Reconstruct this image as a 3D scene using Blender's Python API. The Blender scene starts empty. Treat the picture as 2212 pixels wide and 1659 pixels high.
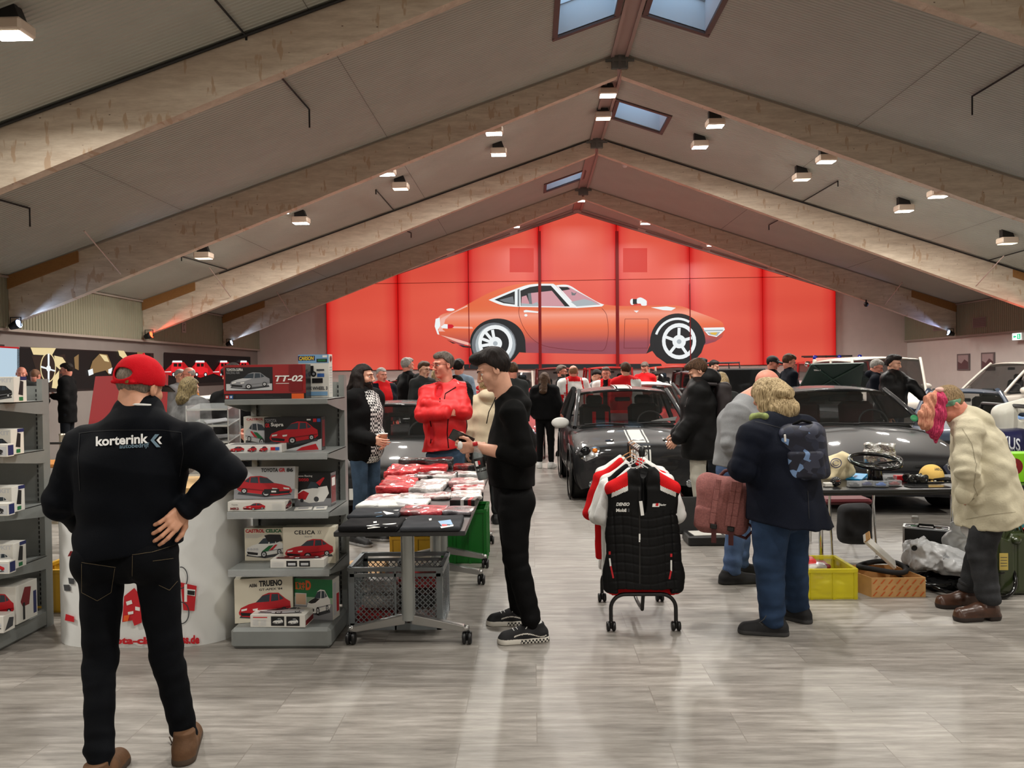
import bpy, bmesh, math, random
import numpy as np
from math import cos, sin, pi as PI, radians as rad
from mathutils import Vector, Matrix, noise
from mathutils.bvhtree import BVHTree
VC = Vector; ROTM = Matrix.Rotation; random.seed(7); rng = np.random.default_rng(7)
SC = bpy.context.scene
COL = SC.collection
FPX = 1660.0
CAMZ = 1.63
ROT = ROTM(rad(1.52), 3, 'Z') @ ROTM(rad(90 - 0.845), 3, 'X') @ ROTM(rad(-0.77), 3, 'Z')
cd = bpy.data.cameras.new('camera'); cam = bpy.data.objects.new('camera', cd); COL.objects.link(cam)
cam.matrix_world = Matrix.Translation((0, 0, CAMZ)) @ ROT.to_4x4()
cd.sensor_width = 36; cd.lens = FPX / 2212 * 36; cd.clip_start = 0.05; cd.clip_end = 200
SC.camera = cam
SC.view_settings.view_transform = 'Standard'; SC.view_settings.look = 'None'
SC.view_settings.gamma = 1; SC.view_settings.use_curve_mapping = False
SC.view_settings.exposure = 0.0
w = bpy.data.worlds.new('world'); SC.world = w; w.use_nodes = True
w.node_tree.nodes['Background'].inputs[0].default_value = (0.42, 0.60, 0.80, 1)
w.node_tree.nodes['Background'].inputs[1].default_value = 2.4
LAMP_W = 145.0     # watts of one ceiling floodlight
def ray(px, py):
  d = ROT @ VC(((px - 1106) / FPX, -(py - 829.5) / FPX, -1)); return d
def W(px, py, Y):                       # world point at depth Y seen at photo pixel
  d = ray(px, py); t = Y / d.y
  return VC((d.x * t, Y, CAMZ + d.z * t))
def G(px, py):                          # floor point
  d = ray(px, py); t = -CAMZ / d.z
  return VC((d.x * t, d.y * t, 0))
def ONZ(px, py, z):
  d = ray(px, py); t = (z - CAMZ) / d.z
  return VC((d.x * t, d.y * t, z))
MATS = {}
def lin(c):
  return tuple(((v / 255) / 12.92 if v / 255 <= 0.04045 else ((v / 255 + 0.055) / 1.055) ** 2.4) for v in c)
def M(name, rgb=(128, 128, 128), rough=0.6, metal=0.0, noise_amt=0.0, nscale=20.0, bump=0.0, bscale=60.0, coat=0.0, emit=0.0, spec=0.5, stretch=(1, 1, 1), alpha=1.0, trans=0.0, sheen=0.0):
  if name in MATS: return MATS[name]
  m = bpy.data.materials.new(name); m.use_nodes = True; nt = m.node_tree
  b = nt.nodes['Principled BSDF']; c = lin(rgb)
  b.inputs['Base Color'].default_value = (*c, 1); b.inputs['Roughness'].default_value = rough
  b.inputs['Metallic'].default_value = metal; b.inputs['Specular IOR Level'].default_value = spec
  b.inputs['Coat Weight'].default_value = coat; b.inputs['Coat Roughness'].default_value = 0.04
  b.inputs['Transmission Weight'].default_value = trans; b.inputs['Alpha'].default_value = alpha
  if emit: b.inputs['Emission Color'].default_value = (*c, 1); b.inputs['Emission Strength'].default_value = emit
  if noise_amt or bump:
    tc = nt.nodes.new('ShaderNodeTexCoord'); mp = nt.nodes.new('ShaderNodeMapping'); mp.inputs['Scale'].default_value = stretch
    nt.links.new(tc.outputs['Object'], mp.inputs[0])
  if noise_amt:
    n = nt.nodes.new('ShaderNodeTexNoise'); n.inputs['Scale'].default_value = nscale; n.inputs['Detail'].default_value = 5
    nt.links.new(mp.outputs[0], n.inputs['Vector'])
    r = nt.nodes.new('ShaderNodeValToRGB'); r.color_ramp.elements[0].position = 0.3; r.color_ramp.elements[1].position = 0.7
    r.color_ramp.elements[0].color = (*[max(0, v * (1 - noise_amt)) for v in c], 1)
    r.color_ramp.elements[1].color = (*[min(1, v * (1 + noise_amt)) for v in c], 1)
    nt.links.new(n.outputs['Fac'], r.inputs[0]); nt.links.new(r.outputs[0], b.inputs['Base Color'])
  if bump:
    n = nt.nodes.new('ShaderNodeTexNoise'); n.inputs['Scale'].default_value = bscale; n.inputs['Detail'].default_value = 4
    nt.links.new(mp.outputs[0], n.inputs['Vector'])
    bp = nt.nodes.new('ShaderNodeBump'); bp.inputs['Strength'].default_value = bump; bp.inputs['Distance'].default_value = 0.01
    nt.links.new(n.outputs['Fac'], bp.inputs['Height']); nt.links.new(bp.outputs[0], b.inputs['Normal'])
  MATS[name] = m; return m
def nodes_mat(name):
  m = bpy.data.materials.new(name); m.use_nodes = True; MATS[name] = m
  return m, m.node_tree, m.node_tree.nodes['Principled BSDF']
def N(nt, kind, **kw):
  n = nt.nodes.new(kind)
  for k, v in kw.items():
    if k.startswith('i_'):
      key = k[2:]; key = int(key) if key.isdigit() else key.replace('_', ' ')
      n.inputs[key].default_value = v
    else: setattr(n, k, v)
  return n
class MB:
  """collects vertices and faces of one mesh; mats = material slots"""
  def __init__(s): s.v = []; s.f = []; s.mi = []; s.mats = []; s.cur = 0; s.sm = []; s.smooth = False
  def mat(s, m):
    if m not in s.mats: s.mats.append(m)
    s.cur = s.mats.index(m); return s
  def add(s, vs, fs):
    o = len(s.v); s.v += [tuple(x) for x in vs]
    for f in fs: s.f.append([i + o for i in f]); s.mi.append(s.cur); s.sm.append(s.smooth)
    return s
  def box(s, c, d, rot=None, bev=0.0):
    hx, hy, hz = d[0] / 2, d[1] / 2, d[2] / 2
    bev = min(bev, hx * .9, hy * .9, hz * .9)
    if bev <= 0:
      vs = [(x, y, z) for z in (-hz, hz) for y in (-hy, hy) for x in (-hx, hx)]
      fs = [(0, 2, 3, 1), (4, 5, 7, 6), (0, 1, 5, 4), (2, 6, 7, 3), (0, 4, 6, 2), (1, 3, 7, 5)]
    else:
      vs = []; idx = {}
      for sx in (-1, 1):
        for sy in (-1, 1):
          for sz in (-1, 1):
            for ax in range(3):
              p = [sx * (hx - bev), sy * (hy - bev), sz * (hz - bev)]
              p[ax] = (sx, sy, sz)[ax] * (hx, hy, hz)[ax]
              idx[(sx, sy, sz, ax)] = len(vs); vs.append(tuple(p))
      fs = []
      for ax in range(3):
        a, b = [i for i in range(3) if i != ax]
        for sg in (-1, 1):
          q = []
          for (u, v_) in ((-1, -1), (1, -1), (1, 1), (-1, 1)):
            k = [0, 0, 0]; k[ax] = sg; k[a] = u; k[b] = v_; q.append(idx[(*k, ax)])
          if (sg < 0) ^ (ax == 1): q = q[::-1]
          fs.append(q)
        for u in (-1, 1):
          for v_ in (-1, 1):
            k0 = [0, 0, 0]; k0[a] = u; k0[b] = v_; k1 = list(k0); k0[ax] = -1; k1[ax] = 1
            q = [idx[(*k0, a)], idx[(*k1, a)], idx[(*k1, b)], idx[(*k0, b)]]
            fs.append(q)
      for sx in (-1, 1):
        for sy in (-1, 1):
          for sz in (-1, 1): fs.append([idx[(sx, sy, sz, i)] for i in range(3)])
    if rot is not None: vs = [tuple(rot @ Vector(p)) for p in vs]
    c = Vector(c); return s.add([(p[0] + c[0], p[1] + c[1], p[2] + c[2]) for p in vs], fs)
  def quad(s, a, b, c, d): return s.add([a, b, c, d], [(0, 1, 2, 3)])
  def poly(s, pts): return s.add(pts, [tuple(range(len(pts)))])
  def beam(s, a, b, w, h, up=(0, 0, 1), bev=0.0):
    a = Vector(a); b = Vector(b); y = (b - a).normalized(); x = y.cross(Vector(up)).normalized(); z = x.cross(y)
    return s.box((a + b) / 2, (w, (b - a).length, h), Matrix((x, y, z)).transposed(), bev)
  def tube(s, pts, r, n=10, cap=True, closed=False):
    pts = [Vector(p) for p in pts]; rs = r if isinstance(r, (list, tuple)) else [r] * len(pts)
    m = len(pts); old = s.smooth; s.smooth = True; ring = []; prev = None
    for i, p in enumerate(pts):
      if closed: t = pts[(i + 1) % m] - pts[i - 1]
      else: t = pts[min(i + 1, m - 1)] - pts[max(i - 1, 0)]
      t.normalize()
      if prev is None: u = t.cross(VC((0, 0, 1)) if abs(t.z) < .9 else VC((1, 0, 0))).normalized()
      else: u = (prev - t * prev.dot(t)).normalized()
      prev = u; v = t.cross(u)
      ring.append([p + (u * cos(2 * PI * k / n) + v * sin(2 * PI * k / n)) * rs[i] for k in range(n)])
    vs = [q for rr in ring for q in rr]; fs = []
    for i in range(m if closed else m - 1):
      j = (i + 1) % m
      for k in range(n): fs.append((i * n + k, i * n + (k + 1) % n, j * n + (k + 1) % n, j * n + k))
    s.add(vs, fs); s.smooth = old
    if cap and not closed: s.add(ring[0], [tuple(range(n))[::-1]]); s.add(ring[-1], [tuple(range(n))])
    return s
  def lathe(s, prof, c=(0, 0, 0), n=24, rot=None, smooth=True):
    old = s.smooth; s.smooth = smooth; c = Vector(c)
    vs = []; fs = []
    for (r, z) in prof:
      for k in range(n):
        p = VC((r * cos(2 * PI * k / n), r * sin(2 * PI * k / n), z))
        if rot is not None: p = rot @ p
        vs.append(p + c)
    for i in range(len(prof) - 1):
      for k in range(n): fs.append((i * n + k, i * n + (k + 1) % n, (i + 1) * n + (k + 1) % n, (i + 1) * n + k))
    s.add(vs, fs); s.smooth = old; return s
  def prism(s, pts, off):              # planar polygon pts extruded by off
    off = Vector(off); n = len(pts); a = [Vector(p) for p in pts]
    vs = a + [p + off for p in a]
    fs = [tuple(range(n))[::-1], tuple(range(n, 2 * n))] + [(i, (i + 1) % n, n + (i + 1) % n, n + i) for i in range(n)]
    return s.add(vs, fs)
  def grid(s, P, flip=False, smooth=True):      # P[i][j] points
    old = s.smooth; s.smooth = smooth; m = len(P); n = len(P[0]); fs = []
    for i in range(m - 1):
      for j in range(n - 1):
        q = (i * n + j, i * n + j + 1, (i + 1) * n + j + 1, (i + 1) * n + j); fs.append(q[::-1] if flip else q)
    s.add([p for r in P for p in r], fs); s.smooth = old; return s
  def build(s, name, mat=None, parent=None, loc=None, fix=True):
    me = bpy.data.meshes.new(name); me.from_pydata(s.v, [], s.f)
    if mat is not None and not s.mats: s.mats = [mat]
    for m in s.mats: me.materials.append(m)
    if len(me.polygons) == len(s.mi):
      me.polygons.foreach_set('material_index', s.mi); me.polygons.foreach_set('use_smooth', s.sm)
    me.update()
    if fix:
      bm = bmesh.new(); bm.from_mesh(me); bmesh.ops.recalc_face_normals(bm, faces=bm.faces); bm.to_mesh(me); bm.free()
    return link(name, me, parent, loc)
def link(name, me, parent=None, loc=None):
  o = bpy.data.objects.new(name, me); COL.objects.link(o)
  if parent is not None:
    o.parent = parent
    o.matrix_parent_inverse = Matrix.Identity(4)
  if loc is not None: o.location = loc
  return o
def local(o):
  """re-express a part built in world coordinates in the frame of its parent (an unrotated Empty)"""
  off = VC((0, 0, 0)); p = o.parent
  while p is not None: off += p.location; p = p.parent
  o.data.transform(Matrix.Translation(-off - Vector(o.location))); return o
def tag(o, label=None, cat=None, group=None, kind=None):
  if label: o['label'] = label
  if cat: o['category'] = cat
  if group: o['group'] = group
  if kind: o['kind'] = kind
  return o
def thing(name, label, cat, loc=(0, 0, 0), rotz=0, group=None):
  o = bpy.data.objects.new(name, None); COL.objects.link(o); o.location = loc; o.rotation_euler = (0, 0, rotz)
  o.empty_display_size = 0.1
  return tag(o, label, cat, group)
def part(mb, name, mat, root, lab=None):   # world-built part under an unrotated root
  o = mb.build(name, mat, root); local(o)
  if lab: o['label'] = lab
  return o
def copy_tree(o, parent=None):
  c = o.copy(); COL.objects.link(c)
  if parent is not None: c.parent = parent
  for ch in list(o.children): copy_tree(ch, c)
  return c
def subsurf(o, n=2):
  m = o.modifiers.new('s', 'SUBSURF'); m.levels = n; m.render_levels = n; return o
def bevelmod(o, w=0.005, n=2):
  m = o.modifiers.new('b', 'BEVEL'); m.width = w; m.segments = n; m.limit_method = 'ANGLE'; return o
def text_mesh(s, size=1.0, bold=0.0, shear=0.0, align='LEFT', spacing=1.0):
  c = bpy.data.curves.new('t', 'FONT'); c.body = s; c.size = size; c.offset = bold * size; c.shear = shear
  c.align_x = align; c.align_y = 'CENTER'; c.resolution_u = 3; c.space_character = spacing
  o = bpy.data.objects.new('t', c); COL.objects.link(o)
  dg = bpy.context.evaluated_depsgraph_get(); me = bpy.data.meshes.new_from_object(o.evaluated_get(dg))
  bpy.data.objects.remove(o); bpy.data.curves.remove(c)
  vs = [tuple(v.co) for v in me.vertices]; fs = [tuple(p.vertices) for p in me.polygons]
  bpy.data.meshes.remove(me); return vs, fs
def text_fit(s, width, height, bold=0.0, shear=0.0, spacing=1.0):
  """text scaled to a box (0..width, 0..height)"""
  vs, fs = text_mesh(s, 1.0, bold, shear, 'LEFT', spacing)
  if not vs: return [], []
  a = np.array(vs); lo = a.min(0); hi = a.max(0)
  return [((v[0] - lo[0]) / max(hi[0] - lo[0], 1e-6) * width, (v[1] - lo[1]) / max(hi[1] - lo[1], 1e-6) * height, 0) for v in vs], fs
class Face:
  """a flat printable face: origin (lower left), u to the right, v up, n out; print polygons at growing offsets"""
  def __init__(s, o, u, v, wd, ht, mb, lift=0.0006):
    s.o = Vector(o); s.u = Vector(u).normalized(); s.v = Vector(v).normalized(); s.n = s.u.cross(s.v); s.w = wd; s.h = ht
    s.mb = mb; s.k = 1; s.lift = lift
  def p(s, x, y): return s.o + s.u * (x * s.w) + s.v * (y * s.h) + s.n * (s.k * s.lift)
  def poly(s, pts, m): s.mb.mat(m); s.mb.poly([s.p(*q) for q in pts]); s.k += 0.35; return s
  def rect(s, x0, y0, x1, y1, m): return s.poly([(x0, y0), (x1, y0), (x1, y1), (x0, y1)], m)
  def disc(s, x, y, r, m, n=18, ry=None):
    ry = ry or r * s.w / s.h
    return s.poly([(x + r * cos(2 * PI * i / n), y + ry * sin(2 * PI * i / n)) for i in range(n)], m)
  def text(s, t, x0, y0, x1, y1, m, bold=0.0, shear=0.0, spacing=1.0):
    vs, fs = text_fit(t, (x1 - x0), (y1 - y0), bold, shear, spacing)
    s.mb.mat(m); s.mb.add([s.p(x0 + v[0], y0 + v[1]) for v in vs], fs); s.k += 0.35; return s
SC.cycles.max_bounces = 6; SC.cycles.diffuse_bounces = 4; SC.cycles.glossy_bounces = 3; SC.cycles.transmission_bounces = 4; SC.cycles.transparent_max_bounces = 10
SC.cycles.caustics_reflective = False; SC.cycles.caustics_refractive = False; SC.cycles.sample_clamp_indirect = 4.0
# ================================================================ the hall
RX, RZ, SL = 1.66, 7.42, 0.336       # ridge x, roof height at the ridge, roof slope
XL, XR = -9.78, 13.1
YN, YF = -6.0, 27.35
def roofz(x): return RZ - SL * abs(x - RX)
def ROOF(px, py, drop=0.0):
  d = ray(px, py); best = None
  for sg in (-1, 1):
    den = d.z + SL * sg * d.x
    t = (RZ - drop + SL * sg * RX - CAMZ) / den
    p = VC((d.x * t, d.y * t, CAMZ + d.z * t))
    if t > 0 and (p.x - RX) * sg >= -0.02: best = p
  return best
m, nt, b = nodes_mat('grey_plank_floor')
tc = N(nt, 'ShaderNodeTexCoord'); L = nt.links
br = N(nt, 'ShaderNodeTexBrick', i_Scale=1.0, i_Mortar_Size=0.0025, i_Brick_Width=0.92, i_Row_Height=0.305, i_Mortar_Smooth=0.2, i_Bias=0.0)
br.offset = 0.37; br.inputs['Color1'].default_value = (0, 0, 0, 1); br.inputs['Color2'].default_value = (1, 1, 1, 1); br.inputs['Mortar'].default_value = (0.5, 0.5, 0.5, 1)
L.new(tc.outputs['Object'], br.inputs['Vector'])
mp = N(nt, 'ShaderNodeMapping'); mp.inputs['Scale'].default_value = (1.0, 9, 1); L.new(tc.outputs['Object'], mp.inputs[0])
ad = N(nt, 'ShaderNodeVectorMath', operation='ADD'); L.new(mp.outputs[0], ad.inputs[0])
sc_ = N(nt, 'ShaderNodeVectorMath', operation='SCALE'); sc_.inputs['Scale'].default_value = 13.0; L.new(br.outputs['Color'], sc_.inputs[0]); L.new(sc_.outputs[0], ad.inputs[1])
n1 = N(nt, 'ShaderNodeTexNoise', i_Scale=2.6, i_Detail=8.0, i_Roughness=0.68); L.new(ad.outputs[0], n1.inputs['Vector'])
rp = N(nt, 'ShaderNodeValToRGB'); L.new(n1.outputs['Fac'], rp.inputs[0])
e = rp.color_ramp.elements; e[0].position = 0.30; e[0].color = (*lin((108, 103, 97)), 1); e[1].position = 0.72; e[1].color = (*lin((168, 163, 156)), 1)
x = e.new(0.5); x.color = (*lin((138, 133, 126)), 1)
mx = N(nt, 'ShaderNodeMix', data_type='RGBA', blend_type='MULTIPLY'); mx.inputs[0].default_value = 1.0
rp2 = N(nt, 'ShaderNodeValToRGB'); rp2.color_ramp.elements[0].color = (.84, .84, .84, 1); rp2.color_ramp.elements[1].color = (1.06, 1.06, 1.06, 1)
L.new(br.outputs['Color'], rp2.inputs[0]); L.new(rp.outputs[0], mx.inputs[6]); L.new(rp2.outputs[0], mx.inputs[7])
mx2 = N(nt, 'ShaderNodeMix', data_type='RGBA'); L.new(br.outputs['Fac'], mx2.inputs[0]); L.new(mx.outputs[2], mx2.inputs[6]); mx2.inputs[7].default_value = (*lin((118, 112, 105)), 1)
L.new(mx2.outputs[2], b.inputs['Base Color'])
rr = N(nt, 'ShaderNodeMapRange'); rr.inputs['To Min'].default_value = 0.32; rr.inputs['To Max'].default_value = 0.48; L.new(n1.outputs['Fac'], rr.inputs[0]); L.new(rr.outputs[0], b.inputs['Roughness'])
bp = N(nt, 'ShaderNodeBump', i_Strength=0.12, i_Distance=0.003); L.new(n1.outputs['Fac'], bp.inputs['Height']); L.new(bp.outputs[0], b.inputs['Normal'])
b.inputs['Specular IOR Level'].default_value = 0.45
FLOOR = m
tag(MB().box(((XL + XR) / 2, (YN + YF) / 2, -0.05), (XR - XL + .6, YF - YN + .6, 0.1)).build('floor', FLOOR), kind='structure')
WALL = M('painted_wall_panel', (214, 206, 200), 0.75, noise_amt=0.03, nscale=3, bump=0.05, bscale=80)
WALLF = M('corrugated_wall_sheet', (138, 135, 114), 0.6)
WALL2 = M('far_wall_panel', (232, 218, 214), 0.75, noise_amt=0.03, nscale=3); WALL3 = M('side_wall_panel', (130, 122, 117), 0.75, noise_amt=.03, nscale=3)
def wall(name, mb, mt): return tag(mb.build(name, mt), kind='structure')
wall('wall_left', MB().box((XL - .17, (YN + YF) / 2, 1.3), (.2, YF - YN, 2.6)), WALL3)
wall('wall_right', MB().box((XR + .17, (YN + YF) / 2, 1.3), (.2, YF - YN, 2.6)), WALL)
def gable(y0, y1):
  pts = [(XL - .3, y0, 0), (XR + .3, y0, 0), (XR + .3, y0, roofz(XR + .3)), (RX, y0, RZ + .02), (XL - .3, y0, roofz(XL - .3))]
  return MB().prism(pts, (0, y1 - y0, 0))
wall('wall_far', gable(YF, YF + .2), WALL2)
wall('wall_near', gable(YN - .2, YN), WALL)
for nm, X, sg in (('trim_1', XL, 1), ('trim_2', XR, -1)):
  mb = MB(); pit = 0.09; y = YN; P = []
  while y < YF:
    for (dy, dx) in ((0, 0), (.025, 0), (.035, .014), (.07, .014), (.08, 0)): P.append((X + sg * dx, y + dy))
    y += pit
  mb.grid([[(p[0], p[1], z) for p in P] for z in (2.56, 3.75)], smooth=False)
  wall(nm, mb, WALLF)
mb = MB()
for X, sg in ((XL, 1), (XR, -1)):
  mb.box((X - sg * .08, (YN + YF) / 2, 2.555), (.24, YF - YN, .05)); mb.box((X + sg * .03, (YN + YF) / 2, 3.54), (.05, YF - YN, .035))
wall('trim_3', mb, M('ledge_trim', (160, 148, 138), .6))
SKY = []
for (pa, pb) in (((1204.5, 77), (1333, 2)), ((1400, 30), (1558, 2)), ((1327, 253), (1442, 250)), ((1180, 412), (1259, 366))):
  a = ROOF(*pa); c = ROOF(*pb)
  SKY.append([min(a.x, c.x), max(a.x, c.x), a.y, a.y])
S1 = ROOF(1204.5, 77); S1t = ROOF(1208, 14.5); S1r = ROOF(1327, 31)
SKY[0] = [S1.x, S1r.x, S1t.y - .35, S1.y]
S2 = ROOF(1400, 30); S2r = ROOF(1522, 69); S2t = ROOF(1558, 2)
SKY[1] = [S2.x, S2r.x, S1t.y - .35, S2.y]
S3 = ROOF(1336, 216); S3b = ROOF(1327, 253); S3r = ROOF(1442, 250)
SKY[2] = [S3b.x, S3r.x, S3.y, S3b.y]
S4 = ROOF(1180, 412); S4t = ROOF(1181, 396); S4r = ROOF(1256, 386)
SKY[3] = [S4.x, S4r.x, S4t.y, S4.y]
print('SKY', [[round(q, 2) for q in s] for s in SKY])
CEIL = M('cream_roof_sheet', (172, 172, 162), 0.62, noise_amt=0.04, nscale=1.5)
mb = MB(); pit = 0.066; y = YN
while y < YF:
  for sg, xe in ((-1, XL), (1, XR)):
    cut = [(s[0], s[1]) for s in SKY if s[2] < y + .03 < s[3] and ((s[0] + s[1]) / 2 - RX) * sg > 0]
    segs = [(RX, xe)]
    if cut:
      a, c = cut[0];
      if sg < 0: a, c = c, a
      segs = [(RX, a), (c, xe)]
    for (xa, xb) in segs:
      prof = ((0, 0), (.030, 0), (.040, -.010), (.056, -.010), (.066, 0))
      for (p, q) in zip(prof, prof[1:]):
        mb.quad((xa, y + p[0], roofz(xa) + p[1]), (xa, y + q[0], roofz(xa) + q[1]), (xb, y + q[0], roofz(xb) + q[1]), (xb, y + p[0], roofz(xb) + p[1]))
  y += pit
me = mb.build('ceiling', CEIL, fix=False); tag(me, kind='structure')
mb = MB()
for xx in (-6.4, -2.6, 5.9, 9.7):
  mb.beam((xx, YN, roofz(xx) - .0135), (xx, YF, roofz(xx) - .0135), .006, .003)
wall('trim_4', mb, M('seam', (92, 82, 74), .8))
FR = M('skylight_frame', (84, 66, 62), .55); PANE = M('skylight_reveal', (205, 212, 218), .7)
GL = M('skylight_glass', (220, 232, 240), .05, alpha=.25)
for i, (x0, x1, y0, y1) in enumerate(SKY):
  mb = MB(); t = .085
  def rp_(x, y, dz): return VC((x, y, roofz(x) + dz))
  for (a, c) in (((x0 - t, y0 - t / 2), (x1 + t, y0 - t / 2)), ((x0 - t, y1 + t / 2), (x1 + t, y1 + t / 2))):
    mb.beam(rp_(*a, -.012), rp_(*c, -.012), t, .05)
  for xx in (x0 - t / 2, x1 + t / 2): mb.beam(rp_(xx, y0, -.012), rp_(xx, y1, -.012), t, .05)
  root = mb.build('window_%d' % (i + 1), FR); tag(root, kind='structure')
  mb = MB(); h = .55
  c4 = [(x0, y0), (x1, y0), (x1, y1), (x0, y1)]
  for j in range(4):
    a, c = c4[j], c4[(j + 1) % 4]; mb.quad(rp_(*a, 0), rp_(*c, 0), rp_(*c, h), rp_(*a, h))
  mb.build('reveal', PANE, root)
  mb = MB(); mb.quad(*[rp_(*q, h - .04) for q in c4]); mb.build('window_pane', GL, root)
  mb = MB(); mb.mat(M('alu', (190, 195, 200), .4, .6))
  for q in (0.0, 1.0): xx = x0 + (x1 - x0) * q; mb.beam(rp_(xx, y0, h - .05), rp_(xx, y1, h - .05), .05, .05)
  for q in (.5,) if i == 2 else (): pass
  for yy in (y0, y1): mb.beam(rp_(x0, yy, h - .05), rp_(x1, yy, h - .05), .05, .05)
  mb.build('sash', None, root)
mb = MB(); mb.beam((RX - .13, YN, RZ - .075), (RX - .13, YF, RZ - .075), .06, .05); mb.beam((RX + .13, YN, RZ - .075), (RX + .13, YF, RZ - .075), .06, .05)
mb.beam((RX, YN, RZ - .045), (RX, YF, RZ - .045), .22, .03)
wall('trim_5', mb, M('ridge_strip', (150, 132, 124), .6))
m, nt, b = nodes_mat('glulam'); L = nt.links
tc = N(nt, 'ShaderNodeTexCoord'); mp = N(nt, 'ShaderNodeMapping'); mp.inputs['Rotation'].default_value = (0, rad(18.6), 0); mp.inputs['Scale'].default_value = (1.0, 3, 6)
L.new(tc.outputs['Object'], mp.inputs[0])
n1 = N(nt, 'ShaderNodeTexNoise', i_Scale=2.2, i_Detail=8.0, i_Roughness=.7); L.new(mp.outputs[0], n1.inputs['Vector'])
rp = N(nt, 'ShaderNodeValToRGB'); L.new(n1.outputs['Fac'], rp.inputs[0]); e = rp.color_ramp.elements
e[0].position = .3; e[0].color = (*lin((184, 166, 146)), 1); e[1].position = .7; e[1].color = (*lin((220, 206, 186)), 1)
mp2 = N(nt, 'ShaderNodeMapping'); mp2.inputs['Scale'].default_value = (7, 2, 2.2); L.new(tc.outputs['Object'], mp2.inputs[0])
n2 = N(nt, 'ShaderNodeTexNoise', i_Scale=1.1, i_Detail=3.0); L.new(mp2.outputs[0], n2.inputs['Vector'])
r2 = N(nt, 'ShaderNodeValToRGB'); L.new(n2.outputs['Fac'], r2.inputs[0]); r2.color_ramp.elements[0].position = .62; r2.color_ramp.elements[1].position = .66
r2.color_ramp.elements[0].color = (0, 0, 0, 1)
m1 = N(nt, 'ShaderNodeMix', data_type='RGBA'); L.new(r2.outputs[0], m1.inputs[0]); L.new(rp.outputs[0], m1.inputs[6]); m1.inputs[7].default_value = (*lin((186, 160, 134)), 1)
mp3 = N(nt, 'ShaderNodeMapping'); mp3.inputs['Rotation'].default_value = (0, rad(18.6), 0); mp3.inputs['Scale'].default_value = (.8, 1, 1.8); L.new(tc.outputs['Object'], mp3.inputs[0])
v = N(nt, 'ShaderNodeTexVoronoi', i_Scale=5.5); L.new(mp3.outputs[0], v.inputs['Vector'])
r3 = N(nt, 'ShaderNodeValToRGB'); L.new(v.outputs['Distance'], r3.inputs[0]); r3.color_ramp.elements[0].position = .035; r3.color_ramp.elements[1].position = .07
r3.color_ramp.elements[0].color = (1, 1, 1, 1); r3.color_ramp.elements[1].color = (0, 0, 0, 1)
m2 = N(nt, 'ShaderNodeMix', data_type='RGBA'); L.new(r3.outputs[0], m2.inputs[0]); L.new(m1.outputs[2], m2.inputs[6]); m2.inputs[7].default_value = (*lin((86, 66, 52)), 1)
L.new(m2.outputs[2], b.inputs['Base Color']); b.inputs['Roughness'].default_value = .7
GLU = m
BEAMY = [-0.6, 4.3, 9.24, 14.2, 19.15, 24.15]
BW = .16
STEEL = M('galvanised_steel', (120, 122, 118), .45, .7)
for i, y in enumerate(BEAMY):
  r = tag(bpy.data.objects.new('roof_beam', None), kind='structure'); COL.objects.link(r); r.location = (RX, y, 0)
  for sg, xe in ((-1, XL + .02), (1, XR - .02)):
    za, zb = RZ - .05, roofz(xe) - .03
    pts = [(RX + sg * .04, y - BW / 2, za), (xe, y - BW / 2, zb), (xe, y - BW / 2, 2.66), (RX + sg * .04, y - BW / 2, RZ - .42)]
    part(MB().prism(pts, (0, BW, 0)), 'rafter', GLU, r)
    mb = MB(); mb.beam((RX + sg * .1, y - BW / 2 - .012, RZ - .055), (xe, y - BW / 2 - .012, zb), .03, .03)
    part(mb, 'edge_strip', M('edge_strip', (150, 140, 126), .6), r)
    xw = xe - sg * .03
    mb = MB(); x2 = xe - sg * 1.35
    mb.prism([(xe, y - BW / 2 - .03, zb + .01), (x2, y - BW / 2 - .03, roofz(x2) - .03), (x2, y - BW / 2 - .03, roofz(x2) - .24), (xe, y - BW / 2 - .03, zb - .24)], (0, .03, 0))
    part(mb, 'packing_board', M('ochre_board', (150, 106, 58), .7, noise_amt=.15, stretch=(1, 1, 8)), r)
  mb = MB(); mb.box((RX, y - BW / 2 - .02, RZ - .16), (.30, .05, .28), bev=.01); mb.box((RX, y - BW / 2 - .05, RZ - .15), (.52, .03, .05));
  mb.box((RX, y - BW / 2 - .05, RZ - .16), (.05, .04, .32)); mb.box((RX - .12, y - BW / 2 - .05, RZ - .14), (.03, .04, .24)); mb.box((RX + .12, y - BW / 2 - .05, RZ - .14), (.03, .04, .24))
  part(mb, 'ridge_bracket', STEEL, r)
HOUS = M('lamp_housing', (196, 178, 160), .5); BLK = M('black_paint', (14, 14, 14), .5)
LENS = M('lamp_lens_on', (255, 250, 240), .3, emit=22.0); LENSD = M('lamp_lens_dim', (255, 244, 215), .3, emit=2.2)
LAMPL = {}
def light(kind, name, loc, energy, color=(1, 1, 1), size=.2, rot=None, spot=None, blend=.5):
  l = bpy.data.lights.new(name, kind); l.energy = energy; l.color = color
  if kind == 'AREA': l.shape = 'RECTANGLE'; l.size = size; l.size_y = size
  else: l.shadow_soft_size = size
  if kind == 'SPOT': l.spot_size = spot; l.spot_blend = blend
  o = bpy.data.objects.new(name, l); o.location = loc
  if rot is not None: o.rotation_euler = rot
  return o
def aim(o, d): o.rotation_euler = Vector(d).to_track_quat('-Z', 'Y').to_euler(); return o
lamp_proto = {}
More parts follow.
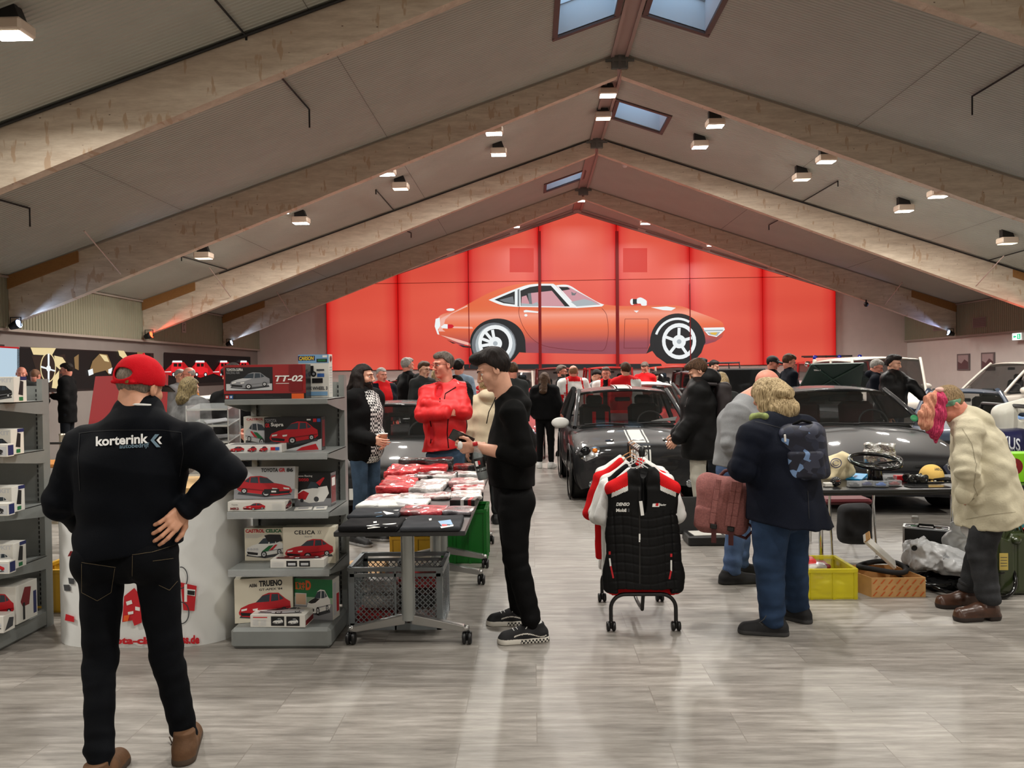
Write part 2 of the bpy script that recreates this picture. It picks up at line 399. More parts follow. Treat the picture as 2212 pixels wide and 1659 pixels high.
def flood(p, label, on=True, scale=1.0, drop=.34, watts=None):
  p = Vector(p); root = thing('floodlight', label, 'ceiling lamp', p, group='floodlights hung under the roof')
  s = scale; key = on
  if key not in lamp_proto:
    mb = MB(); mb.box((0, 0, 0), (.36, .26, .13), bev=.025); ho = mb.build('housing', HOUS, root)
    mb = MB(); mb.mat(BLK); mb.prism([(-.13, -.05, .065), (.13, -.05, .065), (.07, -.05, .22), (-.13, -.05, .26)], (0, .12, 0)); mb.box((0, .0, .30), (.04, .04, .16))
    br_ = mb.build('bracket', BLK, root)
    mb = MB(); mb.box((0, 0, -.068), (.31, .21, .012), bev=.004); le = mb.build('lens', LENS if on else LENSD, root)
    lamp_proto[key] = (ho, br_, le)
  else:
    for q in lamp_proto[key]:
      c = q.copy(); COL.objects.link(c); c.parent = root
  lo = light('AREA', 'lamp_light', (0, 0, -.08), (watts or LAMP_W) * (1 if on else .35), (1, .955, .885), .28); lo.data.spread = rad(165)
  COL.objects.link(lo); lo.parent = root
  root.scale = (s, s, s)
  return root
FL = [((22, 62), 1, 'nearest floodlight, cut off by the left edge of the photo'),
   ((604, 452), 1, 'floodlight half hidden behind the second big roof beam, left slope'),
   ((650, 476), 1, 'lit floodlight low on the left slope, right of the one half hidden by a beam'),
   ((835, 370), 1, 'very bright floodlight halfway up the left slope'),
   ((865, 402), 0, 'dim floodlight halfway up the left slope, just behind the very bright one'),
   ((1067, 282), 1, 'floodlight high on the left slope, front one of the upper pair'),
   ((1077, 328), 1, 'floodlight high on the left slope, rear one of the upper pair'),
   ((440, 552), 0, 'dim floodlight over the left wall, crossed by a black conduit'),
   ((1313, 200), 1, 'brightest floodlight at the roof ridge, beside a skylight'),
   ((1303, 250), 0, 'dim floodlight hanging at the ridge below the brightest one'),
   ((1253, 430), 1, 'farthest ridge floodlight, above the red light wall'),
   ((1545, 266), 1, 'floodlight high on the right slope, front one of the upper pair'),
   ((1512, 312), 1, 'floodlight high on the right slope, rear one of the upper pair'),
   ((1785, 343), 1, 'very bright floodlight halfway down the right slope'),
   ((1732, 382), 0, 'dim floodlight halfway down the right slope, beside a conduit end'),
   ((2027, 418), 1, 'floodlight low on the right slope, touching the edge of the big beam'),
   ((1953, 450), 1, 'floodlight low on the right slope, left of the one touching the big beam'),
   ((2176, 520), 0, 'dim floodlight at the right edge of the photo, above a tie rod'),
   ((1112, 486), 1, 'small far floodlight above the left half of the red light wall'),
   ((1395, 479), 1, 'small far floodlight above the right half of the red light wall'),
   ((1539, 526), 1, 'small far floodlight at the right rim of the red light wall')]
for (px, on, lb) in FL:
  q = ROOF(px[0], px[1], .2)
  if px[0] in (1112, 1395, 1539, 1253): q.y = min(q.y, 26.4);
  flood(q, lb, bool(on))
for q in ((-5.5, 3.2), (-1.5, 6.6), (4.6, 3.4), (8.6, 6.6), (-4.5, -2.5), (1.6, 1.5), (6.4, -2.5), (1.6, 6.0), (11.3, 3.4), (1.6, -3.5)):
  flood((q[0], q[1], roofz(q[0]) - .55), 'white floodlight in the bays above and behind the viewer', True)
def uplight(px, py, y, col, lab, tgt, e=60):
  p = W(px, py, y); root = thing('uplight', lab, 'spotlight', p)
  d = (Vector(tgt) - p).normalized(); rot = d.to_track_quat('Z', 'Y').to_matrix()
  mb = MB(); mb.lathe([(0, -.11), (.055, -.11), (.075, -.02), (.085, .06), (.0, .06)], p, 16, rot); part(mb, 'housing', BLK, root)
  mb = MB(); mb.lathe([(0, .062), (.078, .062), (.07, .075), (0, .078)], p, 16, rot)
  part(mb, 'lens', M('lens_' + lab[:4], col, .3, emit=9), root)
  mb = MB(); mb.tube([p + VC((-.1, 0, -.03)), p + VC((-.1, 0, .14)), p + VC((.1, 0, .14)), p + VC((.1, 0, -.03))], .012, 6); part(mb, 'yoke', BLK, root)
  c = lin(col); l = light('SPOT', 'lamp_light', p + d * .1 - root.location, e, c, .04, None, rad(50), .8)
  aim(l, d); COL.objects.link(l); l.parent = root
for (px, py, y, col, lab, tg) in (
    (34, 702, 14.05, (175, 205, 255), 'blue-white beam spotlight at the foot of the second roof beam, left wall', (XL + 5.5, 14.2, 4.6)),
    (322, 725, 19.0, (255, 60, 30), 'red beam spotlight at the foot of the third roof beam, left wall', (XL + 5, 19.15, 4.45)),
    (496, 742, 24.0, (190, 215, 255), 'white beam spotlight at the foot of the farthest beam, left wall', (XL + 5, 24.15, 4.45)),
    (2053, 720, 24.0, (165, 185, 255), 'blue-white beam spotlight at the foot of the farthest beam, right wall', (XR - 5, 24.15, 4.45)),
    ):
  uplight(px, py, y, col, lab, tg, 160)
for (p, tg, c) in (((XL + .4, 9.2, 2.55), (XL + 5.5, 9.24, 4.5), (255, 205, 195)), ((XR - .4, 9.2, 2.55), (XR - 5.5, 9.24, 4.5), (255, 225, 195)), ((XR - .4, 19.0, 2.55), (XR - 5, 19.15, 4.4), (255, 70, 40)), ((XR - .4, 14.0, 2.55), (XR - 5, 14.2, 4.4), (255, 225, 200))):
  pp = Vector(p); root = thing('uplight', 'beam spotlight outside the photo at a beam foot', 'spotlight', pp, group='beam spotlights beyond the frame')
  mb = MB(); d = (Vector(tg) - pp).normalized(); mb.lathe([(0, -.11), (.055, -.11), (.075, -.02), (.085, .06), (.0, .06)], pp, 16, d.to_track_quat('Z', 'Y').to_matrix()); part(mb, 'housing', BLK, root)
  l = light('SPOT', 'lamp_light', d * .1, 160, lin(c), .04, None, rad(50), .8); aim(l, d); COL.objects.link(l); l.parent = root
def conduit(pts, lab, r=.016, cat='cable conduit'):
  mb = MB(); mb.tube(pts, r, 6); o = mb.build('conduit', M('black_conduit', (16, 14, 14), .5)); return tag(o, lab, cat)
yb = 9.24 - BW / 2 - .05
conduit([(RX - .2, yb, roofz(RX - .2) - .05), (XL, yb, roofz(XL) - .05)], 'thick black conduit along the top of the big near roof beam, left slope', .022)
yb = 19.15 - BW / 2 - .05
conduit([(RX - .2, yb, roofz(RX - .2) - .05), (XL + 2, yb, roofz(XL + 2) - .05)], 'black conduit along the third roof beam, left slope')
conduit([(RX + .2, yb, roofz(RX + .2) - .05), (XR, yb, roofz(XR) - .05)], 'black conduit along the third roof beam, right slope')
def drop_conduit(a, b_, lab, dz=.28):
  p = ROOF(*a, .04); q = ROOF(*b_, .04); conduit([p, q, q + VC((0, 0, -dz))], lab, .014)
drop_conduit((465, 0), (532, 78), 'black conduit crossing the roof sheet at the top left, down to the near beam', .05)
drop_conduit((608, 168), (668, 236), 'bent black conduit with a hanging end under the left slope, beside the near beam')
drop_conduit((-60, 415), (64, 450), 'bent black conduit with a hanging end at the left edge of the photo')
drop_conduit((852, 456), (812, 410), 'black conduit from the third beam towards the bright left-slope floodlights', .1)
drop_conduit((490, 582), (392, 554), 'black conduit passing the dim floodlight over the left wall', .1)
drop_conduit((2250, 118), (2100, 208), 'bent black conduit with a hanging end at the upper right', .28)
drop_conduit((1730, 438), (1810, 391), 'black conduit beside the dim floodlight on the right slope', .12)
drop_conduit((1680, 476), (1661, 486), 'short hooked black conduit below the right slope of the third beam', .14)
drop_conduit((880, 500), (888, 503), 'short hooked black conduit below the left slope of the third beam', .14)
drop_conduit((2137, 562), (2230, 536), 'black conduit at the right edge under the low floodlight', .05)
def rod(a, b_, ya, yb, lab, mt):
  mb = MB(); mb.tube([W(*a, ya), W(*b_, yb)], .012, 6); tag(mb.build('tie_rod', mt), lab, 'rod')
RODM = M('pale_rod', (190, 170, 160), .4, .4)
rod((182, 499), (261, 592), 12.0, 14.0, 'thin steel rod from the roof sheet to the second beam, left', RODM)
rod((452, 578), (498, 641), 17.6, 19.0, 'thin pinkish rod from the roof sheet to the third beam, left', RODM)
rod((598, 631), (627, 677), 22.6, 24.0, 'thin steel rod from the roof sheet to the farthest beam, left', RODM)
rod((2168, 553), (2108, 618), 17.6, 19.0, 'thin pinkish rod from the roof sheet to the third beam, right', RODM)
rod((1949, 610), (1912, 658), 22.6, 24.0, 'thin steel rod from the roof sheet to the farthest beam, right', RODM)
# ================================================================ red light wall with the printed car
def EM(name, rgb, s=1.0):
  if name in MATS: return MATS[name]
  m = bpy.data.materials.new(name); m.use_nodes = True; nt = m.node_tree
  b = nt.nodes['Principled BSDF']; b.inputs['Base Color'].default_value = (.01, .01, .01, 1); b.inputs['Roughness'].default_value = .5; b.inputs['Specular IOR Level'].default_value = .12
  b.inputs['Emission Color'].default_value = (*lin(rgb), 1); b.inputs['Emission Strength'].default_value = s
  MATS[name] = m; return m
LWY = YF - .12
m, nt, b = nodes_mat('lit_red_fabric'); L = nt.links
uv = N(nt, 'ShaderNodeUVMap'); sp = N(nt, 'ShaderNodeSeparateXYZ'); L.new(uv.outputs[0], sp.inputs[0])
a1 = N(nt, 'ShaderNodeMath', operation='SUBTRACT'); a1.inputs[0].default_value = 1; L.new(sp.outputs[0], a1.inputs[1])
a2 = N(nt, 'ShaderNodeMath', operation='MINIMUM'); L.new(sp.outputs[0], a2.inputs[0]); L.new(a1.outputs[0], a2.inputs[1])
tc = N(nt, 'ShaderNodeTexCoord'); nn = N(nt, 'ShaderNodeTexNoise', i_Scale=.35, i_Detail=1.0); mp = N(nt, 'ShaderNodeMapping'); mp.inputs['Scale'].default_value = (.4, 1, 2.2)
L.new(tc.outputs['Object'], mp.inputs[0]); L.new(mp.outputs[0], nn.inputs['Vector'])
rp = N(nt, 'ShaderNodeValToRGB'); L.new(a2.outputs[0], rp.inputs[0]); e = rp.color_ramp.elements
e[0].position = 0; e[0].color = (*lin((196, 8, 8)), 1); e[1].position = .2; e[1].color = (*lin((228, 86, 68)), 1)
x = e.new(.012); x.color = (*lin((206, 14, 14)), 1); x = e.new(.07); x.color = (*lin((222, 66, 56)), 1)
m1 = N(nt, 'ShaderNodeMix', data_type='RGBA', blend_type='MULTIPLY'); m1.inputs[0].default_value = 1
r2 = N(nt, 'ShaderNodeValToRGB'); L.new(nn.outputs['Fac'], r2.inputs[0]); r2.color_ramp.elements[0].position = .3; r2.color_ramp.elements[0].color = (.92, .8, .8, 1); r2.color_ramp.elements[1].position = .7; r2.color_ramp.elements[1].color = (1.04, 1.15, 1.1, 1)
L.new(rp.outputs[0], m1.inputs[6]); L.new(r2.outputs[0], m1.inputs[7])
b.inputs['Base Color'].default_value = (.05, .01, .01, 1); L.new(m1.outputs[2], b.inputs['Emission Color']); b.inputs['Emission Strength'].default_value = .9
LITRED = m
lw = thing('light_wall', 'huge glowing red wall panel with a printed orange classic coupe, on the far gable wall', 'light wall', (1.66, LWY, 1.78))
xs = [W(px, 700, LWY).x for px in (705, 860, 1013, 1166, 1333.5, 1491, 1648, 1806)]
zb, zg = 1.79, 4.86
def topz(x): return 7.24 - .322 * abs(x - RX)
def uvpanel(name, pts, x0, x1, mt, root):
  mb = MB(); mb.prism(pts, (0, .06, 0)); o = mb.build(name, mt, root); me = o.data; uvl = me.uv_layers.new(name='UVMap')
  for lp in me.loops: v = me.vertices[lp.vertex_index].co; uvl.data[lp.index].uv = ((v.x - x0) / (x1 - x0), v.z)
  local(o); return o
g = .012
for i in range(7):
  x0, x1 = xs[i] + g, xs[i + 1] - g
  z0, z1 = topz(x0) - .02, topz(x1) - .02
  low = [(x0, LWY, zb), (x1, LWY, zb), (x1, LWY, min(zg - g, z1)), (x0, LWY, min(zg - g, z0))]
  if min(z0, z1) < zg - g and max(z0, z1) > zg:      # the slope cuts this panel's top edge
    xc = RX - (7.22 - (zg - g)) / .322 if i < 3 else RX + (7.22 - (zg - g)) / .322
    low = [(x0, LWY, zb), (x1, LWY, zb), (x1, LWY, min(zg - g, z1)), (xc, LWY, zg - g), (x0, LWY, min(zg - g, z0))]
  uvpanel('fabric_panel', low, x0, x1, LITRED, lw)
  if max(z0, z1) > zg + .1:
    pts = [(max(x0, RX - (7.22 - zg - g) / .322), LWY, zg + g), (min(x1, RX + (7.22 - zg - g) / .322), LWY, zg + g)]
    if z1 > zg: pts.append((x1, LWY, z1))
    if x0 < RX < x1: pts.append((RX, LWY, topz(RX) - .02))
    if z0 > zg: pts.append((x0, LWY, z0))
    uvpanel('fabric_panel', pts, x0, x1, LITRED, lw)
mb = MB(); mb.mat(M('frame_dark_red', (70, 6, 6), .5))
bk = [(xs[0] - .02, LWY + .062, zb - .02), (xs[-1] + .02, LWY + .062, zb - .02), (xs[-1] + .02, LWY + .062, topz(xs[-1])), (RX, LWY + .062, topz(RX)), (xs[0] - .02, LWY + .062, topz(xs[0]))]
mb.prism(bk, (0, .05, 0)); part(mb, 'back_frame', None, lw)
mb = MB(); mb.mat(M('alu_rail', (150, 140, 135), .4, .6))
for xe in (xs[0], xs[-1]):
  for j in range(4):
    a = RX + (xe - RX) * (j + .06) / 4; c = RX + (xe - RX) * (j + .94) / 4
    mb.beam((a, LWY - .04, topz(a) + .06), (c, LWY - .04, topz(c) + .06), .05, .05)
part(mb, 'top_rail', None, lw)
pr = MB(); PK = [0]
def P2(pts, mt):
  PK[0] += 1; y = LWY - .002 - PK[0] * .0006
  pr.mat(mt); pr.poly([W(px, py, y) for (px, py) in pts])
def arc(cx, cy, rx, ry, a0=0, a1=360, n=28): return [(cx + rx * cos(rad(a0 + (a1 - a0) * i / n)), cy + ry * sin(rad(a0 + (a1 - a0) * i / n))) for i in range(n + (1 if a1 - a0 < 360 else 0))]
def bez(pts, n=6):                       # Catmull-Rom through points
  out = []
  for i in range(len(pts) - 1):
    p0, p1, p2, p3 = pts[max(i - 1, 0)], pts[i], pts[i + 1], pts[min(i + 2, len(pts) - 1)]
    for k in range(n):
      t = k / n; q = []
      for d in (0, 1):
        q.append(.5 * (2 * p1[d] + (p2[d] - p0[d]) * t + (2 * p0[d] - 5 * p1[d] + 4 * p2[d] - p3[d]) * t * t + (3 * p1[d] - p0[d] - 3 * p2[d] + p3[d]) * t ** 3))
      out.append(tuple(q))
  out.append(pts[-1]); return out
def zl(py): return W(1250, py, LWY).z
m, nt, b = nodes_mat('printed_orange_paint'); L = nt.links
tc = N(nt, 'ShaderNodeTexCoord'); sp = N(nt, 'ShaderNodeSeparateXYZ'); L.new(tc.outputs['Object'], sp.inputs[0])
mr = N(nt, 'ShaderNodeMapRange'); mr.inputs['From Min'].default_value = zl(768) - 1.78; mr.inputs['From Max'].default_value = zl(610) - 1.78; L.new(sp.outputs[2], mr.inputs[0])
rp = N(nt, 'ShaderNodeValToRGB'); L.new(mr.outputs[0], rp.inputs[0]); e = rp.color_ramp.elements
e[0].position = 0; e[0].color = (*lin((132, 62, 78)), 1); e[1].position = 1; e[1].color = (*lin((226, 104, 54)), 1)
for (q, c) in ((.17, (140, 62, 76)), (.27, (196, 84, 62)), (.40, (228, 104, 62)), (.50, (232, 128, 96)), (.56, (236, 150, 126)), (.63, (222, 106, 62)), (.72, (222, 98, 56))):
  x = e.new(q); x.color = (*lin(c), 1)
L.new(rp.outputs[0], b.inputs['Emission Color']); b.inputs['Emission Strength'].default_value = 1.0; b.inputs['Base Color'].default_value = (.02, .01, .01, 1)
PO = m
WH = EM('print_white', (238, 242, 242)); GY = EM('print_grey', (170, 178, 182)); DK = EM('print_black', (34, 36, 38)); MG = EM('print_midgrey', (112, 116, 120))
PKM = EM('print_pinkglass', (205, 150, 158)); SH = EM('print_shine', (240, 180, 165)); LN = EM('print_line', (110, 40, 40))
body = bez([(946, 722), (940, 705), (944, 690), (955, 679), (978, 672), (1012, 656), (1056, 633), (1100, 618), (1140, 611), (1180, 609.5), (1218, 613), (1240, 622), (1290, 651), (1310, 658), (1350, 661), (1420, 660), (1468, 661), (1500, 672), (1553, 692), (1563, 702)]) + \
  [(1566, 712), (1560, 728), (1545, 738), (1521, 745)] + arc(1464, 740, 56, 58, 5, -160, 16)[::1] + [(1396, 764), (1340, 765), (1240, 764), (1136, 762)] + arc(1073, 742, 58, 54, 5, -172, 16) + [(1000, 748), (975, 737), (955, 727)]
P2(body, PO)
P2([(952, 688), (1009, 659), (1010, 662), (975, 678), (962, 690), (956, 712), (962, 716), (947, 716)], SH)
P2([(975, 705), (1020, 706), (1022, 710), (980, 709)], SH)
P2(bez([(952, 724), (985, 738), (1017, 747), (1017, 742), (985, 732), (952, 724)]), SH)
P2([(1406, 664), (1440, 662), (1460, 665), (1450, 671), (1432, 670)], WH)
for cx, cy, rx, ry in ((1075, 741, 60, 53), (1464, 740, 60, 63)):
  P2([(p[0], min(p[1], 785.5)) for p in arc(cx, cy, rx, ry, 180 if cx < 1200 else 170, 360)] + ([(1136, 762), (1122, 761), (1112, 774), (1100, 785), (1035, 785), (1020, 765)] if cx < 1200 else [(1521, 745), (1515, 762), (1495, 785.5), (1440, 785.5), (1418, 770), (1409, 758), (1396, 764), (1404, 745)]), DK)
for cx, cy, r in ((1067, 744, 48), (1464, 740, 50)):
  P2([(p[0], min(p[1], 785.3)) for p in arc(cx, cy, r, r * .98)], MG if cx < 1200 else DK)
  P2([(p[0], min(p[1], 785.2)) for p in arc(cx + 3, cy + 1, r - 5, r - 5)], DK if cx > 1200 else GY)
  P2([(p[0], min(p[1], 785.1)) for p in arc(cx + 3, cy - 3, 37, 39)], WH)
  P2([(p[0], min(p[1], 785)) for p in arc(cx + 3, cy - 3, 29.5, 30.5)], DK)
  for k in range(5):
    a = rad(200 + k * 72) if cx > 1200 else rad(170 + k * 30)
    if cx < 1200 and k == 4: continue
    ux, uy = cos(a), sin(a); w_ = 3.2; c0 = (cx + 2, cy - 2)
    P2([(c0[0] + ux * 10 - uy * w_, c0[1] + uy * 10 + ux * w_), (c0[0] + ux * 30 - uy * w_, min(785, c0[1] + uy * 30 + ux * w_)), (c0[0] + ux * 30 + uy * w_, min(785, c0[1] + uy * 30 - ux * w_)), (c0[0] + ux * 10 + uy * w_, c0[1] + uy * 10 - ux * w_)], WH)
  P2(arc(cx + 3, cy - 2, 14.5, 14.5), WH); P2(arc(cx + 3, cy - 2, 5, 5), GY)
P2(arc(1464, 740, 52, 54, 200, 300, 14) + arc(1464, 740, 47, 49, 200, 300, 14)[::-1], WH)
P2(bez([(1055.5, 648), (1084, 636), (1114, 624), (1140, 615.5), (1165, 613), (1195, 613)]) + [(1200, 616), (1244, 665), (1115, 663)] + bez([(1115, 663), (1084, 659), (1055.5, 648)]), WH)
P2([(1068, 647.5), (1112, 629), (1112, 658), (1088, 655)], DK); P2([(1078, 648), (1108, 640), (1111, 656), (1090, 653)], MG)
P2([(1118, 626), (1122, 624), (1122, 662), (1118, 662)], MG)
P2([(1124, 628), (1145, 620), (1165, 617), (1190, 617), (1231, 662), (1125, 661)], DK)
P2([(1147, 633), (1192, 628), (1220, 661.5), (1150, 661.5)], PKM); P2([(1127, 641), (1137, 638), (1146, 661), (1126, 660)], PKM)
P2([(1140, 634), (1147, 633), (1150, 661), (1144, 661)], MG); P2([(1126, 655), (1150, 657), (1160, 652), (1166, 661), (1126, 661)], GY)
P2(bez([(1201, 616), (1228, 616), (1255, 632), (1290, 652), (1305, 658)]) + [(1300, 662), (1244, 665.5)], WH)
P2([(1206, 619), (1229, 620), (1288, 652), (1297, 658), (1246, 662)], PKM); P2([(1207, 620), (1226, 620), (1232, 625), (1214, 628)], DK)
P2([(1233, 652), (1262, 646), (1278, 650), (1293, 658), (1246, 662)], GY); P2([(1234, 630), (1240, 634), (1246, 631), (1242, 638), (1235, 638)], MG)
P2([(1131, 671), (1136, 669.5), (1163, 673), (1162, 676), (1140, 674.5), (1132, 675)], WH); P2(arc(1136, 681, 3.4, 2.8, n=12), WH)
P2([(941, 689), (950, 686), (951, 704), (946, 712), (949, 723), (945, 722), (939, 705)], WH); P2(arc(973, 669, 9, 3, n=14), WH)
P2([(952, 706), (960, 700), (967, 700.5), (967, 710), (956, 709)], WH); P2([(967, 700.5), (977, 701), (981, 705), (976, 709), (967, 710)], EM('print_red', (205, 30, 44)))
P2([(1519, 708), (1564, 707), (1566, 712), (1558, 720), (1548, 728), (1530, 724), (1523, 716)], WH); P2([(1520, 713), (1562, 712), (1561, 715), (1522, 716)], GY)
P2([(1527, 718), (1556, 717), (1549, 726), (1533, 723)], GY); P2([(1533, 718.5), (1550, 718), (1546, 724), (1536, 722)], EM('print_amber', (225, 180, 70)))
P2(arc(1366, 652, 5, 7, n=12), WH); P2([(1367, 646), (1376, 646), (1376, 657), (1367, 657)], DK); P2(bez([(1376, 645), (1384, 642.5), (1396, 649), (1397, 655), (1396, 660), (1386, 660), (1384, 656), (1376, 655), (1376, 645)], 3), WH)
P2([(1369, 671), (1380, 671), (1375, 675.5)], WH)
def pline(pts, w_=.45):
  for a, c in zip(pts, pts[1:]):
    dx, dy = c[0] - a[0], c[1] - a[1]; l = math.hypot(dx, dy) or 1; nx, ny = -dy / l * w_, dx / l * w_
    pr.mat(LN); pr.poly([W(p[0], p[1], LWY - .045) for p in ((a[0] + nx, a[1] + ny), (c[0] + nx, c[1] + ny), (c[0] - nx, c[1] - ny), (a[0] - nx, a[1] - ny))])
pline(bez([(1122, 662), (1121, 678), (1130, 705), (1150, 732), (1180, 748), (1240, 756), (1290, 758), (1305, 755), (1312, 735), (1314, 710), (1310, 680), (1300, 666)]))
pline([(1350, 689), (1400, 689), (1400, 752), (1348, 752), (1350, 689)])
P2([(965, 734), (985, 742), (978, 742)], DK); P2([(990, 745), (1018, 749), (1018, 752), (1000, 750)], DK)
P2([(985, 787), (1428, 785.8), (1432, 796), (1000, 797)], DK)
part(pr, 'printed_coupe', None, lw)
mb = MB()      # the two broad dark seams run over the print
mb.mat(EM('seam_glow', (120, 4, 6)))
for px, w_ in ((1166, 3.2), (1333.5, 3.6), (1013, .9), (1491, 1.2)):
  mb.quad(*[W(px + a, y_, LWY - .05) for a, y_ in ((-w_ - 1, 499 if w_ > 3 else 612), (w_ - 1, 499 if w_ > 3 else 612), (w_ + 1, 796 if w_ > 3 else 795), (-w_ + 1, 796 if w_ > 3 else 795))])
part(mb, 'panel_seam', None, lw)
mb = MB(); sq = EM('panel_darker_red', (214, 62, 52))  # two squares of slightly darker red on the upper panels
for px in (1127, 1372): mb.mat(sq); mb.quad(*[W(px + a, 562 + c, LWY - .004) for a, c in ((-26, -26), (26, -26), (26, 26), (-26, 26))])
part(mb, 'dark_square', None, lw)
def WX(px, py, X):
  d = ray(px, py); t = X / d.x; return VC((X, d.y * t, CAMZ + d.z * t))
XW = XL - .06
def wallpic(name, lab, y0, y1, z0, z1, side=-1, frame=BLK, face=None, X=None):
  X = X if X is not None else XW
  r = thing(name, lab, 'picture', (X, (y0 + y1) / 2, z0))
  part(MB().box((X + side * .035, (y0 + y1) / 2, (z0 + z1) / 2), (.07, y1 - y0, z1 - z0)), 'frame', frame, r); return r
def on_left(mb, pts, mt, k, X=None):
  mb.mat(mt); mb.poly([WX(px, py, (X if X is not None else XW) + .004 + k * .0015) for (px, py) in pts])
GOLD = EM('gold_print', (236, 214, 160), .95); TAN = EM('tan_print', (150, 118, 76), .8); PBR = EM('dark_brown_print', (46, 30, 22), .8); PBK = EM('black_print', (8, 7, 8), .6)
r = wallpic('framed_picture', 'long backlit picture of golden car interior details on black, left wall', 14.55, 19.75, 1.36, 2.26, face=PBK)
mb = MB(); k = [0]
def LP(pts, mt): k[0] += 1; on_left(mb, pts, mt, k[0])
LP([(37, 751), (325, 764), (325, 838), (37, 842)], PBK)
LP([(66, 750.6), (121, 752), (112, 768), (72, 766)], GOLD); LP([(68, 768), (112, 770), (140, 765), (146, 800), (140, 835), (100, 840), (78, 800)], PBR)
LP([(117, 768), (135, 772), (147, 790), (140, 808), (120, 790)], GOLD); LP([(160, 772), (170, 765), (170, 800), (162, 796)], TAN)
LP([(115, 815), (128, 800), (126, 840), (112, 838)], GOLD)
for cx, cy, rx, ry, a, c, mt in ((104, 794, 17, 32, 0, 360, GOLD),):
  LP(arc(cx, cy, rx, ry), GOLD); LP(arc(cx, cy, rx - 2, ry - 2.5), PBR)
LP([(88, 790), (120, 800), (119, 803), (88, 794)], WH); LP([(103, 764), (107, 764), (107, 826), (103, 826)], WH); LP(arc(105, 796, 5, 7, n=12), WH)
LP([(192, 805), (200, 780), (215, 764), (232, 766), (240, 785), (243, 800), (236, 810), (228, 800), (205, 806), (194, 812)], TAN); LP([(215, 765), (230, 768), (236, 782), (226, 780)], GOLD); LP([(190, 800), (200, 796), (202, 808), (192, 812)], WH); LP([(234, 798), (243, 794), (240, 808), (234, 806)], WH)
LP([(255, 757), (268, 758), (275, 770), (290, 780), (270, 778), (258, 768)], GOLD); LP([(296, 760), (312, 762), (318, 778), (298, 776)], TAN)
part(mb, 'printed_sheet', None, r)
r = wallpic('framed_picture', 'long backlit picture of small red off-road cars with red glow, left wall', 20.35, 26.6, 1.36, 2.30)
mb = MB(); k[0] = 0
LP([(354, 762), (541, 771), (541, 822), (354, 832)], PBK)
REDG = EM('red_glow_print', (190, 12, 22), .9); REDC = EM('red_car_print', (226, 30, 40), 1)
for cx, s in ((384, 1.1), (433, 1.0), (484, .8), (527, .72)):
  LP([(cx - 30 * s, 806), (cx - 8 * s, 782), (cx + 12 * s, 782), (cx + 30 * s, 806), (cx, 816)], REDG)
  LP([(cx - 11 * s, 782), (cx + 8 * s, 782), (cx + 9 * s, 794), (cx + 16 * s, 796), (cx + 16 * s, 808), (cx - 13 * s, 810), (cx - 13 * s, 794)], REDC)
  LP([(cx - 10 * s, 779), (cx + 8 * s, 779), (cx + 9 * s, 783), (cx - 11 * s, 783)], WH); LP([(cx - 8 * s, 785), (cx - 1 * s, 785), (cx - 1 * s, 792), (cx - 8 * s, 792)], PBK); LP([(cx + 1 * s, 785), (cx + 7 * s, 785), (cx + 7 * s, 792), (cx + 1 * s, 792)], PBK)
  for q in (-8, 11): LP(arc(cx + q * s, 809, 4 * s, 5 * s, n=12), PBK); LP(arc(cx + q * s, 809, 2.2 * s, 3 * s, n=12), WH)
  LP([(cx - 30 * s, 803), (cx - 13 * s, 802), (cx - 13 * s, 804), (cx - 30 * s, 804)], WH)
part(mb, 'printed_sheet', None, r)
r = wallpic('framed_picture', 'pale blue backlit panel with a red top edge, at the left edge of the photo', 11.5, 14.1, 1.30, 2.28)
mb = MB(); k[0] = 0
LP([(-90, 745), (41.5, 751), (42, 836), (-90, 850)], EM('pale_blue_print', (196, 220, 236), .85)); LP([(-90, 742.5), (41.5, 750), (41.5, 753.5), (-90, 746)], REDG)
part(mb, 'printed_sheet', None, r)
XRW = XR + .07
for (a, c, lab) in (((2067, 765), (2094, 800), 'small framed mountain picture on the right wall, the nearer to the far corner'), ((2119, 762), (2148, 800), 'small framed mountain picture on the right wall, the farther from the far corner')):
  p0 = WX(a[0], a[1], XRW - .03); p1 = WX(c[0], c[1], XRW - .03)
  r = thing('framed_picture', lab, 'picture', (XRW, (p0.y + p1.y) / 2, p1.z))
  part(MB().box((XRW - .015, (p0.y + p1.y) / 2, (p0.z + p1.z) / 2), (.03, abs(p0.y - p1.y), p0.z - p1.z)), 'frame', M('grey_frame', (110, 100, 100), .6), r)
  mb = MB(); hy = abs(p0.y - p1.y) / 2 * .82; cy = (p0.y + p1.y) / 2; cz = (p0.z + p1.z) / 2; hz = (p0.z - p1.z) / 2 * .84; X = XRW - .033
  mb.mat(M('picture_haze', (170, 150, 150), .5)); mb.quad((X, cy - hy, cz - hz), (X, cy + hy, cz - hz), (X, cy + hy, cz + hz), (X, cy - hy, cz + hz))
  mb.mat(M('picture_hill', (96, 66, 70), .5)); mb.poly([(X - .002, cy - hy, cz - hz), (X - .002, cy + hy, cz - hz), (X - .002, cy + hy, cz + hz * .1), (X - .002, cy + hy * .3, cz - hz * .2), (X - .002, cy - hy * .3, cz + hz * .4), (X - .002, cy - hy, cz)])
  part(mb, 'picture_print', None, r)
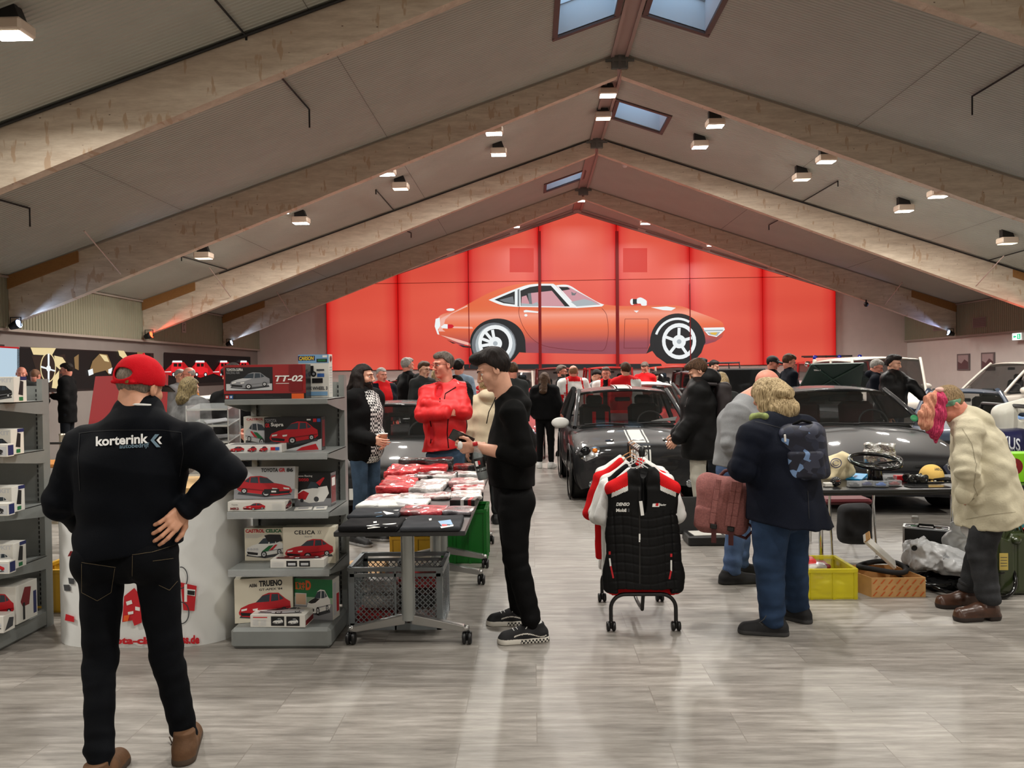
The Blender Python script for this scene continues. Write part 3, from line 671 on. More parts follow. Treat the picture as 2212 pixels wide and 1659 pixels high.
for (a, c, lab) in (((2102, 687), (2130, 706), 'small grey air vent on the right wall, above the exit sign'), ((2016, 697), (2040, 713), 'small grey air vent on the right wall, half behind the farthest roof beam')):
  p0 = WX(a[0], a[1], XR - .02); p1 = WX(c[0], c[1], XR - .02); r = thing('air_vent', lab, 'vent', (XR - .02, (p0.y + p1.y) / 2, p1.z))
  mb = MB(); cy = (p0.y + p1.y) / 2; cz = (p0.z + p1.z) / 2; mb.box((XR - .015, cy, cz), (.03, abs(p0.y - p1.y), p0.z - p1.z)); part(mb, 'frame', M('vent_grey', (128, 112, 108), .6), r)
  mb = MB()
  for i in range(5): mb.box((XR - .034, cy, p1.z + (p0.z - p1.z) * (i + 1) / 6), (.02, abs(p0.y - p1.y) * .84, .018))
  part(mb, 'slat', M('vent_slat', (104, 92, 90), .6), r)
p = WX(2199, 727, XR - .12); r = thing('exit_sign', 'lit green and white emergency exit sign on the right wall', 'exit sign', p)
part(MB().box(p, (.06, .42, .21), bev=.01), 'case', M('white_plastic', (225, 225, 222), .4), r)
mb = MB(); X = p.x - .033; g_ = EM('exit_green', (20, 170, 110), 1.6); wv = EM('exit_white', (235, 255, 248), 2.0)
mb.mat(wv); mb.quad((X, p.y - .19, p.z - .09), (X, p.y + .19, p.z - .09), (X, p.y + .19, p.z + .09), (X, p.y - .19, p.z + .09))
mb.mat(g_); X -= .002; mb.quad((X, p.y - .16, p.z - .07), (X, p.y - .02, p.z - .07), (X, p.y - .02, p.z + .07), (X, p.y - .16, p.z + .07))
mb.poly([(X, p.y + .02, p.z + .02), (X, p.y + .09, p.z + .02), (X, p.y + .09, p.z + .06), (X, p.y + .15, p.z), (X, p.y + .09, p.z - .06), (X, p.y + .09, p.z - .02), (X, p.y + .02, p.z - .02)])
mb.mat(wv); X -= .002; mb.poly([(X, p.y - .11, p.z - .05), (X, p.y - .08, p.z - .05), (X, p.y - .07, p.z + .05), (X, p.y - .10, p.z + .05)])
part(mb, 'pictogram', None, r)
p = W(1871, 656, 24.0); r = thing('camera_dome', 'small black camera under the farthest beam, right of the red light wall', 'camera', p)
part(MB().lathe([(0, -.1), (.05, -.08), (.07, -.02), (.06, .03), (.02, .05), (.02, .12), (0, .12)], p, 14), 'housing', BLK, r)
p = WX(396, 707, XL + .01);
mb2 = MB(); mb2.mat(M('plate', (150, 140, 132), .5)); mb2.box((p.x + .012, p.y, p.z), (.016, .26, .3)); f2 = Face((p.x + .021, p.y + .09, p.z - .11), (0, -1, 0), (0, 0, 1), .18, .22, mb2)
f2.text('2', .15, .05, .85, .95, M('plate_ink', (70, 62, 60), .5)); tag(mb2.build('bay_number_plate', None), 'small plate with the number 2 on the upper left wall', 'sign')
p = ROOF(1350, 357, .03); tag(MB().lathe([(0, -.06), (.05, -.05), (.07, 0), (.07, .02)], p, 16).build('smoke_detector', M('white_plastic', (225, 225, 222), .4)), 'round white smoke detector under the right roof slope near the ridge', 'smoke detector')
# ================================================================ implicit surfaces (bodies, clothes, soft goods)
def A(v): return np.array(v, dtype=np.float64)
def nrm(v): v = A(v); return v / (np.linalg.norm(v) + 1e-12)
def wob(P, f, ph=0.0):
  x, y, z = P[:, 0] * f + ph, P[:, 1] * f - ph * .7, P[:, 2] * f + ph * 1.3
  return (np.sin(x + 1.6 * np.sin(.9 * z + .6 * y)) + np.sin(1.3 * y + 1.4 * np.sin(1.1 * x)) + np.sin(1.2 * z + 1.7 * np.sin(.8 * y + x * .5))) / 3
class SDF:
  def __init__(s): s.ops = []; s.lo = A([9e9] * 3); s.hi = -s.lo
  def bb(s, pts, r):
    for p in pts: s.lo = np.minimum(s.lo, A(p) - r); s.hi = np.maximum(s.hi, A(p) + r)
  def cone(s, a, b, ra, rb=None, k=.02, side=None, ratio=1.0, op='u', wr=0.0, wf=90.0):
    rb = ra if rb is None else rb; a = A(a); b = A(b); ab = b - a; L2 = max(ab @ ab, 1e-9); sd = None if side is None else nrm(side)
    def f(P):
      q = P - a; t = np.clip(q @ ab / L2, 0, 1); q = q - t[:, None] * ab
      if sd is not None: q = q + (q @ sd)[:, None] * (1 / ratio - 1) * sd
      d = np.linalg.norm(q, axis=1) - (ra + (rb - ra) * t)
      if wr:
        ax = ab / math.sqrt(L2); u = (P - a) @ ax
        d = d - wr * wob(P * 17 + np.outer(u * wf * .6, ax), 1.0, wf) * (0.25 + 0.9 * np.abs(2 * t - 1) ** 1.5)
      return d
    s.ops.append((op, k, f))
    if op == 'u': s.bb([a, b], max(ra, rb) * max(ratio, 1) + .02)
    return s
  def ell(s, c, r, R=None, k=.02, op='u'):
    c = A(c); r = A(r); Rm = None if R is None else A(R)
    def f(P):
      q = P - c
      if Rm is not None: q = q @ Rm.T
      k0 = np.linalg.norm(q / r, axis=1); k1 = np.linalg.norm(q / (r * r), axis=1) + 1e-9
      return k0 * (k0 - 1) / k1
    s.ops.append((op, k, f))
    if op == 'u': s.bb([c], max(r) + .01)
    return s
  def box(s, c, h, R=None, rd=.01, k=.01, op='u'):
    c = A(c); h = A(h) - rd; Rm = None if R is None else A(R)
    def f(P):
      q = P - c
      if Rm is not None: q = q @ Rm.T
      q = np.abs(q) - h
      return np.linalg.norm(np.maximum(q, 0), axis=1) + np.minimum(q.max(1), 0) - rd
    s.ops.append((op, k, f))
    if op == 'u': s.bb([c], float(np.linalg.norm(h)) + rd)
    return s
  def half(s, p, n, k=.004, op='i'):         # keep the side where (P-p).n < 0
    p = A(p); n = nrm(n); s.ops.append((op, k, lambda P: (P - p) @ n)); return s
  def fn(s, f, op='d', k=.01): s.ops.append((op, k, f)); return s
  def ev(s, P):
    d = None
    for op, k, f in s.ops:
      e = f(P)
      if d is None: d = e; continue
      if op == 'u': h = np.clip(.5 + .5 * (d - e) / k, 0, 1); d = d + (e - d) * h - k * h * (1 - h)
      elif op == 's': h = np.clip(.5 - .5 * (d + e) / k, 0, 1); d = d + (-e - d) * h + k * h * (1 - h)
      elif op == 'i': h = np.clip(.5 - .5 * (e - d) / k, 0, 1); d = e + (d - e) * h + k * h * (1 - h)
      elif op == 'd': d = d + e
    return d
  def mesh(s, res):
    lo = s.lo - 2 * res; hi = s.hi + 2 * res; n = np.ceil((hi - lo) / res).astype(int) + 1
    ax = [lo[i] + res * np.arange(n[i]) for i in range(3)]
    V = np.empty(n, dtype=np.float32); Y, Z = np.meshgrid(ax[1], ax[2], indexing='ij'); yz = np.stack([Y.ravel(), Z.ravel()], 1)
    step = max(1, int(400000 / max(1, len(yz))))
    for i in range(0, n[0], step):
      xs_ = ax[0][i:i + step]; P = np.concatenate([np.column_stack([np.full(len(yz), x), yz]) for x in xs_])
      V[i:i + step] = s.ev(P).reshape(len(xs_), n[1], n[2])
    return surface_nets(V, lo, res)
def surface_nets(V, lo, res):
  S = V < 0; nx, ny, nz = V.shape
  cnt = np.zeros((nx - 1, ny - 1, nz - 1), np.int8)
  for dx in (0, 1):
    for dy in (0, 1):
      for dz in (0, 1): cnt += S[dx:nx - 1 + dx, dy:ny - 1 + dy, dz:nz - 1 + dz]
  mask = (cnt > 0) & (cnt < 8); idx = -np.ones(mask.shape, np.int64); C = np.argwhere(mask); idx[mask] = np.arange(len(C))
  acc = np.zeros((len(C), 3)); num = np.zeros(len(C))
  cor = [(0, 0, 0), (1, 0, 0), (0, 1, 0), (1, 1, 0), (0, 0, 1), (1, 0, 1), (0, 1, 1), (1, 1, 1)]
  vals = [V[C[:, 0] + c[0], C[:, 1] + c[1], C[:, 2] + c[2]] for c in cor]
  for i in range(8):
    for j in range(i + 1, 8):
      dd = A(cor[j]) - A(cor[i])
      if abs(dd).sum() != 1: continue
      a, b = vals[i], vals[j]; m = (a < 0) != (b < 0); t = np.where(m, a / np.where(m, a - b, 1), 0)
      acc += np.where(m[:, None], A(cor[i]) + t[:, None] * dd, 0); num += m
  vs = (C + acc / num[:, None]) * res + lo
  F = []
  for axis in range(3):
    sl0 = [slice(1, -1)] * 3; sl1 = [slice(1, -1)] * 3
    sl0[axis] = slice(0, V.shape[axis] - 1); sl1[axis] = slice(1, V.shape[axis])
    a = S[tuple(sl0)]; b = S[tuple(sl1)]; E = np.argwhere(a != b)
    if not len(E): continue
    off = np.ones(3, int); off[axis] = 0; E = E + off; u, v = [(1, 2), (2, 0), (0, 1)][axis]
    def cell(du, dv):
      q = E.copy(); q[:, u] -= du; q[:, v] -= dv; return idx[q[:, 0], q[:, 1], q[:, 2]]
    Q = np.stack([cell(1, 1), cell(0, 1), cell(0, 0), cell(1, 0)], 1); sgn = S[E[:, 0], E[:, 1], E[:, 2]]
    Q[~sgn] = Q[~sgn][:, ::-1]; F.append(Q)
  F = np.concatenate(F) if F else np.zeros((0, 4), int); F = F[(F >= 0).all(1)]
  return vs, F
def np_mesh(name, chunks, mats, parent=None, matfn=None, smooth=True):
  """chunks = [(vs, F, mat index)]"""
  V = []; FF = []; MI = []; o = 0
  for vs, F, mi in chunks:
    V.append(vs); FF.append(F + o); o += len(vs)
    MI.append(matfn(vs[F].mean(1)) if (matfn is not None and mi is None) else np.full(len(F), mi or 0))
  V = np.concatenate(V); F = np.concatenate(FF); MI = np.concatenate(MI).astype(np.int32)
  me = bpy.data.meshes.new(name); me.vertices.add(len(V)); me.vertices.foreach_set('co', V.astype(np.float32).ravel())
  me.loops.add(len(F) * 4); me.loops.foreach_set('vertex_index', F.astype(np.int32).ravel())
  me.polygons.add(len(F)); me.polygons.foreach_set('loop_start', np.arange(0, len(F) * 4, 4, dtype=np.int32)); me.polygons.foreach_set('loop_total', np.full(len(F), 4, np.int32))
  for m in mats: me.materials.append(m)
  me.polygons.foreach_set('material_index', MI); me.polygons.foreach_set('use_smooth', np.full(len(F), smooth))
  me.update(calc_edges=True); me.validate()
  o = link(name, me, parent)
  if parent is not None: local(o)
  return o
def soft(name, sdf, mats, res, parent=None, matfn=None):
  vs, F = sdf.mesh(res); return np_mesh(name, [(vs, F, None if matfn else 0)], mats if isinstance(mats, list) else [mats], parent, matfn)
# ================================================================ people
def SKIN(n, rgb): return M('skin_' + n, rgb, .5, noise_amt=.06, nscale=30, bump=.05, bscale=300)
SK1 = SKIN('fair', (214, 160, 134)); SK2 = SKIN('ruddy', (214, 140, 118)); SK3 = SKIN('tan', (204, 150, 120)); LIP = M('lips', (176, 92, 84), .45)
EYEW = M('eye_white', (225, 218, 210), .2); IRIS = M('iris', (50, 36, 28), .15)
def HAIR(n, rgb, rgb2=None):
  nm = 'hair_' + n
  if nm in MATS: return MATS[nm]
  m, nt, b = nodes_mat(nm); L = nt.links; tc = N(nt, 'ShaderNodeTexCoord'); mp = N(nt, 'ShaderNodeMapping'); mp.inputs['Scale'].default_value = (1, 1, .12); L.new(tc.outputs['Object'], mp.inputs[0])
  n1 = N(nt, 'ShaderNodeTexNoise', i_Scale=170.0, i_Detail=3.0, i_Distortion=.6); L.new(mp.outputs[0], n1.inputs['Vector'])
  rp = N(nt, 'ShaderNodeValToRGB'); rp.color_ramp.elements[0].position = .35; rp.color_ramp.elements[1].position = .65
  c = lin(rgb); c2 = lin(rgb2) if rgb2 else tuple(v * 2.2 for v in c)
  rp.color_ramp.elements[0].color = (*c, 1); rp.color_ramp.elements[1].color = (*c2, 1); L.new(n1.outputs['Fac'], rp.inputs[0]); L.new(rp.outputs[0], b.inputs['Base Color'])
  bp = N(nt, 'ShaderNodeBump', i_Strength=.6, i_Distance=.004); L.new(n1.outputs['Fac'], bp.inputs['Height']); L.new(bp.outputs[0], b.inputs['Normal']); b.inputs['Roughness'].default_value = .6; b.inputs['Specular IOR Level'].default_value = .2
  return m
HB = HAIR('black', (10, 7, 6), (34, 24, 20)); HBR = HAIR('brown', (44, 30, 20), (92, 66, 46)); HG = HAIR('grey', (110, 106, 100), (176, 172, 166)); HBL = HAIR('blond', (112, 92, 62), (200, 178, 138)); HDG = HAIR('darkgrey', (54, 46, 40), (112, 102, 94))
HPK = HAIR('pink', (128, 22, 58), (214, 70, 110)); HOR = HAIR('apricot', (172, 104, 84), (220, 160, 130))
def CLOTH(n, rgb, amt=.12, bump=.25, bs=220, rough=.85): return M('cloth_' + n, rgb, rough, noise_amt=amt, nscale=9, bump=bump, bscale=bs, spec=.15)
C_BLACK = CLOTH('black', (10, 10, 11)); C_NAVY = CLOTH('navy', (14, 18, 28)); C_JEAN = CLOTH('jeans', (60, 78, 98), .3); C_DJEAN = CLOTH('darkjeans', (20, 23, 28), .25)
C_LJEAN = CLOTH('lightjeans', (128, 146, 164), .25); C_RED = CLOTH('red', (206, 26, 30)); C_GREY = CLOTH('grey', (130, 132, 134)); C_DGREY = CLOTH('darkgrey', (48, 50, 50)); C_WHITE = CLOTH('white', (222, 222, 218))
C_CREAM = CLOTH('cream', (206, 192, 164)); C_BEIGE = CLOTH('beige', (196, 190, 168), .06); C_MGREY = CLOTH('washedblack', (50, 51, 53), .45); C_OCHRE = CLOTH('ochre', (176, 112, 34)); C_BLUE = CLOTH('blue', (58, 66, 92))
RUB = M('rubber_black', (18, 18, 18), .6); RUBW = M('rubber_white', (206, 202, 192), .6); GLM = M('spectacle_frame', (30, 26, 24), .3, .3)
def basis(yaw, pitch=0.0, roll=0.0):
  """rows: right-of-viewer-facing x, forward y, up z of a head/torso; yaw 0 faces the camera, 90 faces +X, 180 faces away"""
  a = rad(yaw); f = A([sin(a), -cos(a), 0]); u = A([0, 0, 1.0]); x = np.cross(f, u)
  p = rad(pitch); f2 = f * cos(p) - u * sin(p); u2 = u * cos(p) + f * sin(p)
  r = rad(roll); x2 = x * cos(r) + u2 * sin(r); u3 = u2 * cos(r) - x * sin(r)
  return np.stack([x2, f2, u3])
def head_sdf(c, B, s=1.0, neck=None, nk=.056, detail=True, jaw=1.0):
  T = lambda x, y, z: A(c) + (A([x, y, z]) * s) @ B
  S = SDF()
  S.ell(T(0, -.012, .035), A([.075, .095, .086]) * s, B, k=.01)
  S.ell(T(0, .022, -.04), A([.058 * jaw, .066, .074]) * s, B, k=.025 * s)
  S.ell(T(0, .062, -.098), A([.028 * jaw, .024, .018]) * s, B, k=.025 * s)
  S.ell(T(0, .0, -.075), A([.05 * jaw, .05, .04]) * s, B, k=.02 * s)
  if detail:
    for q in (-1, 1):
      S.cone(T(q * .012, .086, .034), T(q * .045, .070, .032), .012 * s, .010 * s, k=.012 * s)
      S.ell(T(q * .043, .056, -.022), A([.020, .022, .024]) * s, B, k=.02 * s)
      S.ell(T(q * .031, .101, .010), A([.019, .020, .013]) * s, B, k=.012 * s, op='s')
      S.ell(T(q * .080, -.012, -.004), A([.009, .019, .032]) * s, B, k=.006 * s)
      S.ell(T(q * .087, -.006, -.002), A([.004, .010, .018]) * s, B, k=.005 * s, op='s')
      S.cone(T(q * .019, .079, .0165), T(q * .043, .073, .0155), .0055 * s, .005 * s, k=.004 * s)
      S.cone(T(q * .019, .079, -.0015), T(q * .042, .073, -.001), .005 * s, .0045 * s, k=.005 * s)
    S.cone(T(0, .085, .028), T(0, .112, -.026), .008 * s, .0115 * s, k=.010 * s)
    for q in (-1, 1): S.ell(T(q * .012, .100, -.030), A([.008, .012, .008]) * s, B, k=.006 * s)
    S.cone(T(-.019, .081, -.0565), T(.019, .081, -.0565), .007 * s, k=.007 * s); S.cone(T(-.016, .081, -.069), T(.016, .081, -.069), .0075 * s, k=.007 * s)
    S.cone(T(-.021, .0925, -.0625), T(.021, .0925, -.0625), .0022 * s, k=.004 * s, op='s')
  if neck is not None: S.cone(T(0, -.022, -.05), neck, nk * s * .95, nk * s * 1.1, k=.022 * s)
  return S, T
def hand_sdf(w, d, n, side, curl=.35, s=1.0, spread=.25, thumb=.5):
  """w wrist, d towards the fingers, n palm normal, side: vector towards the thumb"""
  d = nrm(d); n = nrm(A(n) - d * (A(n) @ d)); t = nrm(A(side) - d * (A(side) @ d) - n * (A(side) @ n)); w = A(w)
  Q = lambda x, y, z: w + (t * x + d * y + n * z) * s
  S = SDF(); kn = []
  for i, (x, y) in enumerate(((.029, .088), (.010, .093), (-.010, .088), (-.028, .078))):
    S.cone(Q(x * .55, .004, 0), Q(x, y, 0), .0125 * s, .0105 * s, k=.012 * s); kn.append((x, y))
  S.cone(Q(.016, .025, .006), Q(.026, .05, .007), .013 * s, .010 * s, k=.012 * s); S.cone(Q(-.02, .025, .005), Q(-.024, .055, .005), .012 * s, .010 * s, k=.012 * s)
  S.cone(Q(0, -.05, 0), Q(0, .01, 0), .024 * s, .022 * s, k=.012 * s, side=t, ratio=1.25)
  Ls = ((.040, .026, .021), (.045, .029, .022), (.041, .027, .021), (.032, .021, .018))
  for i, (x, y) in enumerate(kn):
    a = 0.0; p = Q(x, y, 0); fan = spread * (1.5 - i) * .16; c_ = curl[i] if isinstance(curl, (list, tuple)) else curl
    for j, L in enumerate(Ls[i]):
      a += c_ * (1.05, 1.35, .8)[j]; dd = (d * cos(a) + n * sin(a)) + t * fan * cos(a); q = p + nrm(dd) * L * s
      S.cone(p, q, (.0090 - .0008 * j) * s, (.0083 - .0009 * j) * s, k=.003 * s); p = q
  a = thumb; p = Q(.022, .022, .006); dirs = (t * .75 + d * .65 + n * .25, t * (.55 - .5 * a) + d * .85 + n * (.2 + .5 * a), t * (.25 - .6 * a) + d * .9 + n * (.2 + .6 * a))
  for j, L in enumerate((.040, .032, .026)):
    q = p + nrm(dirs[j]) * L * s; S.cone(p, q, (.0125 - .0015 * j) * s, (.0108 - .0014 * j) * s, k=.006 * s); p = q
  return S
def L3(a, b, t): return A(a) * (1 - t) + A(b) * t
def top_sdf(J, b=1.0, arms=True, hem=None, sleeve=(1, 1), thick=0.0, flare=1.0, fold=.004, belly=0.0, armr=1.0, depth=1.0, nk=.062):
  sx = nrm(A(J['shR']) - A(J['shL'])); hx = nrm(A(J['hipR']) - A(J['hipL'])); pel = A(J['pel']); ch = A(J['chest']); ne = A(J['neck'])
  up = nrm(ch - pel); fw = J.get('fwd'); S = SDF(); t = thick; r = 1.28 / depth
  S.cone(pel, L3(pel, ch, .5), (.123 * b + t), (.118 * b + t), k=.03, side=hx, ratio=r)
  S.cone(L3(pel, ch, .5), ch, .118 * b + t, (.126 * b + t), k=.04, side=sx, ratio=r * 1.06)
  S.cone(ch, L3(ch, ne, .75), .126 * b + t, .066 * b + t, k=.05, side=sx, ratio=r * 1.05)
  if hem is not None:
    S.cone(pel, hem, (.125 * b + t), (.125 * b * flare + t), k=.03, side=hx, ratio=r)
  if belly and fw is not None: S.ell(L3(pel, ch, .45) + A(fw) * .07, A([.12, .12, .14]) * b * belly, k=.06)
  S.cone(J['shL'], J['shR'], .052 * b + t, k=.05)
  S.cone(ne, J['shL'], .046 * b + t * .6, .048 * b + t, k=.035); S.cone(ne, J['shR'], .046 * b + t * .6, .048 * b + t, k=.035)
  if arms:
    for i, q in enumerate('LR'):
      a, e, w_ = J['sh' + q], J['el' + q], J['wr' + q]; f = sleeve[i]; ar = armr
      S.cone(a, e, (.057 * b * ar + t), (.046 * b * ar + t), k=.035, wr=fold * 1.2, wf=75)
      if f > 0: S.cone(e, L3(e, w_, f), (.046 * b * ar + t), (.034 * b * ar + t * .9), k=.02, wr=fold * 1.3, wf=85)
  return S
def leg_sdf(J, b=1.0, t=0.0, fold=.004, taper=1.0, hems=(.97, .97)):
  S = SDF(); hx = nrm(A(J['hipR']) - A(J['hipL'])); pel = A(J['pel']); mid = (A(J['hipL']) + A(J['hipR'])) / 2
  S.cone(pel + A([0, 0, .09]), mid, .112 * b + t, .112 * b + t, k=.03, side=hx, ratio=1.22)
  for i, q in enumerate('LR'):
    h, k_, a = A(J['hip' + q]), A(J['kn' + q]), A(J['an' + q])
    S.cone(h, k_, .092 * b + t, .063 * b * taper + t, k=.012, wr=fold, wf=60); S.cone(k_, L3(k_, a, hems[i]), .062 * b * taper + t, .050 * b * taper + t, k=.02, wr=fold * 1.6, wf=70)
    if 'but' in J: S.ell(h + A(J['but']) * .07 - A([0, 0, .0]), A([.09, .09, .1]) * b, k=.04)
  return S
def shoe(parent, an, toe, mats, name='shoe', L=.285, boot=0.0, res=.006, H=.105, tilt=0.0, wd=1.0, checks=False):
  an = A(an); d = A(toe) - an; d[2] = 0; d = nrm(d); x = np.cross(d, [0, 0, 1]); up = A([0, 0, 1.0]); base = an.copy(); base[2] = 0 + tilt
  Q = lambda a, l, z: base + x * a + d * l + up * z
  S = SDF(); w_ = wd
  S.cone(Q(0, -.055 * L / .285, .045), Q(0, .04, .05), .043 * w_, .045 * w_, k=.02); S.cone(Q(0, .04, .045), Q(.0, .16 * L / .285, .030), .046 * w_, .040 * w_, k=.03)
  S.cone(Q(0, -.03, .06), Q(0, -.03, H + boot), .046, .044, k=.025)
  S.cone(Q(0, -.055 * L / .285, .012), Q(0, .16 * L / .285, .012), .046 * w_, .049 * w_, k=.008)
  S.half(Q(0, 0, 0), -up); S.half(Q(0, 0, H + boot), up)
  o = soft(name, S, mats, res, parent, matfn=lambda c: ((c[:, 2] < .026 + tilt).astype(int)) if not checks else np.where(c[:, 2] < .028 + tilt, np.where(((np.floor((c @ d) / .011) + np.floor(c[:, 2] / .011)) % 2 > 0) & (c[:, 2] < .024) & (c[:, 2] > .006) & ((c - base) @ d < .06), 0, 1), 0))
  return o
def std_joints(px, py_top, Y, yaw=0.0, lean=0.0, tw=0.0, arms='down', h=None, b=1.0, hy=0.0, hp=8.0, bow=0.0, foot=None):
  """joints of a standing figure whose head top is seen at (px,py_top) at depth Y; lean in degrees forward"""
  top = W(px, py_top, Y); a = rad(yaw); f = A([sin(a), -cos(a), 0]); x = np.cross(f, [0, 0, 1.0]); up = A([0, 0, 1.0])
  H = h or (top.z / (1 - .42 * (1 - cos(rad(lean)))) if lean else top.z); k = H / 1.75
  ln = rad(lean); tu = up * cos(ln) + f * sin(ln)       # torso up direction
  pelz = .955 * k; tor = .50 * k
  headoff = tu * (tor + .20 * k); base = A(top) - up * .115 * k; base = base - headoff; base[2] = pelz if not lean else pelz
  pel = A([base[0], base[1], pelz]); J = {'fwd': f, 'x': x, 'k': k}
  J['pel'] = pel; J['chest'] = pel + tu * .34 * k; J['neck'] = pel + tu * (tor + .055 * k); J['head'] = A(top) - up * (.118 * k)
  sx = x * cos(rad(tw)) + f * sin(rad(tw))
  for q, sg in (('R', 1), ('L', -1)):       # R/L of the viewer-independent body: +x = body right when seen from behind
    J['sh' + q] = pel + tu * (tor - .032 * k) + sx * sg * .165 * k * (.5 + .5 * b); J['hip' + q] = pel + x * sg * .088 * k - up * .03 * k
    J['kn' + q] = pel + x * sg * .10 * k - up * .45 * k + f * .02; J['an' + q] = pel + x * sg * .11 * k - up * (pelz - .09) - f * .02; J['toe' + q] = J['an' + q] + f * .2 + x * sg * .04
  for q, sg in (('R', 1), ('L', -1)):
    m = arms if isinstance(arms, str) else arms[0 if q == 'L' else 1]; sh = J['sh' + q]
    if m == 'down': el = sh - up * .29 * k + x * sg * .05 - f * .02; wr = el - up * .25 * k + f * .05
    elif m == 'front': el = sh - up * .27 * k + x * sg * .03 - f * .02; wr = el + f * .22 * k - x * sg * .12 * k + up * .03
    elif m == 'pocket': el = sh - up * .27 * k + x * sg * .10 - f * .05; wr = el - up * .19 * k + f * .10 - x * sg * .07
    elif m == 'hang': el = sh - up * .28 * k + f * .06; wr = el - up * .20 * k + f * .16
    elif m == 'reach': el = sh - up * .2 * k + f * .16 + x * sg * .05; wr = el + f * .22 * k - up * .08
    else: el, wr = m
    J['el' + q] = A(el); J['wr' + q] = A(wr)
  J['hb'] = basis(yaw + hy, hp + lean * .4)
  return J
def hair_sdf(c, B, s, style, T):
  S = SDF(); P0 = A(c)
  def loc(P): return (P - P0) @ B.T / s
  if style in ('short', 'crew', 'balding', 'tall', 'long', 'bob', 'pony', 'bun'):
    th = {'short': .012, 'crew': .006, 'balding': .006, 'tall': .016, 'long': .014, 'bob': .014, 'pony': .010, 'bun': .010}[style]
    S.ell(T(0, -.014, .037), A([.075 + th, .094 + th, .087 + th]) * s, B, k=.01)
    if style == 'tall': S.ell(T(0, .045, .105), A([.062, .055, .036]) * s, B, k=.03); S.ell(T(0, -.03, .10), A([.066, .06, .034]) * s, B, k=.03)
    if style == 'short': S.ell(T(0, .035, .100), A([.058, .05, .026]) * s, B, k=.03)
    if style == 'balding': S.half(T(0, .0, .050), A([0, .3, 1.0]) @ B)
    def line(P):
      q = loc(P); z0 = np.where(q[:, 1] > .03, .068 + (q[:, 1] - .03) * .10, np.where(q[:, 1] > -.01, .012 + (q[:, 1] + .01) * 1.4, -.012 - (-.01 - q[:, 1]) * .62))
      if style in ('long', 'bob'): z0 = np.where(q[:, 1] > .03, z0, -1.0)
      return (z0 - q[:, 2]) * s * .7
    S.fn(line, 'i', .004)
  if style == 'long':
    for q in (-1, 1): S.cone(T(q * .062, -.03, .02), T(q * .115, -.02, -.27), .038 * s, .042 * s, k=.03); S.cone(T(q * .070, .012, .0), T(q * .105, .045, -.27), .024 * s, .026 * s, k=.03)
    S.cone(T(0, -.07, .0), T(0, -.165, -.24), .055 * s, .05 * s, k=.04, side=B[0], ratio=1.5)
  if style == 'bob':
    S.cone(T(0, -.05, .0), T(0, -.06, -.13), .072 * s, .08 * s, k=.04, side=B[0], ratio=1.25)
    for q in (-1, 1): S.cone(T(q * .07, .0, .0), T(q * .085, .01, -.12), .03 * s, .028 * s, k=.03)
  S.fn(lambda P: .0011 * s * np.sin(loc(P)[:, 0] * 230 + 3 * np.sin(loc(P)[:, 1] * 40)) + .004 * s * wob(P, 55))
  return S
def beard_sdf(c, B, s, T, long=0.0):
  S = SDF(); S.ell(T(0, .028, -.062), A([.062, .066, .062]) * s, B, k=.01); S.ell(T(0, .065, -.1 - long * .5), A([.036, .034, .03 + long]) * s, B, k=.02)
  S.ell(T(0, .11, -.062), A([.020, .03, .008]) * s, B, k=.006, op='s')
  def cut(P):
    q = (P - A(c)) @ B.T / s; z = -.045 + np.clip(np.abs(q[:, 0]) - .02, 0, 1) * 1.3 - np.clip(q[:, 1] - .08, 0, 1) * 0; return (q[:, 2] - z) * s * .7
  S.fn(cut, 'i', .004); S.fn(lambda P: .003 * s * wob(P, 120)); return S
def glasses(root, T, B, s):
  mb = MB()
  for q in (-1, 1):
    mb.tube([T(q * .031 + .021 * cos(a), .108, .006 + .015 * sin(a)) for a in [i * PI / 8 for i in range(16)]], .0016 * s, 5, closed=True)
    mb.tube([T(q * .052, .107, .012), T(q * .078, .04, .012), T(q * .083, -.01, .004)], .0016 * s, 5)
  mb.tube([T(-.010, .109, .010), T(.010, .109, .010)], .0016 * s, 5); part(mb, 'spectacles', GLM, root)
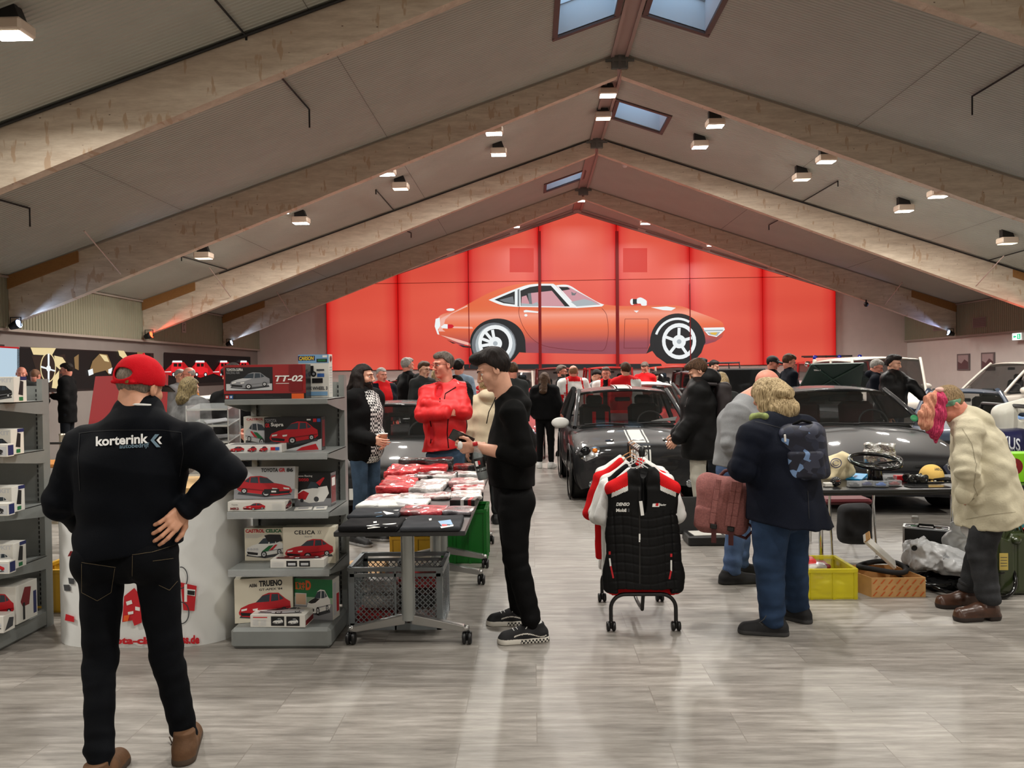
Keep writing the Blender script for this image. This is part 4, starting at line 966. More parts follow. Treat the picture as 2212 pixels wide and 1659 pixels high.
def mk_head(root, J, s=1.0, skin=SK1, hair=None, style='short', neck=True, res=.005, beard=None, blong=0.0, spec=False, jaw=1.0, nk=.056, extra=None, name='body', chunks=None, eyes=True):
  B = J['hb']; c = A(J['head']); S, T = head_sdf(c, B, s, A(J['neck']) if neck else None, nk, True, jaw)
  vs, F = S.mesh(res)
  def mf(cc):
    q = (cc - c) @ B.T / s; m = np.zeros(len(cc), int)
    m[(np.abs(q[:, 0]) < .022) & (np.abs(q[:, 2] + .0625) < .0115) & (q[:, 1] > .078)] = 1; return m
  ch = [(vs, F, None)] + (chunks or [])
  mats = [skin, LIP, EYEW, IRIS]
  if eyes:
    for q in (-1, 1):
      E = SDF(); ec = T(q * .031, .0725, .007); E.ell(ec, A([.0118] * 3) * s); v2, F2 = E.mesh(.0025 * s)
      cen = v2[F2].mean(1); iris = ((cen - ec) @ (B[1] * 1.0 + 0)) > .0098 * s
      ch.append((v2, F2[~iris], 2)); ch.append((v2, F2[iris], 3))
  if 'shL' in J:
    bs = top_sdf(J, .82, True, None, (.96, .96), -.016, 1, 0.0); vb, fb_ = bs.mesh(.03); ch.append((vb, fb_, 0))
  o = np_mesh(name, ch, mats, root, mf)
  if hair is not None and style:
    H = hair_sdf(c, B, s, style, T);
    if extra: extra(H, T, B)
    soft('hair', H, hair, max(res, .0045), root)
  if beard is not None: soft('beard', beard_sdf(c, B, s, T, blong), beard, max(res, .0045), root)
  if hair is not None:
    for q in (-1, 1):
      mb = MB(); mb.tube([T(q * .012, .0985, .028), T(q * .028, .094, .034), T(q * .047, .080, .028)], [.0028 * s, .0036 * s, .002 * s], 6)
      part(mb, 'eyebrow', hair, root)
  if spec: glasses(root, T, B, s)
  return T
def far_person(label, px, py, Y, yaw, top=C_BLACK, legs=C_DJEAN, hair=HBR, style='short', skin=SK1, arms='down', b=1.0, lean=0.0, hy=0.0, hp=6.0, shoes=(RUB, RUB), spec=False, beard=None, thick=.014, hem=.05, legsOn=True, topfn=None, mats=None, h=None, tw=0, group=None, hood=None, flare=1.0, coat=0.0, hands=True, cap=None, name='person', jaw=1.0, blong=0, collar=None):
  J = std_joints(px, py, Y, yaw, lean, tw, arms, h, b, hy, hp); k = J['k']; up = A([0, 0, 1.0])
  root = thing(name, label, 'person', (J['pel'][0], J['pel'][1], 0), group=group)
  far = Y > 9.5; rc = .016 if far else .011; rh = .0085 if far else .006
  hc = []
  if hands:
    for q, sg in (('L', -1), ('R', 1)):
      d = nrm(A(J['wr' + q]) - A(J['el' + q])); n = -J['x'] * sg; hs = hand_sdf(J['wr' + q], d, n, J['fwd'] if abs(d[2]) > .6 else up, .4, .98)
      v_, F_ = hs.mesh(.0065 if far else .005); hc.append((v_, F_, 0))
  T = mk_head(root, J, k * .99, skin, hair, style, True, rh, beard, blong, spec, jaw, chunks=hc, eyes=not far)
  S = top_sdf(J, b, True, J['pel'] - up * (.04 + coat), (.97, .97), thick, flare)
  S.fn(lambda P: .006 * wob(P, 26, px));
  S.half(J['pel'] - up * (hem + coat), -up); S.ell(A(J['neck']) + up * .07, [.066, .066, .09], k=.01, op='s')
  S.cone(A(J['neck']) - J['x'] * .0 - up * .0, A(J['neck']) + up * .03, .075, .068, k=.02) if collar else None
  if collar: S.ell(A(J['neck']) + up * .075 + J['fwd'] * .015, [.06, .06, .10], k=.01, op='s')
  if hood: S.ell(A(J['neck']) - J['fwd'] * .085 + up * .01, [.10, .075, .07], k=.03)
  tm = mats or [top]
  soft('jacket', S, tm, rc, root, topfn(J) if topfn else None)
  if legsOn:
    Lg = leg_sdf(J, k * (.9 + .1 * b), .004); Lg.half(A([0, 0, .10]), [0, 0, -1.0]); soft('trousers', Lg, legs, rc, root)
    for q in 'LR': shoe(root, J['an' + q], J['toe' + q], list(shoes), res=.010)
  if cap: cap_part(root, T, J['hb'], k, cap)
  return root, J, T
def cap_part(root, T, B, s, mt, brim=True, back=False):
  S = SDF(); S.ell(T(0, -.012, .045), A([.086, .104, .088]) * s, B); S.half(T(0, 0, .040), -(B[2] + B[1] * .10))
  if brim:
    S.cone(T(0, .08, .048), T(0, .150, .040), .034 * s, .036 * s, k=.01, side=B[0], ratio=1.9)
    S.fn(lambda P: np.maximum(0, np.where(((P - T(0, .092, .0)) @ B[1]) > 0, np.abs((P - T(0, .1, .047)) @ B[2]) - .004, -1.0)), 'd')
  o = soft('cap', S, mt, .005, root); return o
# ================================================================ marks laid on curved surfaces
class Caster:
  def __init__(s, *objs):
    vs = []; fs = []
    for o in objs:
      off = Vector(o.location); p = o.parent
      while p is not None: off = off + p.location; p = p.parent
      k = len(vs); vs += [v.co + off for v in o.data.vertices]; fs += [[i + k for i in p.vertices] for p in o.data.polygons]
    s.t = BVHTree.FromPolygons(vs, fs)
  def hit(s, px, py, lift=.003):
    o = VC((0, 0, CAMZ)); d = ray(px, py).normalized(); h = s.t.ray_cast(o, d)
    if h[0] is None: return None
    return h[0] - d * lift
def decal(cast, name, items, root, lift=.003):
  """items: list of (material, [polygons in photo pixels]) laid on the surface"""
  mb = MB(); lift0 = lift
  for k_, (mt, polys) in enumerate(items):
    mb.mat(mt); lift = lift0 * (1 + .25 * k_)
    for P_ in polys:
      q = [cast.hit(x, y, lift) for (x, y) in P_]
      if all(v is not None for v in q): mb.add(q, [tuple(range(len(q)))])
  o = mb.build(name, None, root, fix=False)
  if root is not None: local(o)
  return o
def strokes(cast, name, mt, lines, root, w_=.6):
  for l in lines: decal(cast, name, [(mt, line_px(l, w_))], root)
def text_px(t, x0, y0, x1, y1, bold=0.0, shear=0.0, slope=0.0, spacing=1.0):
  vs, fs = text_fit(t, x1 - x0, y1 - y0, bold, shear, spacing)
  return [[(x0 + vs[i][0], y1 - vs[i][1] + slope * vs[i][0]) for i in f] for f in fs]
def line_px(pts, w_=.6):
  out = []
  for a, c in zip(pts, pts[1:]):
    dx, dy = c[0] - a[0], c[1] - a[1]; l = math.hypot(dx, dy) or 1; n = max(1, int(l / 8)); nx, ny = -dy / l * w_, dx / l * w_
    for i in range(n):
      p = (a[0] + dx * i / n, a[1] + dy * i / n); q = (a[0] + dx * (i + 1) / n, a[1] + dy * (i + 1) / n)
      out.append([(p[0] + nx, p[1] + ny), (q[0] + nx, q[1] + ny), (q[0] - nx, q[1] - ny), (p[0] - nx, p[1] - ny)])
  return out
def PX(Y, **kw): return {k: A(W(v[0], v[1], Y + (v[2] if len(v) > 2 else 0))) for k, v in kw.items()}
INKW = M('print_ink_white', (228, 228, 226), .6); INKR = M('print_ink_red', (190, 24, 32), .6); INKB = M('print_ink_black', (20, 20, 22), .5)
UP = A([0, 0, 1.0])
# ================================================================ man in red cap, seen from behind
J = PX(3.22, head=(303, 838, .05), neck=(300, 905), chest=(283, 1000), pel=(276, 1165), shL=(184, 966), shR=(420, 956), elL=(134, 1082, 0), wrL=(196, 1148, .17), elR=(492, 1022, .02), wrR=(408, 1093, -.02),
   hipL=(222, 1205), hipR=(336, 1198), knL=(216, 1432, -.05), knR=(360, 1418, .03), anL=(214, 1640, -.22), anR=(400, 1582, .05))
J['fwd'] = A([-.05, 1, 0]); J['x'] = A([1, .05, 0]); J['but'] = A([0, -1, 0])
J['hb'] = basis(166, 12, -2)
root = thing('person', 'person in red cap and navy jacket with printed back, seen from behind, hand on hip', 'person', (J['pel'][0], J['pel'][1], 0))
hs = hand_sdf(J['wrR'] - A([.012, 0, .01]), A(W(380, 1122, 3.14)) - J['wrR'], A([-.3, .9, .2]), A([-.5, -.2, -.9]), [.35, .4, .45, .5], 1.08, .5, .2)
v1, f1 = hs.mesh(.0035);
hl = hand_sdf(J['wrL'], A([.7, .3, -.4]), A([0, .9, 0]), A([0, .3, 1]), .5, 1.05); v2, f2 = hl.mesh(.005)
hx = HAIR('shaved', (92, 84, 76), (140, 126, 112))
T = mk_head(root, J, 1.02, SK3, hx, 'crew', True, .004, nk=.066, chunks=[(v1, f1, 0), (v2, f2, 0)])
B = J['hb']
cm = CLOTH('cap_red', (200, 16, 30), .05)
S = SDF(); S.ell(T(0, -.012, .040), A([.092, .112, .100]) * 1.02, B); S.half(T(0, 0, .010), -(B[2] - B[1] * .14)); S.ell(T(0, -.125, .038), [.046, .05, .024], k=.006, op='s')
S.fn(lambda P: .0014 * wob(P, 60)); S.cone(T(-.05, -.102, .006), T(.05, -.102, .006), .008, k=.004); S.cone(T(0, -.012, .142), T(0, -.012, .144), .006, k=.004)
S.ell(T(0, -.012, .037), A([.085, .105, .096]) * 1.02, B, k=.003, op='s')
cap = soft('cap', S, cm, .004, root)
mb = MB(); q = [T(a, .085 + l, .032 - .02 * l / .07 - .9 * a * a) for l in (0, .07) for a in ()]
P = [[T(a, .078 + .028 * (1 - (a / .075) ** 2) + l * (1 - .35 * (a / .075) ** 2), .036 - .25 * l - 1.6 * a * a) for a in [-.075 + .0125 * i for i in range(13)]] for l in (0, .025, .05, .07)]
mb.grid([[Vector(p) for p in r] for r in P]); o = mb.build('cap_brim', M('cap_brim_dark', (26, 20, 22), .7), root); local(o); sm_ = o.modifiers.new('t', 'SOLIDIFY'); sm_.thickness = .004
mb = MB(); mb.box(T(.03, -.112, .006), (.016, .004, .014), Matrix(B).transposed(), .002); part(mb, 'cap_buckle', M('brass', (140, 110, 60), .4, .8), root)
JM = M('navy_softshell', (7, 10, 16), .75, spec=.1, noise_amt=.10, nscale=6, bump=.12, bscale=320)
S = top_sdf(J, 1.2, True, A(W(277, 1205, 3.22)), (1, .96), .006, 1.0, .009, armr=1.16, depth=.92)
S.cone(W(277, 1185, 3.22), W(277, 1200, 3.22), .155, .155, k=.02, side=[1, 0, 0], ratio=1.36)
S.cone(W(297, 925, 3.22), W(300, 893, 3.25), .115, .094, k=.03, side=[1, 0, 0], ratio=1.12); S.ell(W(303, 868, 3.30), [.092, .095, .062], k=.008, op='s')
S.half(W(277, 1188, 3.22), A([.13, 0, -1.0]))
fold0 = lambda P: .007 * np.sin(30 * P[:, 2] + 14 * P[:, 0] + 3 * np.sin(9 * P[:, 0] + 6 * P[:, 2])) * np.clip((1.12 - P[:, 2]) / .35, 0, 1) + .004 * wob(P, 22)
S.fn(fold0)
jk = soft('jacket', S, JM, .007, root)
cs = Caster(jk)
decal(cs, 'printed_lettering', [(INKW, text_px('korterink', 207, 943, 320, 964, .03, slope=-.06)), (M('ink_steelblue', (96, 122, 138), .6), text_px('autobedrijf', 258, 959, 322, 972, .012, slope=-.05) + [[(325, 951), (335, 938), (344, 938), (333, 951)], [(325, 951), (333, 951), (347, 966), (338, 966)]]),
   (INKW, [[(338, 951), (345, 943), (350, 943), (344, 951)], [(338, 951), (344, 951), (350, 959), (345, 959)]])], root, .006)
decal(cs, 'back_seam', [(M('seam_dark', (8, 10, 16), .8), line_px([(170, 936), (200, 932), (250, 929), (300, 929), (350, 929), (392, 934)], .7) + line_px([(172, 935), (168, 990), (172, 1060)], .7) + line_px([(392, 934), (396, 980), (388, 1030)], .7))], root)
mb = MB(); nc = A(J['neck']) + A([.004, .02, .050]); mb.tube([Vector(nc + A([.068 * cos(a), .068 * sin(a), -.012 * sin(a)])) for a in [i * PI / 12 for i in range(24)]], .007, 6, closed=True); part(mb, 'shirt_collar', C_WHITE, root)
DJ = M('dark_denim', (9, 11, 15), .8, spec=.1, noise_amt=.3, nscale=5, bump=.2, bscale=400)
S = leg_sdf(J, .99, .003, .006, hems=(1.0, 1.0)); S.half(A([0, 0, .055]), [0, 0, -1.0]); S.fn(lambda P: .003 * wob(P, 30)); S.half(J['pel'] + UP * .11, UP)
tr = soft('jeans', S, DJ, .007, root); cs = Caster(tr); ST = M('denim_stitch', (92, 80, 58), .8)
strokes(cs, 'stitching', ST, ([(182, 1196), (230, 1199), (290, 1198), (330, 1192), (385, 1175)], [(286, 1200), (285, 1262)], [(176, 1215), (250, 1226)], [(176, 1218), (176, 1280), (210, 1298), (240, 1280), (248, 1228)], [(330, 1212), (375, 1206)], [(343, 1264), (366, 1275), (384, 1255)]), root, .5)
BRN = M('suede_brown', (92, 62, 36), .8, noise_amt=.2, nscale=14, bump=.2); SOLEB = M('sole_brown', (66, 52, 40), .7)
o = shoe(root, J['anR'] + A([.01, -.02, 0]), J['anR'] + A([-.28, .9, 0]), [BRN, SOLEB], L=.30, res=.005, H=.12, wd=1.08)
o = shoe(root, J['anL'] + A([0, -.0, 0]), J['anL'] + A([-.1, .9, 0]), [BRN, SOLEB], L=.30, res=.005, H=.11, wd=1.05)
mb = MB(); mb.tube([W(366, 1592, 3.38), W(372, 1606, 3.34), W(358, 1622, 3.36)], .003, 5); part(mb, 'shoe_lace', M('lace_brown', (60, 40, 24), .8), root)
# ================================================================ man in black hoodie, profile
Y = 4.8
J = PX(Y, head=(1066, 800), neck=(1093, 866, .01), chest=(1106, 955), pel=(1107, 1068), shL=(1108, 893, -.16), shR=(1104, 893, .17), elL=(1136, 988, -.22), wrL=(1028, 966, -.14), elR=(1120, 988, .24), wrR=(1020, 962, .10),
   hipL=(1112, 1085, -.09), hipR=(1106, 1085, .09), knL=(1114, 1205, -.11), knR=(1110, 1200, .10), anL=(1152, 1352, -.16), anR=(1122, 1320, .16))
J['fwd'] = A([-1, 0, 0]); J['x'] = A([0, 1, 0]); J['but'] = A([.6, 0, 0]); J['hb'] = basis(-84, 24, 0)
root = thing('person', 'young person in black hoodie, black jeans and checkered skate shoes, looking at a phone', 'person', (J['pel'][0], J['pel'][1], 0))
fa = SDF(); fa.cone(L3(J['elL'], J['wrL'], .3), J['wrL'], .040, .027, k=.01, side=[0, 0, 1], ratio=1.12); v0, f0 = fa.mesh(.005)
fb = SDF(); fb.cone(L3(J['elR'], J['wrR'], .3), J['wrR'], .040, .027, k=.01); v3, f3 = fb.mesh(.006)
h1 = hand_sdf(J['wrL'], A(W(1000, 968, 4.66)) - J['wrL'], A([-.2, .95, .25]), A([-.2, 0, 1.0]), [.75, .85, .9, 1.0], 1.0, .3, .75); v1, f1 = h1.mesh(.0035)
h2 = hand_sdf(J['wrR'], A([-.9, -.35, .15]), A([-.1, -.8, .5]), A([-.2, 0, 1.0]), [.6, .7, .8, .9], 1.0, .3, .6); v2, f2 = h2.mesh(.0035)
def quiff(H, T, B): H.ell(T(0, .065, .105), [.05, .045, .034], k=.03)
T = mk_head(root, J, 1.0, SK1, HB, 'tall', True, .0035, nk=.06, chunks=[(v0, f0, 0), (v3, f3, 0), (v1, f1, 0), (v2, f2, 0)], extra=quiff)
S = top_sdf(J, 1.0, True, A(W(1106, 1060, Y)), (.42, .42), .014, .95, .006, armr=1.05, depth=.96)
S.ell(A(W(1083, 1000, Y)), [.07, .13, .12], k=.08)
S.cone(W(1100, 866, Y), W(1108, 858, Y), .085, .075, k=.03, side=[0, 1, 0], ratio=1.2); S.ell(W(1128, 872, Y), [.06, .12, .055], k=.03); S.ell(W(1078, 838, Y), [.08, .085, .075], k=.012, op='s')
S.half(W(1107, 1048, Y), [0, 0, -1]); S.fn(lambda P: .005 * wob(P, 26) + .004 * np.sin(45 * P[:, 2] + 10 * P[:, 0]) * np.clip((1.2 - P[:, 2]) / .25, 0, 1))
HD = M('black_sweat', (9, 9, 9), .85, spec=.12, noise_amt=.1, bump=.15, bscale=300)
jk = soft('hoodie', S, HD, .006, root); cs = Caster(jk)
decal(cs, 'chest_print', [(M('ink_red2', (170, 30, 36), .6), [[(1057, 900), (1062, 889), (1066, 896), (1066, 914), (1057, 914)]]), (M('ink_cream', (200, 190, 170), .6), [[(1060, 903), (1064, 900), (1064, 908), (1060, 908)]]), (INKW, line_px([(1057, 918), (1066, 918)], 1) + line_px([(1057, 923), (1066, 923)], 1) + line_px([(1057, 930), (1067, 930)], 1.8))], root)
mb = MB(); mb.tube([W(1071, 858, 4.66), W(1066, 870, 4.65), W(1056, 890, 4.64), W(1051, 915, 4.64)], .003, 5); part(mb, 'drawstring', HD, root)
S = leg_sdf(J, .98, .012, .005, hems=(.93, .93)); S.fn(lambda P: .003 * wob(P, 34)); S.half(J['pel'] + UP * .11, UP)
BJ = M('black_jeans', (9, 9, 10), .8, spec=.12, noise_amt=.2, bump=.2, bscale=300); tr = soft('jeans', S, BJ, .0065, root)
decal(Caster(tr), 'pocket_tag', [(INKW, [[(1152, 1052), (1157, 1052), (1155, 1048)], [(1111, 1050), (1113, 1050), (1113, 1052), (1111, 1052)]])], root)
CANV = M('black_canvas', (20, 20, 22), .85)
def skate(an, toe, lab):
  an = A(an); d = A(toe) - an; d[2] = 0; d = nrm(d); x = np.cross(d, UP); base = an.copy(); base[2] = 0; Q = lambda a, l, z: base + x * a + d * l + UP * z
  S = SDF(); S.cone(Q(0, -.055, .05), Q(0, .05, .055), .043, .045, k=.02); S.cone(Q(0, .05, .05), Q(0, .165, .032), .046, .040, k=.03); S.cone(Q(0, -.03, .06), Q(0, -.03, .10), .046, .042, k=.02)
  S.cone(Q(0, -.058, .012), Q(0, .165, .012), .047, .052, k=.006); S.half(Q(0, 0, 0), -UP); S.half(Q(0, 0, .115), UP)
  def mf(c):
    s_ = (c - base) @ d; z = c[:, 2]; m = np.zeros(len(c), int); m[z < .032] = 1
    m[(z < .026) & (z > .004) & (s_ < .08) & (((np.floor(s_ / .011) + np.floor((z - .004) / .011)) % 2) > 0)] = 2
    st = np.abs(z - (.052 + .012 * np.sin(s_ * 30))) < .0035; m[st & (s_ > -.08) & (s_ < .12) & (z > .036)] = 1; return m
  soft('shoe', S, [CANV, RUBW, M('checker_black', (16, 16, 16), .6)], .0035, root, mf)
  mb = MB()
  for i in range(4):
    l = .05 + .022 * i; mb.tube([Q(-.022, l, .092 - .2 * (l - .05)), Q(0, l + .008, .101 - .22 * (l - .05)), Q(.022, l, .092 - .2 * (l - .05))], .0028, 5)
  mb.tube([Q(0, .05, .10), Q(-.03, .03, .11), Q(-.04, .06, .075)], .0028, 5); mb.tube([Q(0, .05, .10), Q(.03, .03, .11), Q(.04, .07, .07)], .0028, 5); part(mb, 'shoe_lace', INKW, root)
  S = SDF(); S.cone(Q(0, -.03, .08), an + UP * .05, .040, .042); soft('sock', S, C_WHITE, .008, root)
skate(J['anL'] - A([.005, 0, 0]), J['anL'] + A([-.9, -.16, 0]), ''); skate(J['anR'] - A([.0, 0, 0]), J['anR'] + A([-.95, -.05, 0]), '')
HOOD = J; HROOT = root
ph = MB(); c = A(W(997, 947, 4.70)); dv = nrm(A([-.75, -.2, .38])); sv = nrm(np.cross(dv, [0.2, .95, .2])); Rm = Matrix([nrm(np.cross(dv, sv)), dv, sv]).transposed()
ph.box(c, (.009, .15, .072), Rm, .003); o = ph.build('phone', M('phone_black', (14, 14, 16), .2, coat=1)); tag(o, 'black phone held by the young man in the black hoodie', 'phone')
S = SDF(); S.ell(W(994, 962, 4.62), [.016, .016, .026]); tag(soft('earbud_case', S, M('white_gloss', (232, 230, 226), .2), .004), 'small white oval case in the hand of the man in the black hoodie', 'case')
bt = thing('cola_bottle', 'plastic cola bottle half full, hanging from the hand of the man in the black hoodie', 'bottle', W(1043, 1035, 4.62))
Rb = ROTM(rad(14), 3, 'Y'); Rb = ROTM(rad(-12), 3, 'Y'); c0 = W(1044, 1036, 4.62)
PET = M('pet_plastic', (180, 190, 190), .08, alpha=.32); COLA = M('cola', (18, 6, 4), .1)
part(MB().lathe([(0, .0), (.028, 0), (.033, .01), (.033, .05), (.031, .055), (.033, .06), (.033, .13), (.026, .165), (.013, .195), (.012, .215)], c0, 20, Rb), 'bottle_body', PET, bt)
part(MB().lathe([(0, .002), (.027, .002), (.032, .012), (.032, .085), (0, .085)], c0, 20, Rb), 'cola', COLA, bt)
part(MB().lathe([(.0335, .075), (.034, .076), (.034, .135), (.0335, .136)], c0, 20, Rb), 'label', M('bottle_label', (22, 20, 20), .4), bt)
mb = MB(); lc = c0 + Rb @ VC((-.01, -.0345, .085)); f = Face(lc + Rb @ VC((-.012, 0, 0)), Rb @ VC((1, 0, 0)), Rb @ VC((0, 0, 1)), .03, .04, mb); f.rect(0, .1, .5, .9, INKW); f.rect(.55, .3, 1, .9, INKR); part(mb, 'label_print', None, bt)
part(MB().lathe([(0, .21), (.015, .21), (.015, .232), (0, .232)], c0, 14, Rb), 'bottle_cap', INKR, bt)
# ================================================================ man in red jacket, arms crossed
Y = 7.75
J = PX(Y, head=(957, 789), neck=(966, 832, .02), chest=(962, 875), pel=(962, 965), shR=(926, 850, .05), shL=(1000, 846, -.0), elR=(914, 893, -.10), wrR=(962, 892, -.22), elL=(1002, 888, -.14), wrL=(922, 873, -.13),
   hipR=(943, 985), hipL=(982, 985), knR=(945, 1080), knL=(985, 1080), anR=(943, 1130), anL=(988, 1130))
for q in 'LR': J['an' + q][2] = .09; J['kn' + q][2] = .50
J['fwd'] = A([-.35, -.93, 0]); J['x'] = A([-.93, .35, 0]); J['hb'] = basis(-52, 6, 0)
root = thing('person', 'tall person in bright red jacket and glasses, arms crossed, behind the shirt table', 'person', (J['pel'][0], J['pel'][1], 0))
h1 = hand_sdf(J['wrR'], A([.9, .1, .05]), A([0, 1, 0]), A([0, 0, 1.0]), .5, 1.0); v1, f1 = h1.mesh(.005); h2 = hand_sdf(J['wrL'] + A([.02, .06, 0]), A([-.5, .9, -.2]), A([.2, .9, 0]), A([0, 0, 1.0]), .6, .9); v2, f2 = h2.mesh(.005)
T = mk_head(root, J, 1.04, SK2, HDG, 'short', True, .0045, spec=True, jaw=1.08, nk=.06, chunks=[(v1, f1, 0), (v2, f2, 0)])
POLO = CLOTH('polo_red', (186, 36, 44), .1); S = top_sdf(J, 1.12, False, None, (0, 0), .0, 1); S.cone(J['neck'], J['neck'] + UP * .05, .07, .062, k=.02); S.half(W(962, 950, Y), -UP); S.ell(A(J['neck']) + A([-.03, -.05, .07]), [.045, .05, .07], k=.01, op='s'); soft('polo_shirt', S, POLO, .009, root)
S = top_sdf(J, 1.12, True, A(W(962, 975, Y)), (.98, .98), .026, 1.15, .008, armr=1.16)
S.ell(A(W(958, 935, Y)) + A([-.12, -.24, 0]), [.06, .17, .15], k=.015, op='s')
S.ell(A(W(955, 838, Y)) + A([-.03, -.18, .0]), [.05, .16, .10], k=.02, op='s')
S.cone(L3(J['elL'], J['wrL'], 0), L3(J['elL'], J['wrL'], .98), .066, .05, k=.012, wr=.008, wf=85); S.cone(J['elR'], L3(J['elR'], J['wrR'], .95), .066, .05, k=.012, wr=.008, wf=85)
S.cone(W(975, 832, Y + .06), W(985, 826, Y + .1), .09, .08, k=.03); S.ell(A(J['neck']) + A([0, 0, .085]), [.075, .085, .085], k=.01, op='s'); S.half(W(962, 970, Y), A([.12, 0, -1]))
S.fn(lambda P: .006 * wob(P, 26))
side_black = lambda c: (((c - J['chest']) @ nrm([.93, .3, 0]) > .19) & ((c - J['chest']) @ nrm([.35, .93, 0]) > -.03) | ((c[:, 2] > J['neck'][2] - .02) & (c[:, 1] > Y + .0))).astype(int)
jk = soft('jacket', S, [M('red_softshell', (212, 22, 26), .55, noise_amt=.08, bump=.1), C_BLACK], .009, root, side_black)
cs = Caster(jk); strokes(cs, 'zip', C_BLACK, ([(945, 838), (951, 852), (950, 868)], [(968, 905), (966, 935), (969, 968)], [(928, 903), (933, 930), (930, 958)], [(960, 862), (962, 850), (985, 836)]), root, 1.0); decal(cs, 'shoulder_logo', [(M('logo_pink', (240, 150, 150), .6), line_px([(988, 824), (991, 829)], 1.2))], root)
S = leg_sdf(J, 1.05, .012, .005); soft('jeans', S, C_JEAN, .012, root)
for q in 'LR': shoe(root, J['an' + q], J['an' + q] + A([-.3, -1, 0]), [RUB, RUB], res=.012)
# ================================================================ bearded long-haired man with paper cup
cupx = W(829, 945, 7.15)
root, J, T = far_person('person with very long dark hair, beard, black jacket and checked shirt, holding a paper cup', 785, 789, 7.4, 62, C_BLACK, C_JEAN, HB, 'long', SK1,
  ((W(812, 925, 7.5), W(824, 951, 7.35)), (W(762, 935, 7.25), W(806, 950, 7.12))), thick=.03, hem=.16, coat=.0, hp=2, hy=16, beard=HB, blong=.10, shoes=(RUB, M('sole_grey', (150, 150, 150), .7)), flare=1.05,
  topfn=lambda J: (lambda c: (((c - J['chest']) @ J['fwd'] > .085) & ((c - J['chest']) @ J['x'] < .085) & ((c - J['chest']) @ J['x'] > -.11) & (c[:, 2] < J['neck'][2] + .0) & (np.linalg.norm(c - J['elR'], axis=1) > .14)).astype(int)),
  mats=[C_BLACK, None])
m, nt, b = nodes_mat('checked_shirt'); L = nt.links; tc = N(nt, 'ShaderNodeTexCoord'); ck = N(nt, 'ShaderNodeTexChecker', i_Scale=46.0); L.new(tc.outputs['Object'], ck.inputs['Vector'])
ck.inputs['Color1'].default_value = (.02, .02, .022, 1); ck.inputs['Color2'].default_value = (.72, .72, .70, 1); L.new(ck.outputs[0], b.inputs['Base Color']); b.inputs['Roughness'].default_value = .8
for ch in root.children:
  if ch.name.startswith('jacket'): ch.data.materials[1] = m
def paper_cup(p, lab):
  r = thing('paper_cup', lab, 'cup', p); part(MB().lathe([(0, 0), (.026, 0), (.038, .09), (.040, .092), (.037, .093), (.035, .088), (.0, .08)], p, 20), 'cup_body', M('cup_paper', (200, 150, 120), .6), r)
  part(MB().lathe([(.0385, .088), (.0415, .091), (.0385, .095), (.036, .092)], p, 20), 'rim', C_WHITE, r); return r
paper_cup(W(829, 958, 7.12), 'paper cup in the hand of the long-haired bearded man')
# ================================================================ bald man in grey sweatshirt
Y = 5.95
J = PX(Y, head=(1655, 836, .08), neck=(1612, 866), chest=(1600, 915), pel=(1587, 1000), shR=(1590, 893, -.15), shL=(1622, 888, .15), elR=(1578, 958, -.20), wrR=(1620, 1003, -.12), elL=(1640, 955, .2), wrL=(1680, 985, .15),
   hipR=(1586, 1015, -.08), hipL=(1596, 1015, .10), knR=(1592, 1115, -.08), knL=(1602, 1110, .12), anR=(1580, 1222, -.07), anL=(1600, 1218, .16))
for q in 'LR': J['an' + q][2] = .10
J['fwd'] = nrm([.9, .35, 0]); J['x'] = nrm([.35, -.9, 0]); J['but'] = A([-.7, -.2, 0]); J['hb'] = basis(112, 38, 0)
root = thing('person', 'bald person with glasses in a grey sweatshirt, bending over the bric-a-brac table', 'person', (J['pel'][0], J['pel'][1], 0))
h1 = hand_sdf(J['wrR'], J['wrR'] - J['elR'], A([0, .9, 0]), UP, .5, 1.0); v1, f1 = h1.mesh(.005); h2 = hand_sdf(J['wrL'], J['wrL'] - J['elL'], A([0, -.9, 0]), UP, .5, 1.0); v2, f2 = h2.mesh(.006)
T = mk_head(root, J, 1.08, SK2, None, None, True, .0042, spec=True, nk=.062, chunks=[(v1, f1, 0), (v2, f2, 0)])
S = top_sdf(J, 1.16, True, A(W(1585, 1012, Y)), (.95, .95), .014, .97, .008, armr=1.12); S.half(W(1586, 1003, Y), -UP); S.ell(A(J['neck']) + A([.05, 0, .07]), [.068, .07, .07], k=.01, op='s')
S.fn(lambda P: .006 * wob(P, 24)); o = soft('sweatshirt', S, M('grey_sweat', (132, 134, 136), .9, noise_amt=.1, nscale=160), .0085, root)
decal(Caster(o), 'back_print', [(INKR, [[(1558, 875), (1562, 873), (1563, 878), (1559, 880)]])], root)
S = leg_sdf(J, 1.0, .016, .006, hems=(.98, .98)); S.half(J['pel'] + UP * .10, UP); S.fn(lambda P: .004 * wob(P, 30)); soft('jeans', S, CLOTH('jeans_blue', (74, 94, 128), .3), .009, root)
shoe(root, J['anR'], J['anR'] + A([1, .1, 0]), [M('black_mesh', (20, 20, 22), .8), RUB], L=.30, res=.006); shoe(root, J['anL'], J['anL'] + A([1, .35, 0]), [MATS['black_mesh'], RUB], L=.30, res=.007)
